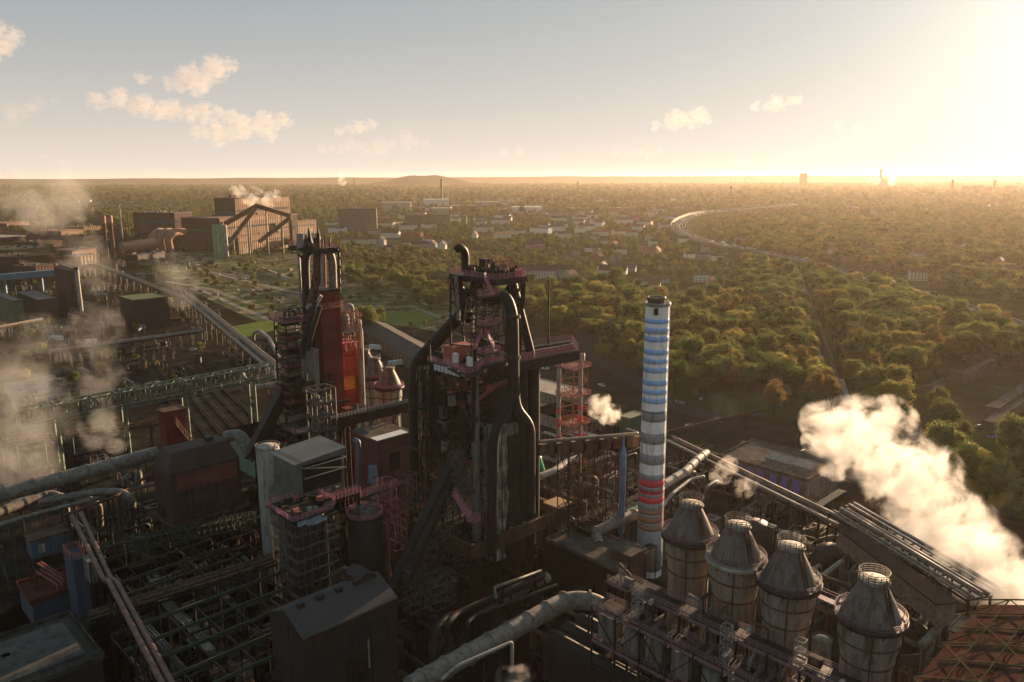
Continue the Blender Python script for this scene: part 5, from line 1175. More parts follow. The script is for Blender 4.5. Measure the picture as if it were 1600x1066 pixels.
# ================================================================== left half of the plant
# dark gable roofed building in the foreground
C = G(474, 998, 25); lu, lv = solve(C, U, 617), solve(C, V, 420); c = C + U*lu/2 + V*lv/2
t = thing('gable_building', 'large dark windowless building with ridged roof at the bottom centre', 'building', (c.x, c.y, 0)); z0 = 0
mb = MB(); mb.gable((c.x, c.y, z0), lu, lv, 25, 3.4, TH); mb.build('wall', M['dkbrown'], t)
mb = MB(); mb.groof((c.x, c.y, 0), lu, lv, 25, 3.4, TH, .35, .2); rf = mb.build('roof', noisy('dark_sheet_roof', (.045, .036, .034), (.058, .047, .043), .08, .7, bump=0.0), t)
mb = MB(); q = C + U*lu*.86 + V*lv*.62; mb.gable((q.x, q.y, 25.5), 6, 4.6, 3.4, 1.4, TH + math.pi/2); mb.build('ridge_hood', M['dkbrown'], rf)
mb = MB(); mb.prism([(w.x, w.y) for w in quad(C + U*lu*.40 - V*.25, lu*.28, .2)], 8, 15); mb.build('louvre', M['black'], t)
for k in range(5): mb = MB(); q = C + U*(lu*(k + .5)/5) - V*.35; mb.beam(at(q, .5), at(q, 24.4), .22); mb.build('downpipe', M['steel'], t)
mb = MB(); mb.beam(at(C - V*.5 - U*.3, 24.8), at(C + U*(lu + .3) - V*.5, 24.8), .35, .3); mb.build('gutter', M['steel'], t)
mb = MB(); q = C - U*.35 + V*lv*.4; mb.rail([at(q, z) for z in (2, 25)], .6, .7, .1, 2); mb.build('ladder', M['railgrey'], t)
mb = MB(); q = C + V*lv*.72; mb.prism([(w.x, w.y) for w in quad(q - U*.2, .19, 3)], 0, 4); mb.build('door', M['rust'], t)
for k in range(4): mb = MB(); q = C + U*lu*(.14 + .2*k) + V*lv*.45; mb.box(at(q, 27.8), (1.5, 1.2, 1.3), TH); mb.build('roof_vent', M['steel'], t)
mb = MB(); q = C + U*lu*.66 - V*.3; mb.box(at(q, 11), (.3, .3, 7), TH); mb.build('lamp_strip', M['palegrey'], t)
mb = MB(); q = C + U*lu*.42 - V*.5; mb.box(at(q, 5.4), (1.2, .3, 1.6), TH); mb.build('notice_board', noisy('board', (.35, .38, .16), (.4, .42, .2), .5, .6), t)
# hip roofed box on stilts with the white main leading into it
C = G(264, 742, 33); lu, lv = solve(C, U, 373), solve(C, V, 238)
t = thing('filter_house', 'red brown house with chamfered roof on stilts above the pipes on the left', 'building', (C.x, C.y, 0))
zz0 = 17
mb = MB(); q4 = quad(C, lu, lv); r_ = [C + U*2.2 + V*2.6, C + U*(lu-2.2) + V*2.6, C + U*(lu-2.2) + V*(lv-2.6), C + U*2.2 + V*(lv-2.6)]
mb.add([at(q, zz0) for q in q4] + [at(q, 33) for q in q4] + [at(q, 38.5) for q in r_], [(3,2,1,0), (0,1,5,4), (1,2,6,5), (2,3,7,6), (3,0,4,7), (4,5,9,8), (5,6,10,9), (6,7,11,10), (7,4,8,11), (8,9,10,11)]); mb.build('wall', M['brown'], t)
mb = MB(); mb.prism([(q.x, q.y) for q in quad(C - V*.15 + U*lu*.1, lu*.85, .14)], 27, 32); mb.build('red_panel', noisy('maroon_panel', (.13, .04, .035), (.16, .055, .045), .2, .7, corr=1.2), t)
for k in range(6): mb = MB(); q = C + U*(lu*(k + .5)/6) - V*.12; mb.beam(at(q, 17.6), at(q, 32.6), .2); mb.build('wall_rib', M['rust'], t)
mb = MB(); q = C + V*lv*.5; mb.prism([(w.x, w.y) for w in quad(q - U*.2, .19, 2.4)], 17.2, 20.4); mb.build('door', M['steel'], t)
mb = MB(); mb.box(at(C + U*lu*.7 + V*lv*.5, 38.55), (2, 2, 1.3), TH); mb.build('roof_vent', M['steel'], t)
mb = MB(); pts = [at(q, 17) for q in quad(C - U*1.6 - V*1.6, lu + 3.2, lv + 3.2)]; deck(mb, pts, .4)
for i in range(4): mb.beam(pts[i], pts[(i+1) % 4], .5, 1.0)
mb.build('skirt_walkway', M['rust'], t)
mb = MB()
for a_ in (0, .33, .66, 1):
    for b_ in (0, .5, 1):
        q = C + U*lu*a_ + V*lv*b_; mb.beam(at(q, 0), at(q, 16.6), .6)
        if a_ < 1: q2 = C + U*lu*(a_+.33) + V*lv*b_; mb.beam(at(q, 2), at(q2, 16), .3); mb.beam(at(q, 16), at(q2, 2), .3)
mb.build('stilts', M['steel'], t)
for k in range(9):
    q = G(255 + k*14, 800 + (k % 3)*10, 12); mb = MB(); mb.tube(q, q + rr.choice((U, V))*rr.uniform(4, 10), rr.uniform(.3, .7), n=8); mb.build('hanging_pipe', M['pipe'], t)
e = P(240, 709, 255)
run('gas_main', 'long pale riveted main entering the red brown stilted house', 'pipeline', [P(-60, 793, 213), P(0, 774, 220), P(120, 742, 235), P(246, 708, 252)], 2.3, M['pipe'], 22, 6, flange=7.5, supports=20, smat=M['dkgreen'])
run('gas_main', 'tan pipe leaving the right end of the stilted house roof', 'pipeline', [P(352, 683, 262), P(372, 678, 262), P(382, 690, 260), P(392, 712, 256)], 2.0, M['pipe'], 18, 4)
# curved pipes below the main
for k, (r_, ps, lab) in enumerate(((1.5, [(-40, 815, 22), (40, 786, 22), (80, 772, 22), (98, 780, 21), (104, 812, 14), (104, 830, 8)], 'fattest bent pipe ending at the blue box'), (1.0, [(0, 800, 20), (90, 785, 20), (140, 778, 20), (155, 790, 18), (157, 820, 8)], 'middle bent pipe with pale sleeve left of the stilted house'),
     (1.1, [(60, 785, 24), (150, 768, 24), (190, 768, 24), (206, 780, 22), (208, 810, 10)], 'topmost bent pipe with red sleeve left of the stilted house'))):
    run('pipeline', lab, 'pipe', W(*ps), r_, M['pipe'], 16, 3, 'bent pipes on the left', flange=6, supports=14)
run('pipeline', 'straight tan line under the long pale main', 'pipe', W((-20, 826, 22), (60, 802, 22), (240, 756, 22)), .7, M['pipe'], 10, supports=15, smat=M['dkgreen'])
run('pipeline', 'rusty line climbing behind the stilted house', 'pipe', W((100, 806, 24), (180, 776, 24), (245, 735, 24)), .5, M['rust'], 8)
# pair of red brown pipes running down
for k, (x0, x1, x2) in enumerate(((112, 170, 246), (126, 182, 262))):
    run('pipeline', ('left one of the twin red brown pipes running down to the bottom edge', 'right one of the twin red brown pipes running down to the bottom edge')[k], 'pipe', [G(x0, 806 - k*4, 25), G(x1 - 8, 906, 25), G(x1, 908, 27), G(x2 + 24, 1100, 27)], .62, noisy('red_brown_pipe', (.14, .055, .04), (.20, .085, .06), .4, .45, c3=(.07, .035, .028), c3amt=.5), 12, 1.5, 'twin red brown pipes', supports=24, flange=9)
# blue box, red yard, grey blue vessel
M['bluegrey'] = noisy('blue_grey_tank', (.065, .08, .115), (.10, .12, .165), .3, .6, c3=(.05, .06, .08), c3amt=.4, streak=1); M['teal'] = noisy('teal_box', (.05, .085, .12), (.075, .12, .155), .4, .7, c3=(.07,.045,.035), c3amt=.5, streak=1)
t, C, lu, lv = block('valve_box', 'blue grey valve box beneath the fattest bent pipe', 'valve box', 48, 848, 22, 106, 38, M['teal'], M['rust'], 17, .2)
mb = MB(); q = C + U*lu*.25 - V*.3; mb.box(at(q, 18.4), (1.6, .3, 2.4), TH); mb.build('hatch', M['palegrey'], t)
mb = MB()
for a_ in (0, 1):
    for b_ in (0, 1): q = C + U*lu*a_ + V*lv*b_; mb.beam(at(q, 0), at(q, 17), .4); mb.cut()
mb.build('leg', M['rust'], t)
t, C, lu, lv = block('red_floor_building', 'roofless building with red dusty floor at the left below the blue box', 'building', 50, 945, 7, 138, 28, noisy('dull_blue_wall', (.07, .08, .10), (.10, .11, .13), .3, .8), noisy('red_dust', (.10, .035, .025), (.17, .06, .04), .15, .9, c3=(.22, .09, .06), c3amt=.3), 0, 1.2)
for k in range(5): a_ = rr.uniform(.2, .8); mb = MB(); q = C + U*lu*a_ + V*lv*rr.uniform(.2, .8); mb.pipe([at(q, 7.5), at(q, 9), at(q + V*8 - U*3, 11)], .3, 8); mb.build('red_pipe', M['rosered'], t)
q = G(120, 905, 16)
t, C, lu, lv = block('storage_vessel', 'tall blue grey box vessel with red cage on top left of the twin pipes', 'vessel', 113, 878, 20, 134, 98, M['bluegrey'], M['bluegrey'], 3, 0)
mb = MB(); mb.rail([q + Z3*.4 for q in quad(C, lu, lv)], 1.6, 1.2, .2, 3, True); mb.build('cage', M['rosered'], t)
block('storage_vessel', 'smaller grey box vessel on the twin pipes', 'vessel', 138, 880, 21, 149, 128, M['grey'], M['grey'], 15, 0)
# grey roofed building in the bottom left corner
R_ = G(160, 1030, 18); t, C, lu, lv = block('flat_roof_building', 'flat brown grey roofed building in the bottom left corner', 'building', 38, 1094, 18, 162, -60, M['dkbrown'], noisy('brown_felt', (.055, .046, .036), (.085, .072, .056), .12, .9, c3=(.035, .03, .025), c3amt=.4), 0, .9, lu=44, lv=24)
for o_ in t.children: o_.location += (R_ - U*44 - C)
C = R_ - U*44
mb = MB(); c = C + U*lu*.55 + V*lv*.5; mb.prism([(q.x, q.y) for q in quad(C + U*lu*.5 + V*lv*.15, lu*.45, lv*.72)], 18.36, 18.9); mb.build('raised_roof_panel', noisy('roof_felt', (.085, .075, .065), (.13, .115, .10), .12, .9, c3=(.06, .05, .045), c3amt=.4), t)
mb = MB(); q = G(9, 1027, 18.4); mb.box(q, (1.6, 1.6, .5), TH); mb.build('skylight', M['white'], t)
# scaffolded silo and grey box house
c = P(482, 905, 200); c = at(c, 0); zt_ = P(482, 790, 204).z
t = thing('scaffolded_silo', 'silo wrapped in grey scaffolding below the grey box house', 'silo', c)
mb = MB(); mb.lathe((c.x, c.y, 0), [(5.2, 0), (5.2, zt_ - 1), (4.4, zt_ + .5), (1, zt_ + 1.4)], 28); mb.build('silo_shell', M['steel'], t)
mb = MB(); mb.scaffold(c, 13, 13, zt_, 6, 6, 9, TH, .14); mb.build('scaffold', M['scaf'], t)
for j in range(1, 10):
    z = zt_*j/9; mb = MB()
    for s0, s1 in (((-6.5, -6.5), (6.5, -6.5)), ((-6.5, -6.5), (-6.5, 6.5))):
        a_, b_ = at(c + U*s0[0] + V*s0[1], z), at(c + U*s1[0] + V*s1[1], z); i_ = (V if s0[1] == s1[1] else U)*1.1; mb.prism([(w.x, w.y) for w in (a_, b_, b_ + i_, a_ + i_)], z - .06, z)
    mb.build('scaffold_board', M['grey'], t)
mb = MB()
for k in range(8): a_ = at(c + U*rr.uniform(-6, 3) - V*6.6, zt_ - 1.4 + rr.random()); mb.box(a_, (rr.uniform(1, 3), .15, rr.uniform(.8, 2)), TH + rr.uniform(-.1, .1)); mb.cut()
mb.build('netting', noisy('net_sheet', (.18, .26, .30), (.3, .36, .38), .6, .7), t)
for k, (R_, px, py, rw) in enumerate(((5.6, 487, 795, 0), )):
    mb = MB(); q = at(c, zt_ + 1.6); n = 22; pts = [q + U*a_*7.4 + V*b_*7.4 for a_, b_ in ((-1, -1), (.55, -1), (1, -.55), (1, 1), (-1, 1))]; deck(mb, pts, .3); mb.build('silo_top', M['steel'], t); mb = MB(); mb.rail(pts, 1.5, 1.4, .1, 3, True); mb.build('pink_railing', M['pink'], t)
for k in range(26):
    a_ = rr.uniform(0, 6.28); q = at(c, zt_ + 1.6) + Vector((math.cos(a_), math.sin(a_), 0))*rr.uniform(3.5, 6.6); mb = MB()
    if k % 3: mb.box(q, (rr.uniform(.5, 1.8), rr.uniform(.4, 1.2), rr.uniform(.4, 1.6)), rr.uniform(0, 1))
    else: mb.tube(q + Z3*.4, q + Z3*.4 + rr.choice((U, V))*rr.uniform(1.5, 4), rr.uniform(.1, .3), n=6)
    mb.build('silo_gear', M[rr.choice(('rosered', 'rust', 'palegrey', 'steel', 'chrust', 'scaf'))], t)
C = P(462, 727, 205); lu, lv = solve(C, U, 535), solve(C, V, 426); zb_ = P(462, 792, 205).z
t = thing('winding_house', 'grey metal house with shallow pitched roof standing on the scaffolded silo', 'building', (C.x, C.y, zb_))
mb = MB(); mb.prism([(q.x, q.y) for q in quad(C, lu, lv)], zb_, C.z); w_ = mb.build('wall', noisy('grey_green_sheet', (.095, .10, .085), (.13, .135, .115), .15, .7, corr=.8), t)
mb = MB(); q = quad(C - U*.8 - V*.8, lu + 1.6, lv + 1.6); mb.prism([(w.x, w.y) for w in q], C.z + .003, [C.z + .4, C.z + 1.6, C.z + 1.6, C.z + .4]); mb.build('roof', noisy('grey_sheet_roof', (.12, .12, .11), (.16, .155, .14), .1, .6, corr=.8), t)
mb = MB(); q = C + U*lu*.15 - V*.2; mb.prism([(w.x, w.y) for w in quad(C + U*lu*.12 - V*.12, lu*.82, .1)], zb_ + 3.5, C.z - .8); mb.build('dark_opening', M['black'], t)
mb = MB(); a_, b_ = C + U*lu*.1 - V*1.6, C + U*lu - V*1.6; 
for z in (-1, -4): mb.beam(a_ + Z3*z, b_ + Z3*z, .25)
mb.beam(a_ - Z3, b_ - Z3*4, .2); mb.beam(a_ - Z3 + V*1.4, a_ - Z3, .2); mb.beam(b_ - Z3 + V*1.4, b_ - Z3, .2); mb.build('crane_frame', M['railgrey'], t)
for k in range(4): mb = MB(); q = C + U*lu*(.2 + .2*k) - V*.9; mb.box(at(q, zb_ + 1), (1.2, 1.0, 1.8), TH); mb.build('winch_box', M['grey'], t)
mb = MB(); q = P(418, 700, 222); mb.lathe((q.x, q.y, 0), [(3.4, 0), (3.4, q.z), (2.8, q.z + .8), (.3, q.z + 1.2)], 28); mb.ring_rail((q.x, q.y, q.z), 3.5, 1.1, 16, .1, 2)
solo('silo', 'pale round silo left of the grey metal house', 'silo', mb, M['palegrey'])
mb = MB(); q = P(570, 803, 208); mb.lathe((q.x, q.y, 0), [(5.0, 0), (5.0, q.z - .3), (4.6, q.z), (.2, q.z + .2)], 28)
t = solo('round_tank', 'dark round tank with pink railing right of the scaffolding', 'tank', mb, M['black'])
mb = MB(); mb.ring_rail((q.x, q.y, q.z), 5.0, 1.5, 20, .14, 4); mb.build('railing', M['pink'], t)
mb = MB()
for k in range(9): a_ = rr.uniform(0, 6.28); mb.box((q.x + 3*math.cos(a_)*rr.random(), q.y + 3*math.sin(a_)*rr.random(), q.z + .2), (1.2, 1, rr.uniform(.8, 2.6)), TH); mb.cut()
mb.build('tank_gear', M['grey'], t)
# footbridge with pink railings between silo and furnace
a_, b_, c_ = P(495, 788, 203), P(560, 766, 212), P(630, 756, 222)
s_ = V*.9; fb = thing('footbridge', 'pink railed footbridge between the grey metal house and the middle furnace', 'footbridge', at(b_, 0))
mb = MB()
for p, q in ((a_, b_), (b_, c_)): mb.prism([(w.x, w.y) for w in (p - s_, q - s_, q + s_, p + s_)], min(p.z, q.z) - .3, min(p.z, q.z)); mb.cut()
mb.build('walkway', M['steel'], fb); mb = MB(); mb.tube(at(b_, 0), b_ - Z3, .5, n=8); mb.build('post', M['steel'], fb); mb = MB()
for p, q in ((a_, b_), (b_, c_)): z = min(p.z, q.z); mb.rail([at(p - s_, z), at(q - s_, z)], 1.6, 1.2, .16, 3); mb.rail([at(p + s_, z), at(q + s_, z)], 1.6, 1.2, .1, 3); mb.cut()
mb.build('railing', M['dustpink'], fb)
mb = MB(); q = P(605, 790, 216); mb.scaffold(at(q, q.z - 6), 4, 4, 14, 2, 2, 5, TH, .13); mb.scaffold(at(q + U*3, q.z - 14), 4, 4, 14, 2, 2, 5, TH, .12); mb.tube(at(q, 0), at(q, q.z-6), .5, n=8)
solo('stair_tower', 'tangled pink stair frame left of the middle furnace', 'stair', mb, M['dustpink'])
# maroon house with pale roof patch
C = P(590, 690, 238); lu, lv = solve(C, U, 640), solve(C, V, 551); zb_ = 14
t = thing('transfer_house', 'maroon house with flat brown and white roof between the two furnaces', 'building', (C.x, C.y, zb_))
mb = MB(); mb.prism([(q.x, q.y) for q in quad(C, lu, lv)], 0, C.z); mb.build('wall', noisy('maroon_sheet', (.10, .04, .045), (.13, .055, .055), .15, .7, corr=.9, streak=1), t)
mb = MB(); mb.prism([(q.x, q.y) for q in quad(C - U*.8 - V*.8, lu + 1.6, lv + 1.6)], C.z + .003, C.z + .4); mb.build('roof', M['roof'], t)
mb = MB(); mb.prism([(q.x, q.y) for q in quad(C - U*.5 - V*.5, lu*.95, lv*.28)], C.z + .41, C.z + .5); mb.build('white_roof_panel', M['white'], t)
mb = MB(); mb.prism([(q.x, q.y) for q in quad(C + U*lu*.35 - V*.2, lu*.3, .15)], C.z - 11, C.z - 5); mb.build('doorway', M['black'], t)
mb = MB(); q = P(560, 690, 234); mb.pipe([q + V*2, q, q - Z3*14 - U*1, q - Z3*17 - U*3], .8, 10); solo('duct', 'slim blue grey duct down the left side of the maroon house', 'duct', mb, M['bluegrey'])
mb = MB(); q = P(583, 752, 236); mb.tube(q, q + Z3*5, 1.7, 1.4, n=14); mb.tube(q - Z3*6, q, .6, n=8); solo('blue_vessel', 'light blue vessel under the maroon house', 'vessel', mb, noisy('light_blue', (.12, .19, .28), (.17, .25, .35), .3, .4, c3=(.1,.09,.08), c3amt=.4))
# conveyor between the furnaces
a, b = P(516, 662, 250), P(640, 634, 262)
t = thing('conveyor_bridge', 'railed conveyor bridge linking the red furnace with the middle furnace', 'conveyor', ((a+b)/2).to_tuple())
mb = MB(); mb.beam(a, b, 3, 3.2); mb.build('gallery', M['steel'], t); mb = MB(); s_ = (b-a).normalized().cross(Z3)*1.5; mb.rail([a + s_ + Z3*1.6, a.lerp(b, .42) + s_ + Z3*1.6], 1.6, 1.2, .14, 3); mb.build('railing', M['railgrey'], t)
mb = MB(); mb.beam(a - s_*.7 + Z3*1.9, b - s_*.7 + Z3*1.9, .5, .3); mb.build('cover', M['pipe'], t)
for k in (.15, .5, .8): q = a.lerp(b, k); mb = MB(); mb.lattice(at(q, 0), 3, 3, q.z - 2, 5, TH, .3); mb.build('trestle_tower', M['steel'], t)
# ------------------------------------------------ green truss bridges
a, b = G(20, 690, 22), G(425, 590, 22)
a = G(30, 668, 22); 
t = thing('pipe_bridge', 'long green truss pipe bridge crossing the yard on the left', 'pipe bridge', ((a+b)/2).xy.to_3d())
mb = MB(); mb.truss(a, b, 7.0, 6.0, 24, .55); mb.build('truss', M['green'], t)
for o in (-1.8, 0, 1.8): mb = MB(); s_ = (b-a).normalized().cross(Z3)*o; mb.tube(a + s_ + Z3*1.2, b + s_ + Z3*1.2, .7 if o else 1.1, n=12); mb.build('pipe', M['pipe'] if o else M['rust'], t)
d = (b-a).normalized(); s_ = d.cross(Z3)*3
for k in (.12, .36, .6, .9):
    q = a.lerp(b, k); mb = MB(); mb.beam(at(q + s_, 0), q + s_ + Z3*7.5, .9); mb.beam(at(q - s_, 0), q - s_ + Z3*7.5, .9); mb.beam(at(q + s_, 12), at(q - s_, 12), .5); mb.beam(at(q+s_, 0), at(q-s_, 12), .35); mb.beam(at(q-s_, 12), at(q+s_, 21), .35); mb.build('pylon', M['green'], t)
a, b = G(-40, 702, 12), G(255, 664, 12)
t = thing('conveyor_bridge', 'low tan conveyor running beneath the green truss bridge', 'conveyor', ((a+b)/2).xy.to_3d())
mb = MB(); mb.truss(a, b, 2.6, 3, 36, .3); mb.beam(a + Z3, b + Z3, 2.4, .8); mb.build('gallery', M['rust'], t)
for k in range(7): q = a.lerp(b, .06 + .145*k); mb = MB(); mb.beam(at(q, 0), q, .6); mb.beam(at(q - U*1.5, 0), q, .3); mb.build('post', M['steel'], t)
# red box with lattice ramp
t, C, lu, lv = block('transfer_tower', 'dark red box tower right of the low tan conveyor', 'transfer tower', 256, 646, 26, 289, 246, M['redclad'], M['rust'], 0, .2)
mb = MB(); a_, b_ = C + U*3 + Z3*(-5) - V*1, G(300, 700, 8); mb.truss(a_, b_, 3, 3, 8, .3); solo('inclined_conveyor', 'open rusty inclined conveyor descending from the dark red box tower', 'conveyor', mb, M['rust'])
# teal edged tank house right of the stilted house
t, C, lu, lv = block('open_tank', 'flat roofed building edged in pale green left of the red furnace', 'building', 402, 700, 14, 462, 358, noisy('pale_green_wall', (.13, .20, .16), (.19, .27, .21), .3, .7), M['darkpit'], 0, 1.8)
# double pipe rack from the mill down to the furnace and lines beside it
rack('pipe_rack', 'double deck pipe rack running diagonally from the mill to the red furnace', 'pipe rack', G(290, 462, 14), G(445, 590, 14), 9, 16, [(-.8, .8, 0), (-.2, 1.1, 0), (.45, .6, 0), (.85, .8, 0), (0, .4, 2.6)], M['steel'], M['pipe'])
rack('pipe_rack', 'narrow pipe rack beside the double deck rack on the left', 'pipe rack', G(128, 405, 12), G(290, 468, 12), 7, 16, [(-.6, .9, 0), (.5, .9, 0)], M['steel'], M['pipe'])
rack('pipeline', 'long grey pipeline on posts crossing in front of the black hall', 'pipeline', G(78, 552, 9), G(318, 518, 9), 3, 12, [(-.3, 1.0, 0), (.5, .5, 0)], M['steel'], M['pipe'])
rack('pipeline', 'lower thin pipeline on posts left of the long grey pipeline', 'pipeline', G(-40, 520, 9), G(66, 500, 9), 3, 8, [(-.3, .8, 0), (.5, .5, 0)], M['steel'], M['pipe'])
run('pipeline', 'pale hooked pipe beside the green meadow', 'pipe', W((436, 560, 6), (420, 528, 12), (405, 517, 12), (396, 520, 10), (396, 532, 3)), 1.2, M['palegrey'], 14, 4)
run('pipeline', 'grey pipe curving below the right end of the green truss bridge', 'pipe', W((378, 586, 16), (385, 600, 14), (400, 607, 14), (440, 600, 14)), 1.7, M['pipe'], 14, 4)
# green and dark steel grid in the pit
r2 = random.Random(31)
def gridframe(px, py, z, lu, lv, nu, nv, mat, label, w=.5, zb=0, sub=True):
    C = G(px, py, z); t = thing('steel_grid', label, 'steel grid', (C.x, C.y, 0))
    for i in range(nv + 1): mb = MB(); mb.beam(C + V*lv*i/nv, C + V*lv*i/nv + U*lu, w, w*1.7); mb.build('cross_beam', mat, t)
    for i in range(nu + 1): mb = MB(); mb.beam(C + U*lu*i/nu - Z3*.3, C + U*lu*i/nu + V*lv - Z3*.3, w*.6, w); mb.build('long_beam', M['steel'], t)
    mb = MB()
    for i in range(nu + 1):
        for k in range(nv + 1): q = C + U*lu*i/nu + V*lv*k/nv; mb.beam(at(q, zb), q - Z3*.4, w*.7); mb.cut()
    mb.build('column', M['steel'], t)
    if sub:
        for k in range(min(90, int(nu*nv*3.0))):
            q = at(C + U*r2.uniform(0, lu*.9) + V*r2.uniform(0, lv*.9), r2.uniform(1, z - 2)); mb = MB(); t_ = r2.random()
            if t_ < .6: mb.tube(q, q + r2.choice((U, V))*r2.uniform(4, 14), r2.uniform(.15, .6), n=7)
            else: mb.box(q, (r2.uniform(1, 3), r2.uniform(1, 4), r2.uniform(.6, 2)), TH)
            mb.build('fitting', M[r2.choice(('steel', 'rust', 'black', 'pipe'))], t)
gridframe(262, 1100, 15, 46, 34, 7, 4, M['dkgreen'], 'open grid of dull green beams in the dark pit at the bottom left')
gridframe(196, 930, 13, 30, 24, 5, 3, M['dkgreen'], 'upper grid of green beams right of the twin pipes', .4)
gridframe(330, 900, 11, 22, 18, 4, 3, M['steel'], 'sooty beam grid under the stilted house', .35)
rack('pipe_rack', 'triple pipe line crossing the dark pit behind the dark gable building', 'pipe rack', G(140, 968, 13), G(430, 875, 17), 5, 9, [(-.7, .6, 0), (0, .6, 0), (.7, .45, 0)], M['steel'], M['rust'])
a, b = G(150, 872, 15), G(400, 818, 15); mb = MB(); mb.truss(a, b, 3.4, 3.2, 26, .3)
solo('truss_bridge', 'weathered green truss footbridge crossing the pit below the stilted house', 'truss bridge', mb, M['dkgreen'])
clutter(150, 420, 860, 1060, 1, 9, 60, 41, where='in the dark pit at the bottom left', mats=('steel', 'rust', 'rust', 'pipe', 'steel'), hmax=8)
clutter(110, 260, 790, 870, 2, 8, 22, 42, where='around the twin red brown pipes', mats=('steel', 'rust', 'dkgreen'), hmax=9)
clutter(0, 240, 690, 760, 1, 5, 30, 43, where='between the pale main and the low tan conveyor', hmax=7)
clutter(300, 440, 760, 860, 2, 8, 22, 44, where='right of the stilted house', mats=('steel', 'rust', 'black'), hmax=8)
clutter(620, 700, 960, 1060, 2, 6, 12, 45, where='beside the dark gable building', mats=('steel', 'black'), hmax=6)
clutter(440, 640, 740, 870, 2, 10, 26, 46, where='below the red furnace', mats=('steel', 'rust', 'black', 'grey'), hmax=12)
clutter(-20, 330, 440, 520, 2, 8, 95, 47, where='on the yard around the black hall', hmax=9, mats=('steel', 'rust', 'pipe', 'grey', 'black', 'dkgreen'))
clutter(-20, 300, 530, 630, 1, 5, 46, 48, where='beyond the green truss bridge', hmax=5)
clutter(300, 440, 540, 600, 1, 5, 14, 49, where='beside the double deck pipe rack', hmax=7)
clutter(480, 640, 880, 960, 1, 5, 10, 50, where='behind the dark gable building', mats=('steel', 'black'), hmax=8)
# rails in the yard left of the red furnace
RT = noisy('rusty_rail', (.08, .06, .045), (.12, .09, .07), .5, .6, .5)
for k in range(6):
    a, b = G(232 + k*15, 578 - k*1.5, 0), G(300 + k*24, 690 - k*3, 0); mb = MB(); mb.beam(a + Z3*.25, b + Z3*.25, .14, .2); mb.beam(a + Z3*.25 + U*1.5, b + Z3*.25 + U*1.5, .14, .2); o = mb.build('railway_track', RT); tag(o, kind='structure')
# flat pale slab left behind the steam
sheet('concrete_pad', [(5, 600), (85, 585), (108, 616), (22, 640)], noisy('pale_blue_concrete', (.09, .10, .11), (.14, .15, .16), .06, .8, c3=(.05,.05,.05), c3amt=.4), .16)
# long dark shed between the furnaces
C = G(692, 590, 9); a_ = G(560, 507, 9); C2 = G(640, 555, 9)
t = thing('workshop_hall', 'long low dark roofed brick hall between the two furnaces', 'hall', (C2.x, C2.y, 0)); d = (a_ - C2).normalized(); L_ = (a_ - C).length; ang = math.atan2(d.y, d.x); c = (C + a_)/2 + Vector((-d.y, d.x, 0))*-11
mb = MB(); mb.gable((c.x, c.y, 0), L_, 22, 8, 3.6, ang); mb.build('wall', noisy('brown_brick', (.16, .10, .065), (.22, .14, .09), .6, .9), t)
mb = MB(); mb.groof((c.x, c.y, 0), L_, 22, 8, 3.6, ang, .5, .25); mb.build('roof', noisy('dark_felt_roof', (.055, .045, .038), (.075, .062, .05), .1, .8), t)
for k in range(26):
    s_ = Vector((-d.y, d.x, 0)); q = c - s_*-11.1 + d*(L_*(k + .5)/26 - L_/2); mb = MB(); mb.box(at(q, 1.5), (1.4, .25, 4.8), ang); mb.build('window', M['glass'], t)
    q = c + s_*-11.1*1 + d*(L_*(k + .5)/26 - L_/2); mb = MB(); mb.box(at(q, 1.5), (1.4, .25, 4.8), ang); mb.build('window', M['lightroof'], t)
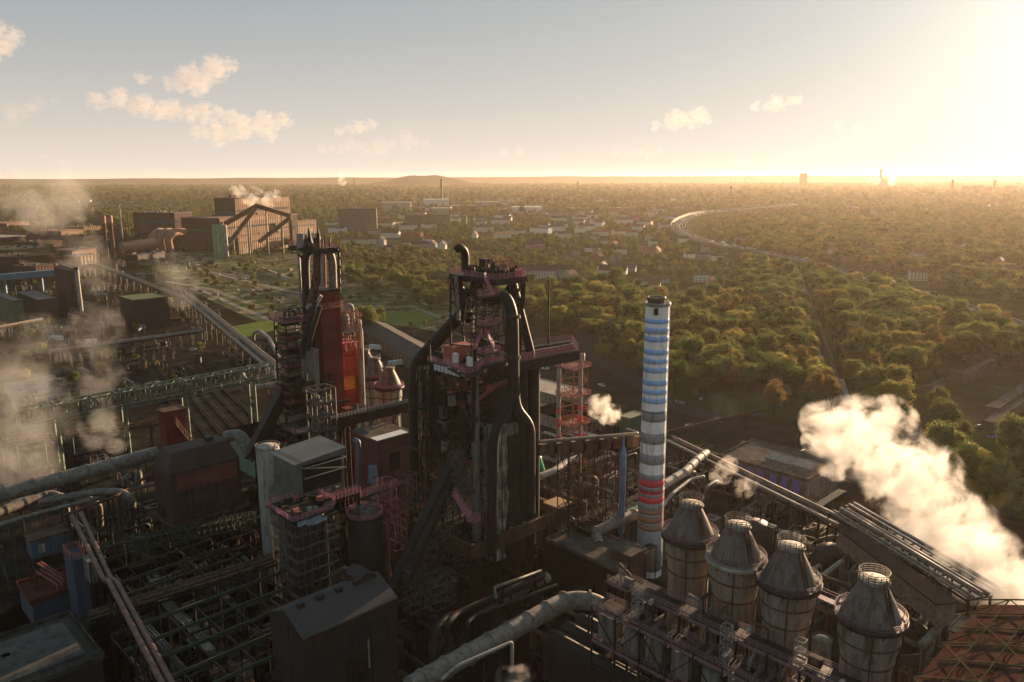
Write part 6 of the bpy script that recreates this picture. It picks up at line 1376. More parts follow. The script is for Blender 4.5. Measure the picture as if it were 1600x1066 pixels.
# ================================================================== the ribbed mill and the works around it, far left
def turned(deg):
    global TH, U, V
    TH = R(deg); U = Vector((math.cos(TH), math.sin(TH), 0)); V = Vector((-math.sin(TH), math.cos(TH), 0))
turned(70)
M['ribtan'] = noisy('sunlit_tan_ribbed_sheet', (.19, .12, .075), (.26, .17, .11), .03, .8, corr=5, corrdepth=.5, c3=(.2, .13, .09), c3amt=.3); M['millbrown'] = noisy('mill_brown_sheet', (.07, .042, .03), (.095, .06, .043), .02, .8, corr=4, corrdepth=.3)  # tan is the brown sheet lightened, sunlight put into its colour
M['salmon'] = noisy('salmon_sheet', (.23, .12, .08), (.30, .17, .12), .03, .8)
def big(name, label, cat, cx, cy, Y, pr, pl, yb, wall, roof, group=None, side=None):
    """far block: near corner top at (cx, cy) and distance Y, its foot at photo row yb; side = lighter sheet that puts sunlight into the colour of the sun side"""
    C = P(cx, cy, Y); lu, lv = solve(C, U, pr), solve(C, V, pl); zb = max(0, P(cx, yb, Y).z)
    if zb < 8: zb = 0
    b = C + U*lu/2 + V*lv/2; t = thing(name, label, cat, (b.x, b.y, zb), group)
    mb = MB(); mb.prism([(q.x, q.y) for q in quad(C, lu, lv)], zb, C.z); mb.build('wall', wall, t)
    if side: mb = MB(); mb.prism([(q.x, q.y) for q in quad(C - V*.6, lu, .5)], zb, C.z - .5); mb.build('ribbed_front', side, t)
    hh = C.z - zb
    for k in range(int(lu/16)):
        q = C + U*(8 + 16*k) - V*.75; mb = MB(); mb.prism([(w.x, w.y) for w in quad(q, 6 if k % 3 else 9, .2)], zb, zb + hh*(.22 if k % 3 else .4)); mb.build('door', M['steel'], t)
    if hh > 14: mb = MB(); mb.prism([(w.x, w.y) for w in quad(C + U*3 - V*.75, lu - 6, .2)], zb + hh*.66, zb + hh*.72); mb.build('window_strip', M['glass'], t); mb = MB(); mb.prism([(w.x, w.y) for w in quad(C - U*.2 + V*3, .2, lv - 6)], zb + hh*.6, zb + hh*.68); mb.build('window_strip', M['glass'], t)
    for k in range(min(6, int(lv*lu/260))): q = C + U*rr.uniform(.1, .85)*lu + V*rr.uniform(.1, .85)*lv + Z3*1.2; mb = MB(); mb.box(q, (rr.uniform(2, 7), rr.uniform(2, 4), rr.uniform(1.2, 3)), TH); mb.build('roof_vent', M['steel'], t)
    mb = MB(); mb.prism([(q.x, q.y) for q in quad(C - U*1 - V*1, lu + 2, lv + 2)], C.z + .02, C.z + 1.2); mb.build('roof', roof, t)
    return t, C, lu, lv
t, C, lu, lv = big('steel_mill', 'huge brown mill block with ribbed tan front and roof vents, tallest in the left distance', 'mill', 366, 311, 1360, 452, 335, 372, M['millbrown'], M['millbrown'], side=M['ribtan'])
for k in range(7): mb = MB(); q = C + U*lu*rr.uniform(.1, .9) + V*lv*rr.uniform(.2, .8) + Z3*1.2; mb.box(q, (rr.uniform(5, 14), rr.uniform(4, 8), rr.uniform(3, 8)), TH); mb.build('roof_vent', M['millbrown'], t)
for k in range(5): mb = MB(); q = C + U*lu*rr.uniform(.1, .95) + V*lv*rr.uniform(.2, .8) + Z3*1.2; mb.tube(q, q + Z3*rr.uniform(8, 16), 1.2, n=8); mb.build('roof_stack', M['millbrown'], t)
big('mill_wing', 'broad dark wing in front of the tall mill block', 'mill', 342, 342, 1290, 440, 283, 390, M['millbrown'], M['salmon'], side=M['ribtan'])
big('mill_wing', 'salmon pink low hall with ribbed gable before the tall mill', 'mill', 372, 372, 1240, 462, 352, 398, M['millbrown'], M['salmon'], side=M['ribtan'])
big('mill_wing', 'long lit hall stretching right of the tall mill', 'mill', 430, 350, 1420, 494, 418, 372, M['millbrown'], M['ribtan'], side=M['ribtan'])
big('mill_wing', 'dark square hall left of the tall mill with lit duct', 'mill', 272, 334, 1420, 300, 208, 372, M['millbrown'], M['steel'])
big('mill_tower', 'narrow brown tower at the right end of the mill', 'mill', 455, 336, 1240, 465, 451, 396, M['millbrown'], M['salmon'])
for k, (p0, p1) in enumerate((((352, 388), (402, 322)), ((402, 322), (455, 338)), ((405, 378), (454, 340)), ((402, 322), (352, 350)))):
    a, b = P(*p0, 1225), P(*p1, 1225 if k < 3 else 1300); t = thing('inclined_conveyor', ('conveyor rising to the peak in front of the mill', 'conveyor dropping from the peak to the narrow tower', 'lower conveyor rising to the narrow tower', 'conveyor running back from the peak into the mill')[k], 'conveyor', ((a+b)/2).xy.to_3d())
    mb = MB(); mb.beam(a, b, 5, 6); mb.build('gallery', M['millbrown'], t); mb = MB(); mb.beam(a + Z3*3.2, b + Z3*3.2, 5.6, .6); mb.build('roof', M['ribtan'], t)
    for u in (.25, .7): q = a.lerp(b, u); mb = MB(); mb.beam(at(q, 0), q, 1.6); mb.build('leg', M['steel'], t)
mb = MB(); C = P(334, 352, 1180); zb = 0
t = thing('silo_block', 'row of green and pale striped tall silos before the mill', 'silo', (C.x + 8, C.y, 0))
for k in range(4):
    q = P(334 + 5.6*k, 352, 1180); mb = MB(); mb.lathe((q.x, q.y, 0), [(3.0, 0), (3.0, q.z), (.5, q.z + 1.5)], 12); mb.build('silo_tube', noisy('silo_green', (.10, .22, .08), (.15, .28, .12), .1, .7) if k % 2 == 0 else M['palegrey'], t)
for k in range(3):
    q0, q1 = P(240 + 13*k, 392, 1180), P(252 + 13*k, 366, 1180); t_ = thing('round_vessel', ('first', 'second', 'third')[k] + ' of the three curved rusty tanks left of the mill', 'tank', (q0.x, q0.y, 0), 'curved rusty tanks'); mb = MB()
    mb.pipe([q0, P(236 + 13*k, 372, 1180), P(246 + 13*k, 362, 1185), P(262 + 13*k, 362, 1250)], 5.5, 12, 9); mb.build('tank_shell', M['salmon'], t_)
    for u in (0, 1): mb = MB(); q = q0 + V*u*14; mb.beam(at(q, 0), q, 2); mb.build('saddle', M['steel'], t_)
mb = MB(); a, b = P(190, 388, 1120), P(242, 380, 1160); mb.tube(a, b, 8, n=18); mb.beam(at(a.lerp(b, .2), 0), a.lerp(b, .2), 4); mb.beam(at(a.lerp(b, .8), 0), a.lerp(b, .8), 4); solo('lying_tank', 'large lying rusty drum left of the curved tanks', 'tank', mb, M['salmon'])
for k, (px, y0, y1, r_) in enumerate(((161, 338, 402, 1.9), (171, 337, 400, 2.3), (186, 318, 352, 1.0), (199, 334, 358, .9), (86, 412, 428, 1.2), (119, 418, 452, 1.6))):
    Y = (1020, 1010, 1500, 1500, 800, 690)[k]; q = P(px, y0, Y); t = thing('chimney', ('thin dark stack with red tip, left of its taller twin', 'stack with red tip beside its thinner twin', 'white slender stack in the left distance', 'slender tan stack in the left distance', 'short stub stack on the blue roofed works', 'white pipe stack on the dark block at the left')[k], 'chimney', (q.x, q.y, 0))
    mb = MB(); mb.tube(at(q, 0), q, r_*1.2, r_, 12); mb.build('shaft', M['palegrey'] if k in (2, 5) else M['rust'], t); mb = MB(); mb.tube(q - Z3*(9 if k < 2 else 2), q + Z3*.3, r_*1.35, n=12); mb.build('tip', M['chrust'] if k < 2 else M['steel'], t)
# low works along the left edge
sp = [(20, 392, 1080, 78, -40, 402, 'ribtan', 'lit tan roofed hall at the left edge'), (60, 380, 1200, 98, 20, 388, 'millbrown', 'brown flat hall behind the lit tan hall'), (95, 362, 1500, 130, 60, 368, 'salmon', 'long salmon hall farthest left'), (130, 356, 1600, 158, 100, 362, 'ribtan', 'pale hall beside the left distance steam'),
      (112, 392, 1040, 150, 90, 401, 'salmon', 'salmon gabled hall left of the twin stacks'), (126, 402, 960, 154, 100, 414, 'ribtan', 'tan lit hall nearest the twin stacks'), (30, 404, 950, 84, -30, 418, 'millbrown', 'dark broad hall below the lit tan hall'), (5, 372, 1280, 40, -60, 380, 'lightroof', 'cream roofed hall at the left edge'),
      (55, 418, 880, 90, 20, 432, 'millbrown', 'dark gabled hall at the left above the blue roof'), (148, 372, 1350, 168, 128, 378, 'salmon', 'small salmon shed left of the twin stacks'), (215, 400, 1050, 258, 196, 408, 'steel', 'low dark shed under the curved tanks'), (10, 350, 1800, 60, -30, 354, 'salmon', 'pinkish roof strip at the far left horizon')]
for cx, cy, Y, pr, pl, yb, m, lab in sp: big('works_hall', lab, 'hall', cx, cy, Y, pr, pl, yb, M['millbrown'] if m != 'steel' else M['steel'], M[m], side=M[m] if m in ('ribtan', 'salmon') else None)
turned(44)
t, C, lu, lv = block('works_hall', 'flat works hall with long blue roof edge at the left', 'hall', 60, 470, 18, 90, -60, M['millbrown'], M['steel'], 0, .4, lv=70)
a, b = G(-30, 436, 22), G(86, 426, 22); mb = MB(); mb.beam(a, b, 6, 6); mb.beam(at(a.lerp(b, .3), 0), a.lerp(b, .3), 2); mb.beam(at(a.lerp(b, .8), 0), a.lerp(b, .8), 2); solo('blue_conveyor', 'long dusty blue enclosed conveyor at the left edge', 'conveyor', mb, noisy('dusty_blue', (.05, .12, .16), (.08, .17, .22), .1, .6))
block('works_block', 'dark cube like block right of the blue conveyor', 'plant building', 108, 424, 38, 121, 84, M['millbrown'], M['millbrown'], 0, .5)
block('works_block', 'olive green pair of box sheds at the left edge', 'plant building', 20, 472, 22, 36, -10, noisy('olive_sheet', (.08, .10, .04), (.11, .13, .06), .1, .7), M['steel'], 0, .5)
t, C, lu, lv = block('black_hall', 'black box hall with olive green roof in the left middle distance', 'hall', 208, 470, 24, 263, 186, M['black'], noisy('olive_roof', (.10, .11, .05), (.14, .15, .075), .05, .8), 0, .3)
block('black_hall_annex', 'low annex with pale roof edge at the foot of the black box hall', 'plant building', 208, 492, 9, 256, 182, M['dkbrown'], M['rust'], 0, .5, lv=8)
def clut2(*a, **k): clutter(*a, **k)
clutter(0, 250, 405, 440, 2, 8, 40, 61, where='in the left distance before the mill', hmax=12)
clutter(180, 330, 400, 415, 2, 6, 16, 62, where='in front of the mill silos', hmax=9)
clutter(60, 200, 470, 560, 2, 9, 34, 63, where='left of the black box hall', hmax=12, mats=('steel', 'black', 'rust', 'steel'))
# ================================================================== far landmarks
def slab(name, label, cat, x0, x1, y0, y1, Y, depth, mat, win=0, roof=None, rz=0.1):
    a, b = P(x0, y0, Y), P(x1, y0, Y); w_ = b.x - a.x; h = a.z - max(0, P(x0, y1, Y).z); t = thing(name, label, cat, ((a.x+b.x)/2, Y, 0))
    mb = MB(); mb.box(((a.x+b.x)/2, Y + depth/2, 0), (w_, depth, a.z), rz); mb.build('wall', mat, t)
    mb = MB(); mb.box(((a.x+b.x)/2, Y + depth/2, a.z + .02), (w_ + .8, depth + .8, .8), rz); mb.build('roof', roof or M['roof'], t)
    cs, sn = math.cos(rz), math.sin(rz)
    for k in range(win):
        z = a.z*(k + .6)/win; mb = MB(); o = Vector(((a.x+b.x)/2, Y + depth/2, z)) + Vector((-sn*-1, -cs, 0))*0 ; dd = Vector((sn, -cs, 0))*(depth/2 + .05)
        mb.box(o + dd - Z3*.2, (w_*.97, .3, a.z/win*.45), rz); mb.build('window_band', M['glassw'], t)
    return t
M['glassw'] = noisy('dusty_window_band', (.10, .09, .07), (.2, .17, .12), .15, .3)
M['office'] = noisy('office_brown', (.12, .095, .07), (.16, .13, .095), .05, .8)
slab('office_block', 'broad dark office slab with many window bands beyond the mill', 'office block', 528, 587, 327, 362, 1700, 16, M['office'], 10)
slab('office_block', 'long low brown office slab right of the tall window banded slab', 'office block', 632, 702, 336, 360, 1900, 18, M['office'], 7)
q = P(727, 341, 1800); t = thing('water_tower', 'slim pale tower with rounded top in the trees', 'tower', (q.x, q.y, 0)); mb = MB(); mb.tube(at(q, 0), q, 3.6, 3.4, 14); mb.build('shaft', M['palegrey'], t); mb = MB(); mb.lathe((q.x, q.y, q.z), [(3.6, 0), (4.4, 1), (3.6, 5), (.4, 8)], 14); mb.build('dome', M['salmon'], t)
for k in range(4): mb = MB(); a_ = -1.6 + .25*k; mb.box((q.x + 3.5*math.cos(-1.57 + (k-1.5)*.4), q.y + 3.6*math.sin(-1.57 + (k-1.5)*.4), 8), (.7, .3, q.z - 12), 0); mb.build('window_strip', M['glass'], t)
for k, (px, y0, Y, r_, lab) in enumerate(((689.5, 280, 3300, 4.0, 'tall black chimney on the centre skyline'), (704, 301, 2900, 1.8, 'short dark chimney right of the tall black one'), (752, 294, 2900, 1.3, 'thin mast right of the two black chimneys'), (1377, 265, 6200, 9, 'power station chimney trailing smoke on the right skyline'), (1489, 281, 4600, 6.5, 'left one of two chimneys in the glow on the right'), (1555, 281, 4600, 6.5, 'right one of two chimneys in the glow on the right'),
                                           (903, 284, 4400, 3.5, 'small chimney in the hazy centre distance'), (1142, 291, 3800, 5, 'dark stub tower beyond the motorway'), (1170, 292, 3800, 2.5, 'thin tower right of the stub tower'), (301, 293, 3600, 1.8, 'dark mast beyond the mill'), (553, 279, 5200, 3, 'faint mast left of the hill'), (1318, 265, 6800, 1.5, 'hairline mast on the right skyline'), (1165, 268, 7200, 1.5, 'hairline mast above the motorway'), (1400, 350, 1900, 1.0, 'pale thin pole in the right woods'))):
    q = P(px, y0, Y); t = thing('chimney', lab, 'chimney', (q.x, q.y, 0)); mb = MB(); mb.tube(at(q, 0), q, r_*1.25, r_*.85, 12); mb.build('shaft', M['steel'] if k < 6 else M['office'], t); mb = MB(); mb.tube(q - Z3*(r_*2), q + Z3*.5, r_*1.05, n=12); mb.build('tip', M['black'], t)
slab('tower_block', 'lone high rise block on the right skyline', 'high rise', 1252, 1262, 271, 281, 6500, 30, M['office'], 8)
slab('power_station', 'power station block beside the smoking chimney on the skyline', 'power station', 1379, 1390, 279, 285, 6200, 60, M['office'])
for k, (x0, x1, y0, y1) in enumerate(((1510, 1520, 291, 300), (1524, 1537, 290, 300), (1578, 1590, 291, 301), (1545, 1550, 292, 300))):
    t = slab('old_ironworks', ('left', 'middle', 'right', 'slim')[k] + ' block of the hazy ironworks beneath the two glow side chimneys', 'ironworks', x0, x1, y0, y1, 4500, 40, M['office'], 0); 
for k, (x0, x1, y0, y1, Y, m, lab) in enumerate(((800, 846, 324, 334, 2500, 'white', 'white arched roof hall in the centre distance'), (593, 640, 317, 324, 2700, 'lightroof', 'pale hall row left of the black chimney'), (660, 700, 312, 316, 3000, 'white', 'white factory roofs at the foot of the black chimney'), (706, 742, 322, 327, 2700, 'salmon', 'long reddish hall right of the black chimney'),
        (742, 780, 316, 322, 2900, 'lightroof', 'sunlit factory sheds right of the black chimney'), (672, 700, 326, 331, 2500, 'lightroof', 'flat tan hall below the black chimney'), (780, 800, 328, 334, 2500, 'salmon', 'brown hall left of the white arched hall'), (1000, 1050, 320, 323, 3000, 'lightroof', 'pale low hall left of the motorway'), (870, 990, 326, 329, 2700, 'salmon', 'long reddish railway yard roofs in the centre distance'),
        (1470, 1565, 322, 325, 2900, 'white', 'glittering greenhouse roofs in the glow on the right'), (1570, 1600, 374, 378, 1700, 'lightroof', 'pale roofs at the right edge of the woods'), (1220, 1250, 320, 322, 3000, 'lightroof', 'tiny pale roofs above the end of the motorway'), (600, 625, 350, 356, 1900, 'lightroof', 'small pale hall between the two office slabs'))):
    slab('distant_hall', lab, 'hall', x0, x1, y0, y1, Y, 60 if k != 9 else 300, M[m], 0, M[m])
# motorway: noise wall, gantries, vehicles
i0, i1 = 52, len(HWS) - 1
mb = MB()
for i in range(i0, i1):
    a, b = HWS[i], HWS[i+1]; d = (b-a).normalized(); s_ = Vector((-d.y, d.x, 0))*18.5; mb.beam(a + s_ + Z3*3, b + s_ + Z3*3, .5, 6)
solo('noise_wall', 'long pale noise wall along the outer bend of the motorway', 'wall', mb, M['lightroof'])
M['van'] = M['white']; cols = [('white', M['white']), ('dark', M['steel']), ('silver', M['palegrey']), ('red', M['chrust']), ('blue', M['blue'])]
def car(pos, ang, kind, cn, cm, where, tyre=True, cat='car'):
    t = thing('truck' if kind == 't' else 'van' if kind == 'v' else 'car', '%s %s %s' % (cn, {'t': 'box truck', 'v': 'van', 'c': 'car'}[kind], where), {'t': 'truck', 'v': 'van', 'c': 'car'}[kind], pos, '%s %s %s' % (cn, {'t': 'trucks', 'v': 'vans', 'c': 'cars'}[kind], where)); cs, sn = math.cos(ang), math.sin(ang)
    def o(x, y, z): return Vector((pos[0] + x*cs - y*sn, pos[1] + x*sn + y*cs, pos[2] + z))
    if kind == 't':
        mb = MB(); mb.box(o(-1, 0, 1.1), (9.5, 2.5, 2.9), ang); mb.build('box_body', cm, t); mb = MB(); mb.box(o(5.1, 0, .6), (2.2, 2.4, 2.5), ang); mb.build('cab', M['palegrey'], t); wh = (-4.5, -3.2, 4.8)
    else:
        h = 1.9 if kind == 'v' else 1.0; mb = MB(); mb.box(o(0, 0, .35), (4.6, 1.85, h*.75), ang); mb.build('body', cm, t)
        mb = MB(); b_ = [(-1.9, .85), (1.0 if kind == 'c' else 1.9, .85)]; z0 = .35 + h*.75; x0, x1 = (-2.0, 1.0) if kind == 'c' else (-2.2, 1.5); k_ = .5 if kind == 'c' else .2
        mb.add([o(x0, -.85, z0), o(x1, -.85, z0), o(x1, .85, z0), o(x0, .85, z0), o(x0 + k_, -.7, z0 + .6), o(x1 - k_, -.7, z0 + .6), o(x1 - k_, .7, z0 + .6), o(x0 + k_, .7, z0 + .6)], [(3,2,1,0), (4,5,6,7), (0,1,5,4), (1,2,6,5), (2,3,7,6), (3,0,4,7)]); mb.build('cabin', M['glass'], t); wh = (-1.4, 1.4)
    for x in wh:
        for y in (-.9, .9): mb = MB(); mb.tube(o(x, y - .12, .38), o(x, y + .12, .38), .38 if kind != 't' else .5, n=10); mb.build('wheel', M['black'], t)
for k in range(120):
    i = rr.randint(2, len(HWS) - 3); u = rr.random(); q = HWS[i].lerp(HWS[i+1], u); d = (HWS[i+1] - HWS[i]).normalized(); off = rr.choice((-10, -7, -3.4, 3.4, 7, 10)); q = q + Vector((d.y, -d.x, 0))*off; c = rr.choice(cols[:3] if rr.random() < .8 else cols)
    kd = 't' if rr.random() < .4 else 'v' if rr.random() < .2 else 'c'; px, py = pix(q.x, q.y)
    car((q.x, q.y, q.z + .05), math.atan2(d.y, d.x) + (math.pi if off < 0 else 0), kd, c[0], c[1], 'on the motorway bend' if py < 400 and px < 1200 else 'on the motorway in the right woods')
# trains on the railway
def train(px, py, n, off, lab, m, first='wagon'):
    a = G(px, py); 
    j = min(range(len(RW)-1), key=lambda i: abs((RW[i].y+RW[i+1].y)/2 - a.y)); d = (RW[j+1]-RW[j]).normalized(); s_ = Vector((d.y, -d.x, 0)); c = RW[j] + d*((a-RW[j]).dot(d)) + s_*off; t = thing('train', lab, 'train', (c.x, c.y, .4)); ang = math.atan2(d.y, d.x)
    for k in range(n):
        q = c + d*(16.5*k); mb = MB(); mb.box(at(q, 1.1), (15.2, 2.8, 2.9), ang); w_ = mb.build(first, m, t); mb = MB(); mb.box(at(q, 4.0), (14.6, 2.3, .5), ang); mb.build('wagon_roof', M['palegrey'], w_)
        for x in (-5, 5): mb = MB(); mb.box(at(q + d*x, .4), (2.6, 2.2, .7), ang); mb.build('bogie', M['black'], w_)
train(1297, 600, 4, -4.0, 'white train standing on the left track of the railway line', M['white']); train(1306, 632, 3, 4.4, 'pale train on the right track just above the steam', M['palegrey'])
# ================================================================== houses
WALLS = [('cream', noisy('cream_render', (.55, .47, .37), (.66, .58, .47), .3, .85)), ('white', M['white']), ('brick', noisy('house_brick', (.22, .11, .075), (.28, .15, .10), .5, .9)), ('grey', noisy('grey_render', (.28, .26, .24), (.35, .33, .30), .3, .85)), ('pink', noisy('pink_render', (.42, .24, .18), (.5, .3, .23), .3, .85))]
ROOFS = [('red', noisy('red_tiles', (.17, .065, .04), (.24, .10, .065), .8, .85)), ('dark', noisy('dark_tiles', (.05, .04, .037), (.075, .06, .055), .8, .8)), ('brown', noisy('brown_tiles', (.10, .06, .045), (.15, .09, .065), .8, .85))]
def house(x, y, L_, W_, h, rh, ang, wc, rc, where, win=True, chim=True, word='house'):
    nm = word; t = thing(nm, '%s %s with %s roof %s' % (wc[0], word.replace('_', ' '), rc[0], where), 'house', (x, y, 0), '%s %ss with %s roofs %s' % (wc[0], word.replace('_', ' '), rc[0], where))
    mb = MB(); mb.gable((x, y, 0), L_, W_, h, rh, ang); mb.build('wall', wc[1], t)
    mb = MB(); mb.groof((x, y, 0), L_, W_, h, rh, ang, .5, .25); rf = mb.build('roof', rc[1], t); cs, sn = math.cos(ang), math.sin(ang)
    def o(a, b, z): return Vector((x + a*cs - b*sn, y + a*sn + b*cs, z))
    if chim: mb = MB(); mb.box(o(L_*.22, 0, h + rh - .6), (.9, .9, 1.9), ang); mb.build('chimney', WALLS[2][1], rf)
    if win:
        n = max(2, int(L_/3.6)); st = max(1, int(h/2.9))
        for j in range(st):
            for k in range(n):
                for sg in (-1,): mb = MB(); mb.box(o(-L_/2 + L_*(k+.5)/n, sg*(W_/2 + .02), .9 + 2.9*j), (1.3, .12, 1.4), ang); mb.build('window', M['glass'], t)
    KEEP.append((x, y, L_*.55 + 2)); dd = math.hypot(x, y)
    for k_ in (1, 2, 3): KEEP.append((x - x/dd*14*k_, y - y/dd*14*k_, L_*.45 + 3))
H_ = [  # px, py, length, width, eaves, rise, angle, wall, roof, place
 (556, 382, 46, 12, 9, 4, .15, 0, 2, 'left end of the pale terrace beyond the meadow'), (583, 381, 36, 12, 9, 4, .1, 0, 2, 'in the middle of the terrace beyond the meadow'), (596, 386, 14, 14, 12, 6, 1.4, 3, 1, 'gable end on at the terrace beyond the meadow'),
 (640, 384, 20, 11, 6, 4, .2, 1, 1, 'in the village left of the hooked vent'), (655, 386, 26, 11, 6, 4, .2, 3, 1, 'in the village left of the hooked vent'), (676, 390, 20, 13, 9, 6, 1.5, 3, 1, 'first of two tall gables left of the hooked vent'), (691, 391, 20, 13, 9, 6, 1.5, 0, 1, 'second of two tall gables left of the hooked vent'), (668, 378, 16, 10, 6, 4, .3, 1, 0, 'behind the two tall gables'),
 (606, 391, 12, 9, 5, 3, .2, 1, 1, 'small and bright beyond the meadow'), (700, 380, 15, 10, 6, 5, .1, 3, 2, 'right of the two tall gables'), (755, 375, 15, 11, 6, 7, .4, 4, 0, 'with steep gable above the black furnace top'), (742, 372, 15, 11, 6, 7, 1.4, 1, 0, 'left of the steep gable above the furnace top'),
 (840, 434, 40, 13, 9, 5, .25, 0, 1, 'long four storey terrace behind the furnace top'), (873, 432, 34, 13, 9, 5, .3, 3, 1, 'right half of the long terrace behind the furnace top'), (889, 446, 15, 13, 13, 4, .9, 3, 2, 'tall block beside the long terrace'),
 (942, 424, 18, 12, 6, 6, 1.3, 1, 1, 'with white gable in the trees left of the chimney'), (958, 428, 34, 14, 5, 6, -.3, 0, 1, 'long and dark roofed in the trees left of the chimney'), (975, 424, 30, 12, 5, 5, -.3, 3, 1, 'behind the white gable'), (1015, 443, 38, 11, 4, 4, .5, 0, 2, 'long low in the trees above the chimney top'), (1030, 441, 22, 10, 4, 4, .5, 1, 2, 'low in the trees above the chimney top'),
 (1066, 466, 14, 10, 4, 4, .7, 4, 0, 'with salmon roof right of the chimney top'), (1092, 460, 24, 10, 4, 4, .4, 0, 2, 'long in the trees right of the chimney top'), (1111, 447, 12, 9, 5, 5, .9, 4, 0, 'peeping from trees right of the chimney top'), (1078, 404, 16, 10, 7, 4, .2, 1, 1, 'left of the motorway'), (1098, 406, 20, 11, 8, 3, .1, 3, 1, 'left of the motorway'), (1118, 407, 20, 11, 7, 3, .1, 1, 1, 'below the motorway bend'),
 (1015, 399, 18, 11, 7, 6, .5, 4, 0, 'by the wood left of the motorway'), (1026, 397, 16, 11, 6, 5, 1.2, 0, 0, 'by the wood left of the motorway'), (930, 375, 14, 10, 6, 4, .4, 1, 0, 'in the centre woods'), (940, 381, 18, 10, 6, 4, .2, 0, 0, 'in the centre woods'), (884, 387, 14, 10, 5, 4, .3, 1, 2, 'in the centre woods'), (960, 386, 16, 10, 5, 4, 1.1, 4, 0, 'in the centre woods')]
for px, py, L_, W_, h, rh, an, wi, ri, wh in H_:
    q = G(px, py); house(q.x, q.y, L_, W_, h, rh, an, WALLS[wi], ROOFS[ri], wh, True, True, 'terrace' if L_ > 33 else 'house')
# manor with dark hip roof
q = G(836, 395); t = thing('manor', 'pink walled block with dark pyramid roof behind the furnace top', 'house', (q.x, q.y, 0)); mb = MB(); mb.box(q, (26, 20, 14), .35); mb.build('wall', WALLS[4][1], t)
mb = MB(); cs, sn = math.cos(.35), math.sin(.35); pr_ = [(-14, -11), (14, -11), (14, 11), (-14, 11)]; vs = [(q.x + a*cs - b*sn, q.y + a*sn + b*cs, 14.05) for a, b in pr_] + [(q.x - 3*cs, q.y - 3*sn, 23), (q.x + 3*cs, q.y + 3*sn, 23)]; mb.add(vs, [(0,1,5,4), (1,2,5), (2,3,4,5), (3,0,4), (3,2,1,0)]); mb.build('roof', ROOFS[1][1], t); KEEP.append((q.x, q.y, 18))
for k in range(8): mb = MB(); o_ = Vector((-10.5 + 3*k, -10.02, 0)); mb.box((q.x + o_.x*cs - o_.y*sn, q.y + o_.x*sn + o_.y*cs, 3), (1.2, .2, 8), .35); mb.build('window', M['glass'], t)
# scattered houses of the far suburbs, in clusters
rh_ = random.Random(77); nh = 0
AREAS = [(520, 760, 335, 372, 34, 'in the suburb beyond the office slabs'), (760, 1060, 335, 372, 56, 'in the suburb beyond the centre woods'), (1000, 1160, 372, 400, 12, 'in the hamlet beside the motorway bend'), (860, 1000, 392, 410, 20, 'in the hamlet behind the long terrace'), (560, 900, 300, 330, 70, 'in the far town below the hill'), (60, 330, 296, 330, 42, 'in the far town beyond the mill'), (900, 1400, 305, 335, 44, 'in the far golden suburb on the right'), (1240, 1600, 375, 440, 12, 'among the woods beyond the motorway'), (990, 1140, 415, 470, 12, 'in the trees beside the striped chimney top')]
for x0, x1, y0, y1, n, wh in AREAS:
    for k in range(n):
        px, py = rh_.uniform(x0, x1), rh_.uniform(y0, y1); q = G(px, py)
        if near_line(q.x, q.y) or not free(q.x, q.y, 12): continue
        far = q.y > 1500; s_ = 1 if not far else rh_.uniform(1.2, 2.6); L_ = rh_.uniform(10, 20)*s_; W_ = rh_.uniform(9, 12)*(s_**.6); wc = rh_.choice(WALLS[:2] if far and rh_.random() < .6 else WALLS); rc = rh_.choice(ROOFS)
        house(q.x, q.y, L_, W_, rh_.uniform(6.5, 11), rh_.uniform(3.5, 5.5), rh_.uniform(-.6, .9), wc, rc, wh, not far and q.y < 1150, not far, 'house')
        if far: KEEP.append((q.x - q.x/q.y*48, q.y - 48, 18)); KEEP.append((q.x - q.x/q.y*80, q.y - 80, 16))
# ================================================================== right edge: sheds, lot, vehicles
for cx, cy, z, pr, pl, lab, m in ((1512, 586, 6, 1556, 1500, 'long grey shed in the trees at the right edge', 'roof'), (1450, 606, 5, 1478, 1444, 'small grey roofed shed beside the autumn tree', 'roof'), (1560, 640, 6, 1640, 1540, 'long shed at the right edge beside the parking lot', 'roof'), (1552, 662, 5, 1625, 1536, 'second long shed beside the parking lot', 'roof'), (1420, 694, 4, 1450, 1395, 'low tank shed behind the steam plume', 'roof'), (1330, 440, 5, 1352, 1322, 'little shed where the wood meets the motorway', 'lightroof')):
    C = G(cx, cy, z); t, C, lu, lv = block('shed', lab, 'shed', cx, cy, z, pr, pl, M['office'], M[m], 0, .3); KEEP.append(((C + U*lu/2 + V*lv/2).x, (C + U*lu/2 + V*lv/2).y, min(26, max(lu, lv)*.35)))
strip('road', [(1400, 670), (1460, 655), (1520, 645), (1600, 700), (1680, 740)], 11, M['asphalt'], .14); strip('road', [(1470, 625), (1520, 645)], 9, M['asphalt'], .15); strip('canal_path', [(1380, 655), (1440, 640), (1500, 620)], 5, M['track'], .15)
rc_ = random.Random(5)
for k in range(34):
    px, py = rc_.uniform(1475, 1595), rc_.uniform(608, 712); q = G(px, py)
    if not free(q.x, q.y, 3): continue
    c = rc_.choice(cols); car((q.x, q.y, .2), rc_.choice((.2, .25, 1.8)), rc_.choice('ccccv'), c[0], c[1], 'in the lot at the right edge'); KEEP.append((q.x, q.y, 4))
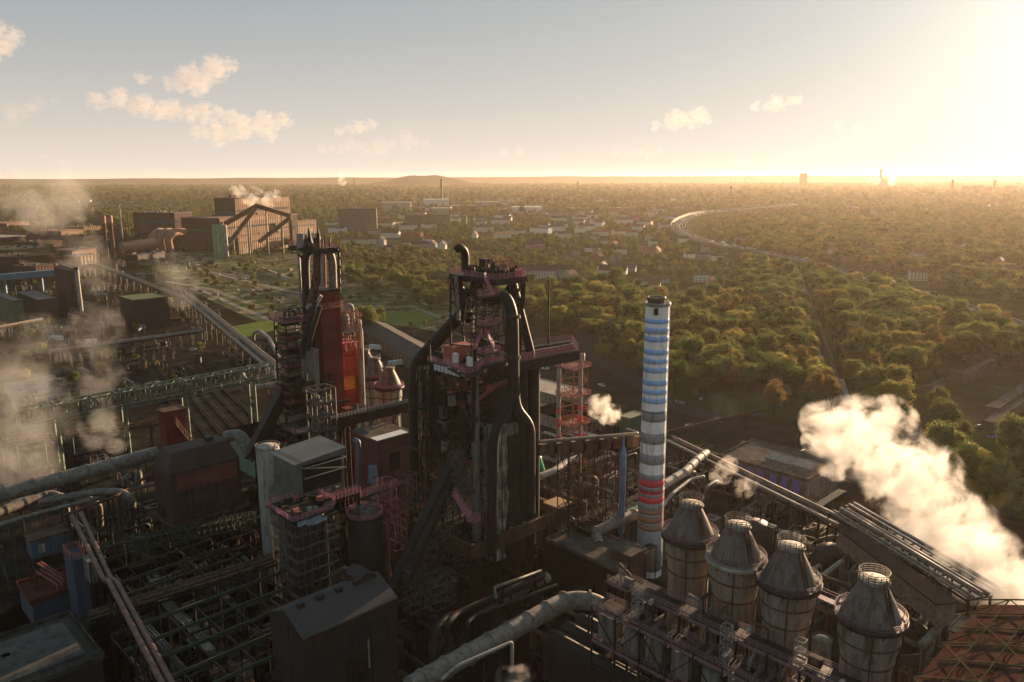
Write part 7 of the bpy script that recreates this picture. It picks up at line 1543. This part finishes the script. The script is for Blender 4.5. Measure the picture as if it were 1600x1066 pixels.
for k, (px, py, kd, lab) in enumerate(((585, 548, 't', 'between the furnaces beside the long dark hall'), (556, 500, 'c', 'on the wasteland path'), (664, 478, 't', 'in the wasteland lot beyond the furnaces'), (852, 578, 'c', 'near the tan shed'), (872, 570, 'v', 'near the tan shed'), (940, 604, 'c', 'on the road beside the works'), (1095, 624, 'c', 'at the edge of the works yard'), (1030, 598, 'c', 'on the road beyond the chimney'), (432, 470, 'c', 'on the wasteland'), (1078, 670, 'v', 'on the yard beyond the chimney'), (250, 540, 'v', 'under the long grey pipeline'))):
    q = G(px, py); car((q.x, q.y, .2), rr.uniform(0, 3), kd, 'white', M['white'], lab)
# freight train of pale wagons on the wasteland
a = G(410, 422); b = G(452, 440); d = (b-a).normalized(); t = thing('freight_train', 'row of pale freight wagons standing on the waste ground', 'train', (a.x, a.y, 0))
for k in range(7): q = a.lerp(b, (k+.5)/7); mb = MB(); mb.box(at(q, .9), ((b-a).length/7*.9, 3, 3), math.atan2(d.y, d.x)); mb.build('wagon', M['palegrey'], t)
# bits lying about on the waste ground
rb = random.Random(9)
for k in range(70):
    px, py = rb.uniform(240, 520), rb.uniform(404, 500); q = G(px, py)
    if not inpoly(px, py, [(240, 404), (510, 400), (520, 470), (440, 505), (340, 470)]): continue
    mb = MB(); m = rb.choice(('palegrey', 'rust', 'lightroof', 'steel', 'concrete')); t_ = rb.random()
    if t_ < .5: mb.box(q, (rb.uniform(3, 12), rb.uniform(2, 3), rb.uniform(1.5, 3)), rb.uniform(0, 3)); mb.box(q + Z3*3.05, (2, 1.4, .3), 0.3); solo('container', '%s container on the waste ground' % {'palegrey': 'pale', 'rust': 'rusty', 'lightroof': 'tan', 'steel': 'sooty', 'concrete': 'grey'}[m], 'container', mb, M[m], '%s containers on the waste ground' % m)
    else: mb.lathe((q.x, q.y, 0), [(rb.uniform(2, 6), 0), (rb.uniform(1, 2), rb.uniform(1, 2)), (.2, 2.4)], 9); solo('spoil_heap', '%s spoil heap on the waste ground' % {'palegrey': 'pale', 'rust': 'rusty', 'lightroof': 'tan', 'steel': 'sooty', 'concrete': 'grey'}[m], 'heap', mb, M[m], '%s heaps on the waste ground' % m)

rv = random.Random(19)
for x0, x1, y0, y1, n, wh in ((1040, 1250, 612, 660, 7, 'on the bare yard below the wood'), (60, 330, 470, 560, 9, 'in the left yard by the long grey pipeline'), (560, 700, 520, 580, 4, 'in the lane behind the red furnace'), (300, 520, 410, 470, 8, 'on the waste ground'), (1300, 1480, 820, 900, 0, '')):
    for k in range(n):
        q = G(rv.uniform(x0, x1), rv.uniform(y0, y1)); c = rv.choice(cols); car((q.x, q.y, .2), rv.uniform(0, 3), rv.choice('ccvt'), c[0], c[1], wh)
for k in range(16):
    x0, x1, y0, y1, wh = rv.choice(((1040, 1250, 612, 650, 'on the bare yard below the wood'), (20, 330, 470, 560, 'in the left yard'), (300, 600, 420, 520, 'on the waste ground'))); q = G(rv.uniform(x0, x1), rv.uniform(y0, y1))
    mb = MB(); mb.tube(q, q + Z3*12, .18, .1, 6); mb.beam(q + Z3*12, q + Z3*12.2 + U*2, .14); mb.box(q + U*2 + Z3*12, (1, .4, .2), TH); solo('street_lamp', 'thin grey lamp post ' + wh, 'lamp post', mb, M['scaf'], 'lamp posts ' + wh)
# ------------------------------------------------------------------ planting: the ones that show largest are single trees, the rest one woodland
def plant():
    r = random.Random(11); pts = []
    def fill(y0, y1, s, slack=1.12):
        y = y0
        while y < y1:
            xm = y*0.665*slack + 45; x = -xm
            while x < xm:
                xx, yy = x + r.uniform(-.42, .42)*s, y + r.uniform(-.42, .42)*s; x += s
                px, py = pix(xx, yy)
                if py > 1000: continue
                d = cover(px, py, xx, yy)
                if r.random() < d and free(xx, yy, 5) and not near_line(xx, yy): pts.append((xx, yy, s, px, py, d))
            y += s
    fill(205, 760, 12.0); fill(760, 1600, 13.5); fill(1600, 3300, 18); fill(3300, 8600, 36)
    near, far = [], []
    r.shuffle(pts); pts = [(q, (r.uniform(0.55, 1.15) if r.random() < .35 else r.uniform(0.9, 1.48))*(0.42 if q[5] < 0.3 and q[1] < 1500 else 1.0)*(.62 if 335 < q[4] < 440 and 500 < q[3] < 1160 else 1)*(.4 if near_line(q[0], q[1], LOW) else 1)*(0.6 if not free(q[0], q[1], 12) else 1)) for q in pts]
    pts.sort(key=lambda q: math.hypot(q[0][0], q[0][1])/q[1])
    names = ['tree']*8
    spots = [((860, 1130), (470, 660), 'wood between the road and the striped chimney'), ((1130, 1275), (400, 700), 'wood left of the railway line'), ((1275, 1400), (400, 640), 'wood right of the railway line'),
             ((1380, 1600), (680, 900), 'grove beyond the steam plume'), ((1400, 1600), (500, 600), 'wood near the long sheds at the right edge'), ((700, 860), (400, 520), 'thicket behind the middle furnace')]
    for i, (q, sc) in enumerate(pts):
        x, y, s, px, py, d = q
        n = noise.noise(Vector((x/60, y/60, 9)))
        k = r.random() + n*0.5
        v = 0 if k < .22 else 1 if k < .36 else 2 if k < .52 else 3 if k < .64 else 4 if k < .78 else 5 if k < .86 else 6 if k < 1.0 else 7
        if s > 16: sc *= 1.05
        if s > 30: sc *= 1.6
        rz = r.uniform(0, 6.28)
        if len(near) < 292 and -5 < px < 1605 and d > 0.02: near.append((x, y, v, sc, rz, px, py, d))
        else: far.append((x, y, v, sc, rz))
    protos = {}
    for j, (x, y, v, sc, rz, px, py, d) in enumerate(near):
        H_, W_, cm, tm, wd = VAR[v]
        where = 'standing alone on the waste ground left of the furnaces' if px < 720 else 'by the road beside the works'
        for (a, b), (c, e), t in spots:
            if a <= px < b and c <= py < e: where = 'in the ' + t; break
        t = thing('tree', '%s tree %s' % (wd, where), 'tree', (x, y, 0), '%s trees %s' % (wd, where)); t.rotation_euler.z = rz; t.scale = (sc, sc, sc*r.uniform(0.88, 1.1))
        c = bpy.data.objects.new('crown', cm); COL.objects.link(c); c.parent = t
        k = bpy.data.objects.new('trunk', tm); COL.objects.link(k); k.parent = t
        protos.setdefault(v, c)
    for v in range(8):
        if v not in protos:
            t = thing('tree', '%s tree at the edge of the wood by the road' % VAR[v][4], 'tree', (150, 560, 0)); c = bpy.data.objects.new('crown', VAR[v][2]); COL.objects.link(c); c.parent = t; protos[v] = c
    me = bpy.data.meshes.new('woodland'); me.from_pydata([(q[0], q[1], 0.0) for q in far], [], [])
    for nm, tp, vals in (('var', 'INT', [q[2] for q in far]), ('siz', 'FLOAT', [q[3] for q in far]), ('rot', 'FLOAT', [q[4] for q in far])):
        a = me.attributes.new(nm, tp, 'POINT'); a.data.foreach_set('value', vals)
    ob = bpy.data.objects.new('woodland', me); COL.objects.link(ob)
    tag(ob, 'far wooded land of green and brown treetops stretching to the horizon', 'woodland', kind='stuff')
    ng = bpy.data.node_groups.new('scatter', 'GeometryNodeTree'); ng.interface.new_socket('Geometry', in_out='INPUT', socket_type='NodeSocketGeometry'); ng.interface.new_socket('Geometry', in_out='OUTPUT', socket_type='NodeSocketGeometry')
    gi = ng.nodes.new('NodeGroupInput'); go = ng.nodes.new('NodeGroupOutput'); ip = ng.nodes.new('GeometryNodeInstanceOnPoints'); jn = ng.nodes.new('GeometryNodeJoinGeometry')
    L = ng.links.new
    for v in reversed(range(8)):
        oi = ng.nodes.new('GeometryNodeObjectInfo'); oi.inputs['Object'].default_value = protos[v]; oi.inputs['As Instance'].default_value = True
        oi.transform_space = 'ORIGINAL'; L(oi.outputs['Geometry'], jn.inputs[0])
    def attr(n, tp):
        a = ng.nodes.new('GeometryNodeInputNamedAttribute'); a.data_type = tp; a.inputs[0].default_value = n; return a.outputs[0]
    L(gi.outputs[0], ip.inputs['Points']); L(jn.outputs[0], ip.inputs['Instance']); ip.inputs['Pick Instance'].default_value = True
    L(attr('var', 'INT'), ip.inputs['Instance Index'])
    cx = ng.nodes.new('ShaderNodeCombineXYZ'); L(attr('rot', 'FLOAT'), cx.inputs[2]); L(cx.outputs[0], ip.inputs['Rotation'])
    L(attr('siz', 'FLOAT'), ip.inputs['Scale']); L(ip.outputs[0], go.inputs[0])
    md = ob.modifiers.new('scatter', 'NODES'); md.node_group = ng
    print('trees', len(near), 'woodland', len(far))
plant()
# ------------------------------------------------------------------ steam, smoke and clouds: closed hulls filled with vapour that thins towards its edge
def vapour(name, blobs, dens, color=(1, 1, 1), g=0.3, nscale=0.12, erode=1.0, soft=0.35, label=None, cat='steam', group=None, stretch=(1, 1, 1), detail=6, step=1.0, kind=None):
    import bmesh
    c0 = Vector((0, 0, 0))
    for c, r in blobs: c0 += Vector(c)/len(blobs)
    me = bpy.data.meshes.new(name); bm = bmesh.new()
    for c, r in blobs:
        bmesh.ops.create_icosphere(bm, subdivisions=3, radius=r*1.02, matrix=Matrix.Translation(Vector(c) - c0))
    bm.to_mesh(me); bm.free()
    ob = bpy.data.objects.new(name, me); COL.objects.link(ob); ob.location = c0
    md = ob.modifiers.new('skin', 'REMESH'); md.mode = 'VOXEL'; md.voxel_size = min(r for c, r in blobs)/3.0
    m = bpy.data.materials.new(name); m.use_nodes = True; nt = m.node_tree; nt.nodes.clear(); L = nt.links.new
    def mth(op, *a):
        n = nt.nodes.new('ShaderNodeMath'); n.operation = op
        for i, q in enumerate(a):
            if isinstance(q, (int, float)): n.inputs[i].default_value = q
            else: L(q, n.inputs[i])
        return n.outputs[0]
    geo = nt.nodes.new('ShaderNodeNewGeometry'); f = None
    wp = nt.nodes.new('ShaderNodeTexNoise'); wp.inputs['Scale'].default_value = nscale*0.5; wp.inputs['Detail'].default_value = 2; L(geo.outputs['Position'], wp.inputs['Vector'])
    for c, r in blobs:
        d = nt.nodes.new('ShaderNodeVectorMath'); d.operation = 'DISTANCE'; L(geo.outputs['Position'], d.inputs[0]); d.inputs[1].default_value = Vector(c)
        v = mth('MULTIPLY_ADD', d.outputs['Value'], -1.0/r, 1.0)
        f = v if f is None else mth('MAXIMUM', f, v)
    mp = nt.nodes.new('ShaderNodeMapping'); mp.inputs['Scale'].default_value = stretch; L(geo.outputs['Position'], mp.inputs[0])
    n1 = nt.nodes.new('ShaderNodeTexNoise'); n1.inputs['Scale'].default_value = nscale; n1.inputs['Detail'].default_value = detail; n1.inputs['Roughness'].default_value = 0.62
    n1.inputs['Distortion'].default_value = 0.4; L(mp.outputs[0], n1.inputs['Vector'])
    nn = mth('MULTIPLY_ADD', n1.outputs[0], -2.2*erode, 1.1*erode - 0.12)     # bites into the edge
    t = mth('ADD', f, nn)
    mr = nt.nodes.new('ShaderNodeMapRange'); mr.interpolation_type = 'SMOOTHSTEP'; mr.inputs[1].default_value = 0.0; mr.inputs[2].default_value = soft; L(t, mr.inputs[0])
    edge = nt.nodes.new('ShaderNodeMapRange'); edge.inputs[1].default_value = 0.0; edge.inputs[2].default_value = 0.12; L(f, edge.inputs[0])
    dd = mth('MULTIPLY', mth('MULTIPLY', mr.outputs[0], edge.outputs[0]), dens)
    v = nt.nodes.new('ShaderNodeVolumePrincipled'); v.inputs['Color'].default_value = (*color, 1); v.inputs['Anisotropy'].default_value = g; L(dd, v.inputs['Density'])
    o = nt.nodes.new('ShaderNodeOutputMaterial'); L(v.outputs[0], o.inputs['Volume'])
    m.cycles.volume_step_rate = step
    me.materials.append(m); tag(ob, label, cat, group, kind); return ob
def puffs(path, n, seed, jit=0.35):           # path = [(point, radius)...] -> n overlapping balls along it
    r = random.Random(seed); out = []
    for i in range(n):
        t = i/(n-1)*(len(path)-1); k = min(int(t), len(path)-2); u = t - k
        c = path[k][0].lerp(path[k+1][0], u); q = path[k][1]*(1-u) + path[k+1][1]*u
        out.append((c + unit(r)*q*jit*r.random(), q*r.uniform(0.8, 1.15)))
    return out
# the great plume of the quenching tower
PL = [(G(1660, 985, 12), 4), (G(1600, 935, 12), 6), (G(1545, 890, 20), 9), (P(1500, 850, 226), 11), (P(1450, 790, 232), 13), (P(1400, 725, 248), 13), (P(1340, 700, 260), 12), (P(1300, 680, 266), 9), (P(1278, 660, 270), 5)]
vapour('steam_plume', puffs([(a, b*1.15) for a, b in PL], 22, 5, .75) + [(P(1385, 655, 256), 9), (P(1392, 668, 254), 10), (P(1372, 648, 258), 5), (P(1292, 655, 268), 6), (P(1272, 690, 268), 5), (P(1425, 745, 238), 7), (P(1300, 730, 262), 6)],
       0.12, (0.97, 0.95, 0.925), 0.25, 0.12, 2.6, 0.8, 'huge white steam plume rising beyond the dome roofed stoves', 'steam', step=0.6, detail=8)
CLOUDS = [([(-8, 62, 30), (22, 58, 16)], 'cream cloud cut by the left edge of the picture high above the plant'),
          ([(150, 157, 15), (185, 152, 17), (225, 165, 20), (270, 172, 18), (320, 176, 17), (360, 182, 12)], 'long pale cloud bank lowest but one above the ribbed mill'),
          ([(268, 130, 14), (300, 122, 24), (335, 108, 22), (360, 102, 13)], 'puffy peach cloud topping the left cloud group'),
          ([(308, 207, 12), (340, 202, 17), (378, 198, 20), (415, 192, 20), (445, 188, 13)], 'grey bottomed cloud at the right end of the left cloud group'),
          ([(220, 122, 11), (232, 124, 7)], 'small grey cloud scrap beside the puffy peach cloud'),
          ([(530, 206, 8), (560, 198, 12), (582, 193, 9)], 'small cloud above the red furnace top'),
          ([(505, 233, 11), (545, 228, 14), (590, 230, 16), (635, 216, 14), (665, 225, 9)], 'low thin cloud above the distant hill'),
          ([(1025, 197, 9), (1055, 188, 17), (1090, 181, 15), (1106, 186, 8)], 'grey cloud with bright rim above the striped chimney'),
          ([(1180, 167, 9), (1212, 162, 12), (1245, 155, 10)], 'thin bright cloud nearest the sun glow'),
          ([(788, 238, 8), (812, 236, 9)], 'faint little cloud above the middle furnace'),
          ([(960, 240, 7), (1000, 239, 8), (1030, 236, 7)], 'faint flat cloud streak low over the motorway'),
          ([(60, 160, 12), (20, 178, 18), (85, 158, 7)], 'dim brownish cloud low at the left edge'),
          ([(1310, 196, 9), (1340, 200, 8)], 'faint cloud wisp lowest beside the sun glow')]
for i, (bl, lab) in enumerate(CLOUDS):
    D = 9000 if i not in (9, 10, 12) else 11000
    s = D/FPX; thin = i in (6, 9, 10, 11, 12)
    bb = []
    for j, (px, py, r) in enumerate(bl):
        bb.append((P(px, py, D + (j % 3 - 1)*40), r*s*1.12))
    if len(bb) > 2:
        path = [(Vector(c), q) for c, q in bb]; bb = bb + [(c + Vector((0, 0, -.12*q)), q*.72) for c, q in puffs(path, 3*len(path), 60 + i, .75)]
    vapour('cloud', bb, (0.0026 if not thin else 0.0009), (0.80, 0.75, 0.73), 0.25, 0.013, 1.9, 0.35, lab, 'cloud', 'small clouds in the evening sky', (1, 1, 1.7), step=0.8)
WISP = [([(20, 560, 330, 12), (60, 545, 340, 13), (95, 540, 345, 10), (40, 590, 320, 12), (10, 610, 300, 12)], .012, 'pale steam drifting over the blue grey pad at the left edge'),
 ([(150, 600, 350, 9), (170, 592, 352, 7), (135, 615, 345, 7)], .02, 'small steam puff on top of the green truss bridge'), ([(30, 640, 290, 12), (60, 655, 285, 11), (15, 680, 270, 12), (70, 620, 300, 9)], .016, 'soft steam cloud in front of the truss bridge left end'),
 ([(160, 665, 290, 7), (172, 682, 285, 6), (150, 690, 282, 5)], .035, 'bright steam puff above the pale main'), ([(10, 720, 250, 11), (40, 735, 245, 9), (5, 745, 240, 9)], .02, 'steam bank beside the left end of the pale main'),
 ([(50, 305, 1500, 52), (85, 300, 1500, 58), (110, 315, 1480, 42), (70, 325, 1450, 40)], .0032, 'broad faint steam veil over the halls at the far left'), ([(135, 410, 760, 20), (150, 430, 740, 17), (120, 395, 800, 22)], .006, 'thin wisp rising left of the twin stacks foot'),
 ([(275, 430, 620, 15), (285, 450, 600, 13), (268, 415, 650, 12)], .007, 'thin wisp right of the black hall'), ([(150, 520, 420, 12), (158, 500, 430, 10), (145, 545, 400, 10)], .009, 'thin wisp above the long grey pipeline'),
 ([(935, 636, 330, 4.5), (950, 645, 328, 4.5), (957, 650, 325, 3.5), (942, 625, 335, 3)], .12, 'small bright steam jet left of the striped chimney'), ([(1125, 745, 262, 3), (1135, 735, 265, 3.4), (1140, 725, 268, 2.6)], .06, 'golden steam wisp behind the ribbed stove'),
 ([(1162, 762, 250, 3), (1170, 752, 253, 2.6)], .06, 'small golden steam wisp above the pipe rack'), ([(1130, 632, 395, 6), (1140, 640, 390, 5), (1120, 625, 400, 4)], .02, 'thin golden vapour at the edge of the wood'),
 ([(372, 303, 1380, 13), (395, 308, 1380, 15), (415, 312, 1380, 14), (432, 306, 1390, 10)], .03, 'white steam along the roof of the tall mill'), ([(535, 282, 4500, 24), (533, 276, 4500, 20)], .02, 'tiny bright steam puff on the horizon left of the hill'),
 ([(1366, 283, 6000, 38), (1392, 282, 6000, 40)], .01, 'bright steam at the foot of the skyline power station'), ([(1374, 262, 6200, 16), (1362, 259, 6200, 18)], .012, 'dark smoke streak from the skyline power station'),
 ([(795, 1062, 150, 2.6), (815, 1070, 148, 3.2)], .12, 'bluish steam puff at the bottom edge')]
for k, (bl, de, lab) in enumerate(WISP):
    sc = bl[0][3]; Y_ = bl[0][2]; vapour('steam_wisp', [(P(a, b, Y), r*1.35) for a, b, Y, r in bl], de*(.5 if Y_ < 900 and de < .05 else .8), (0.35, .3, .26) if 'dark smoke' in lab else (1, .97, .93), (.3 if Y_ < 1600 and bl[0][0] < 500 else .4), 0.95/sc, 2.7, .8, lab, 'steam', 'steam rising over the works', step=.8)
# ------------------------------------------------------------------ haze: one closed box round camera and scene
HAZE_D = 0.000029; HAZE_G = 0.5
def haze():
    mb = MB(); mb.box((0, 5000, -30), (26000, 12600, 170))
    m = bpy.data.materials.new('haze'); m.use_nodes = True; nt = m.node_tree; nt.nodes.clear()
    o = nt.nodes.new('ShaderNodeOutputMaterial'); v = nt.nodes.new('ShaderNodeVolumePrincipled')
    v.inputs['Color'].default_value = (1.0, 0.86, 0.72, 1); v.inputs['Density'].default_value = HAZE_D; v.inputs['Anisotropy'].default_value = HAZE_G
    nt.links.new(v.outputs[0], o.inputs['Volume'])
    ob = mb.build('haze', m, base=(0, 0, 0)); tag(ob, 'thin warm evening haze over the land', 'haze', kind='stuff')
haze()
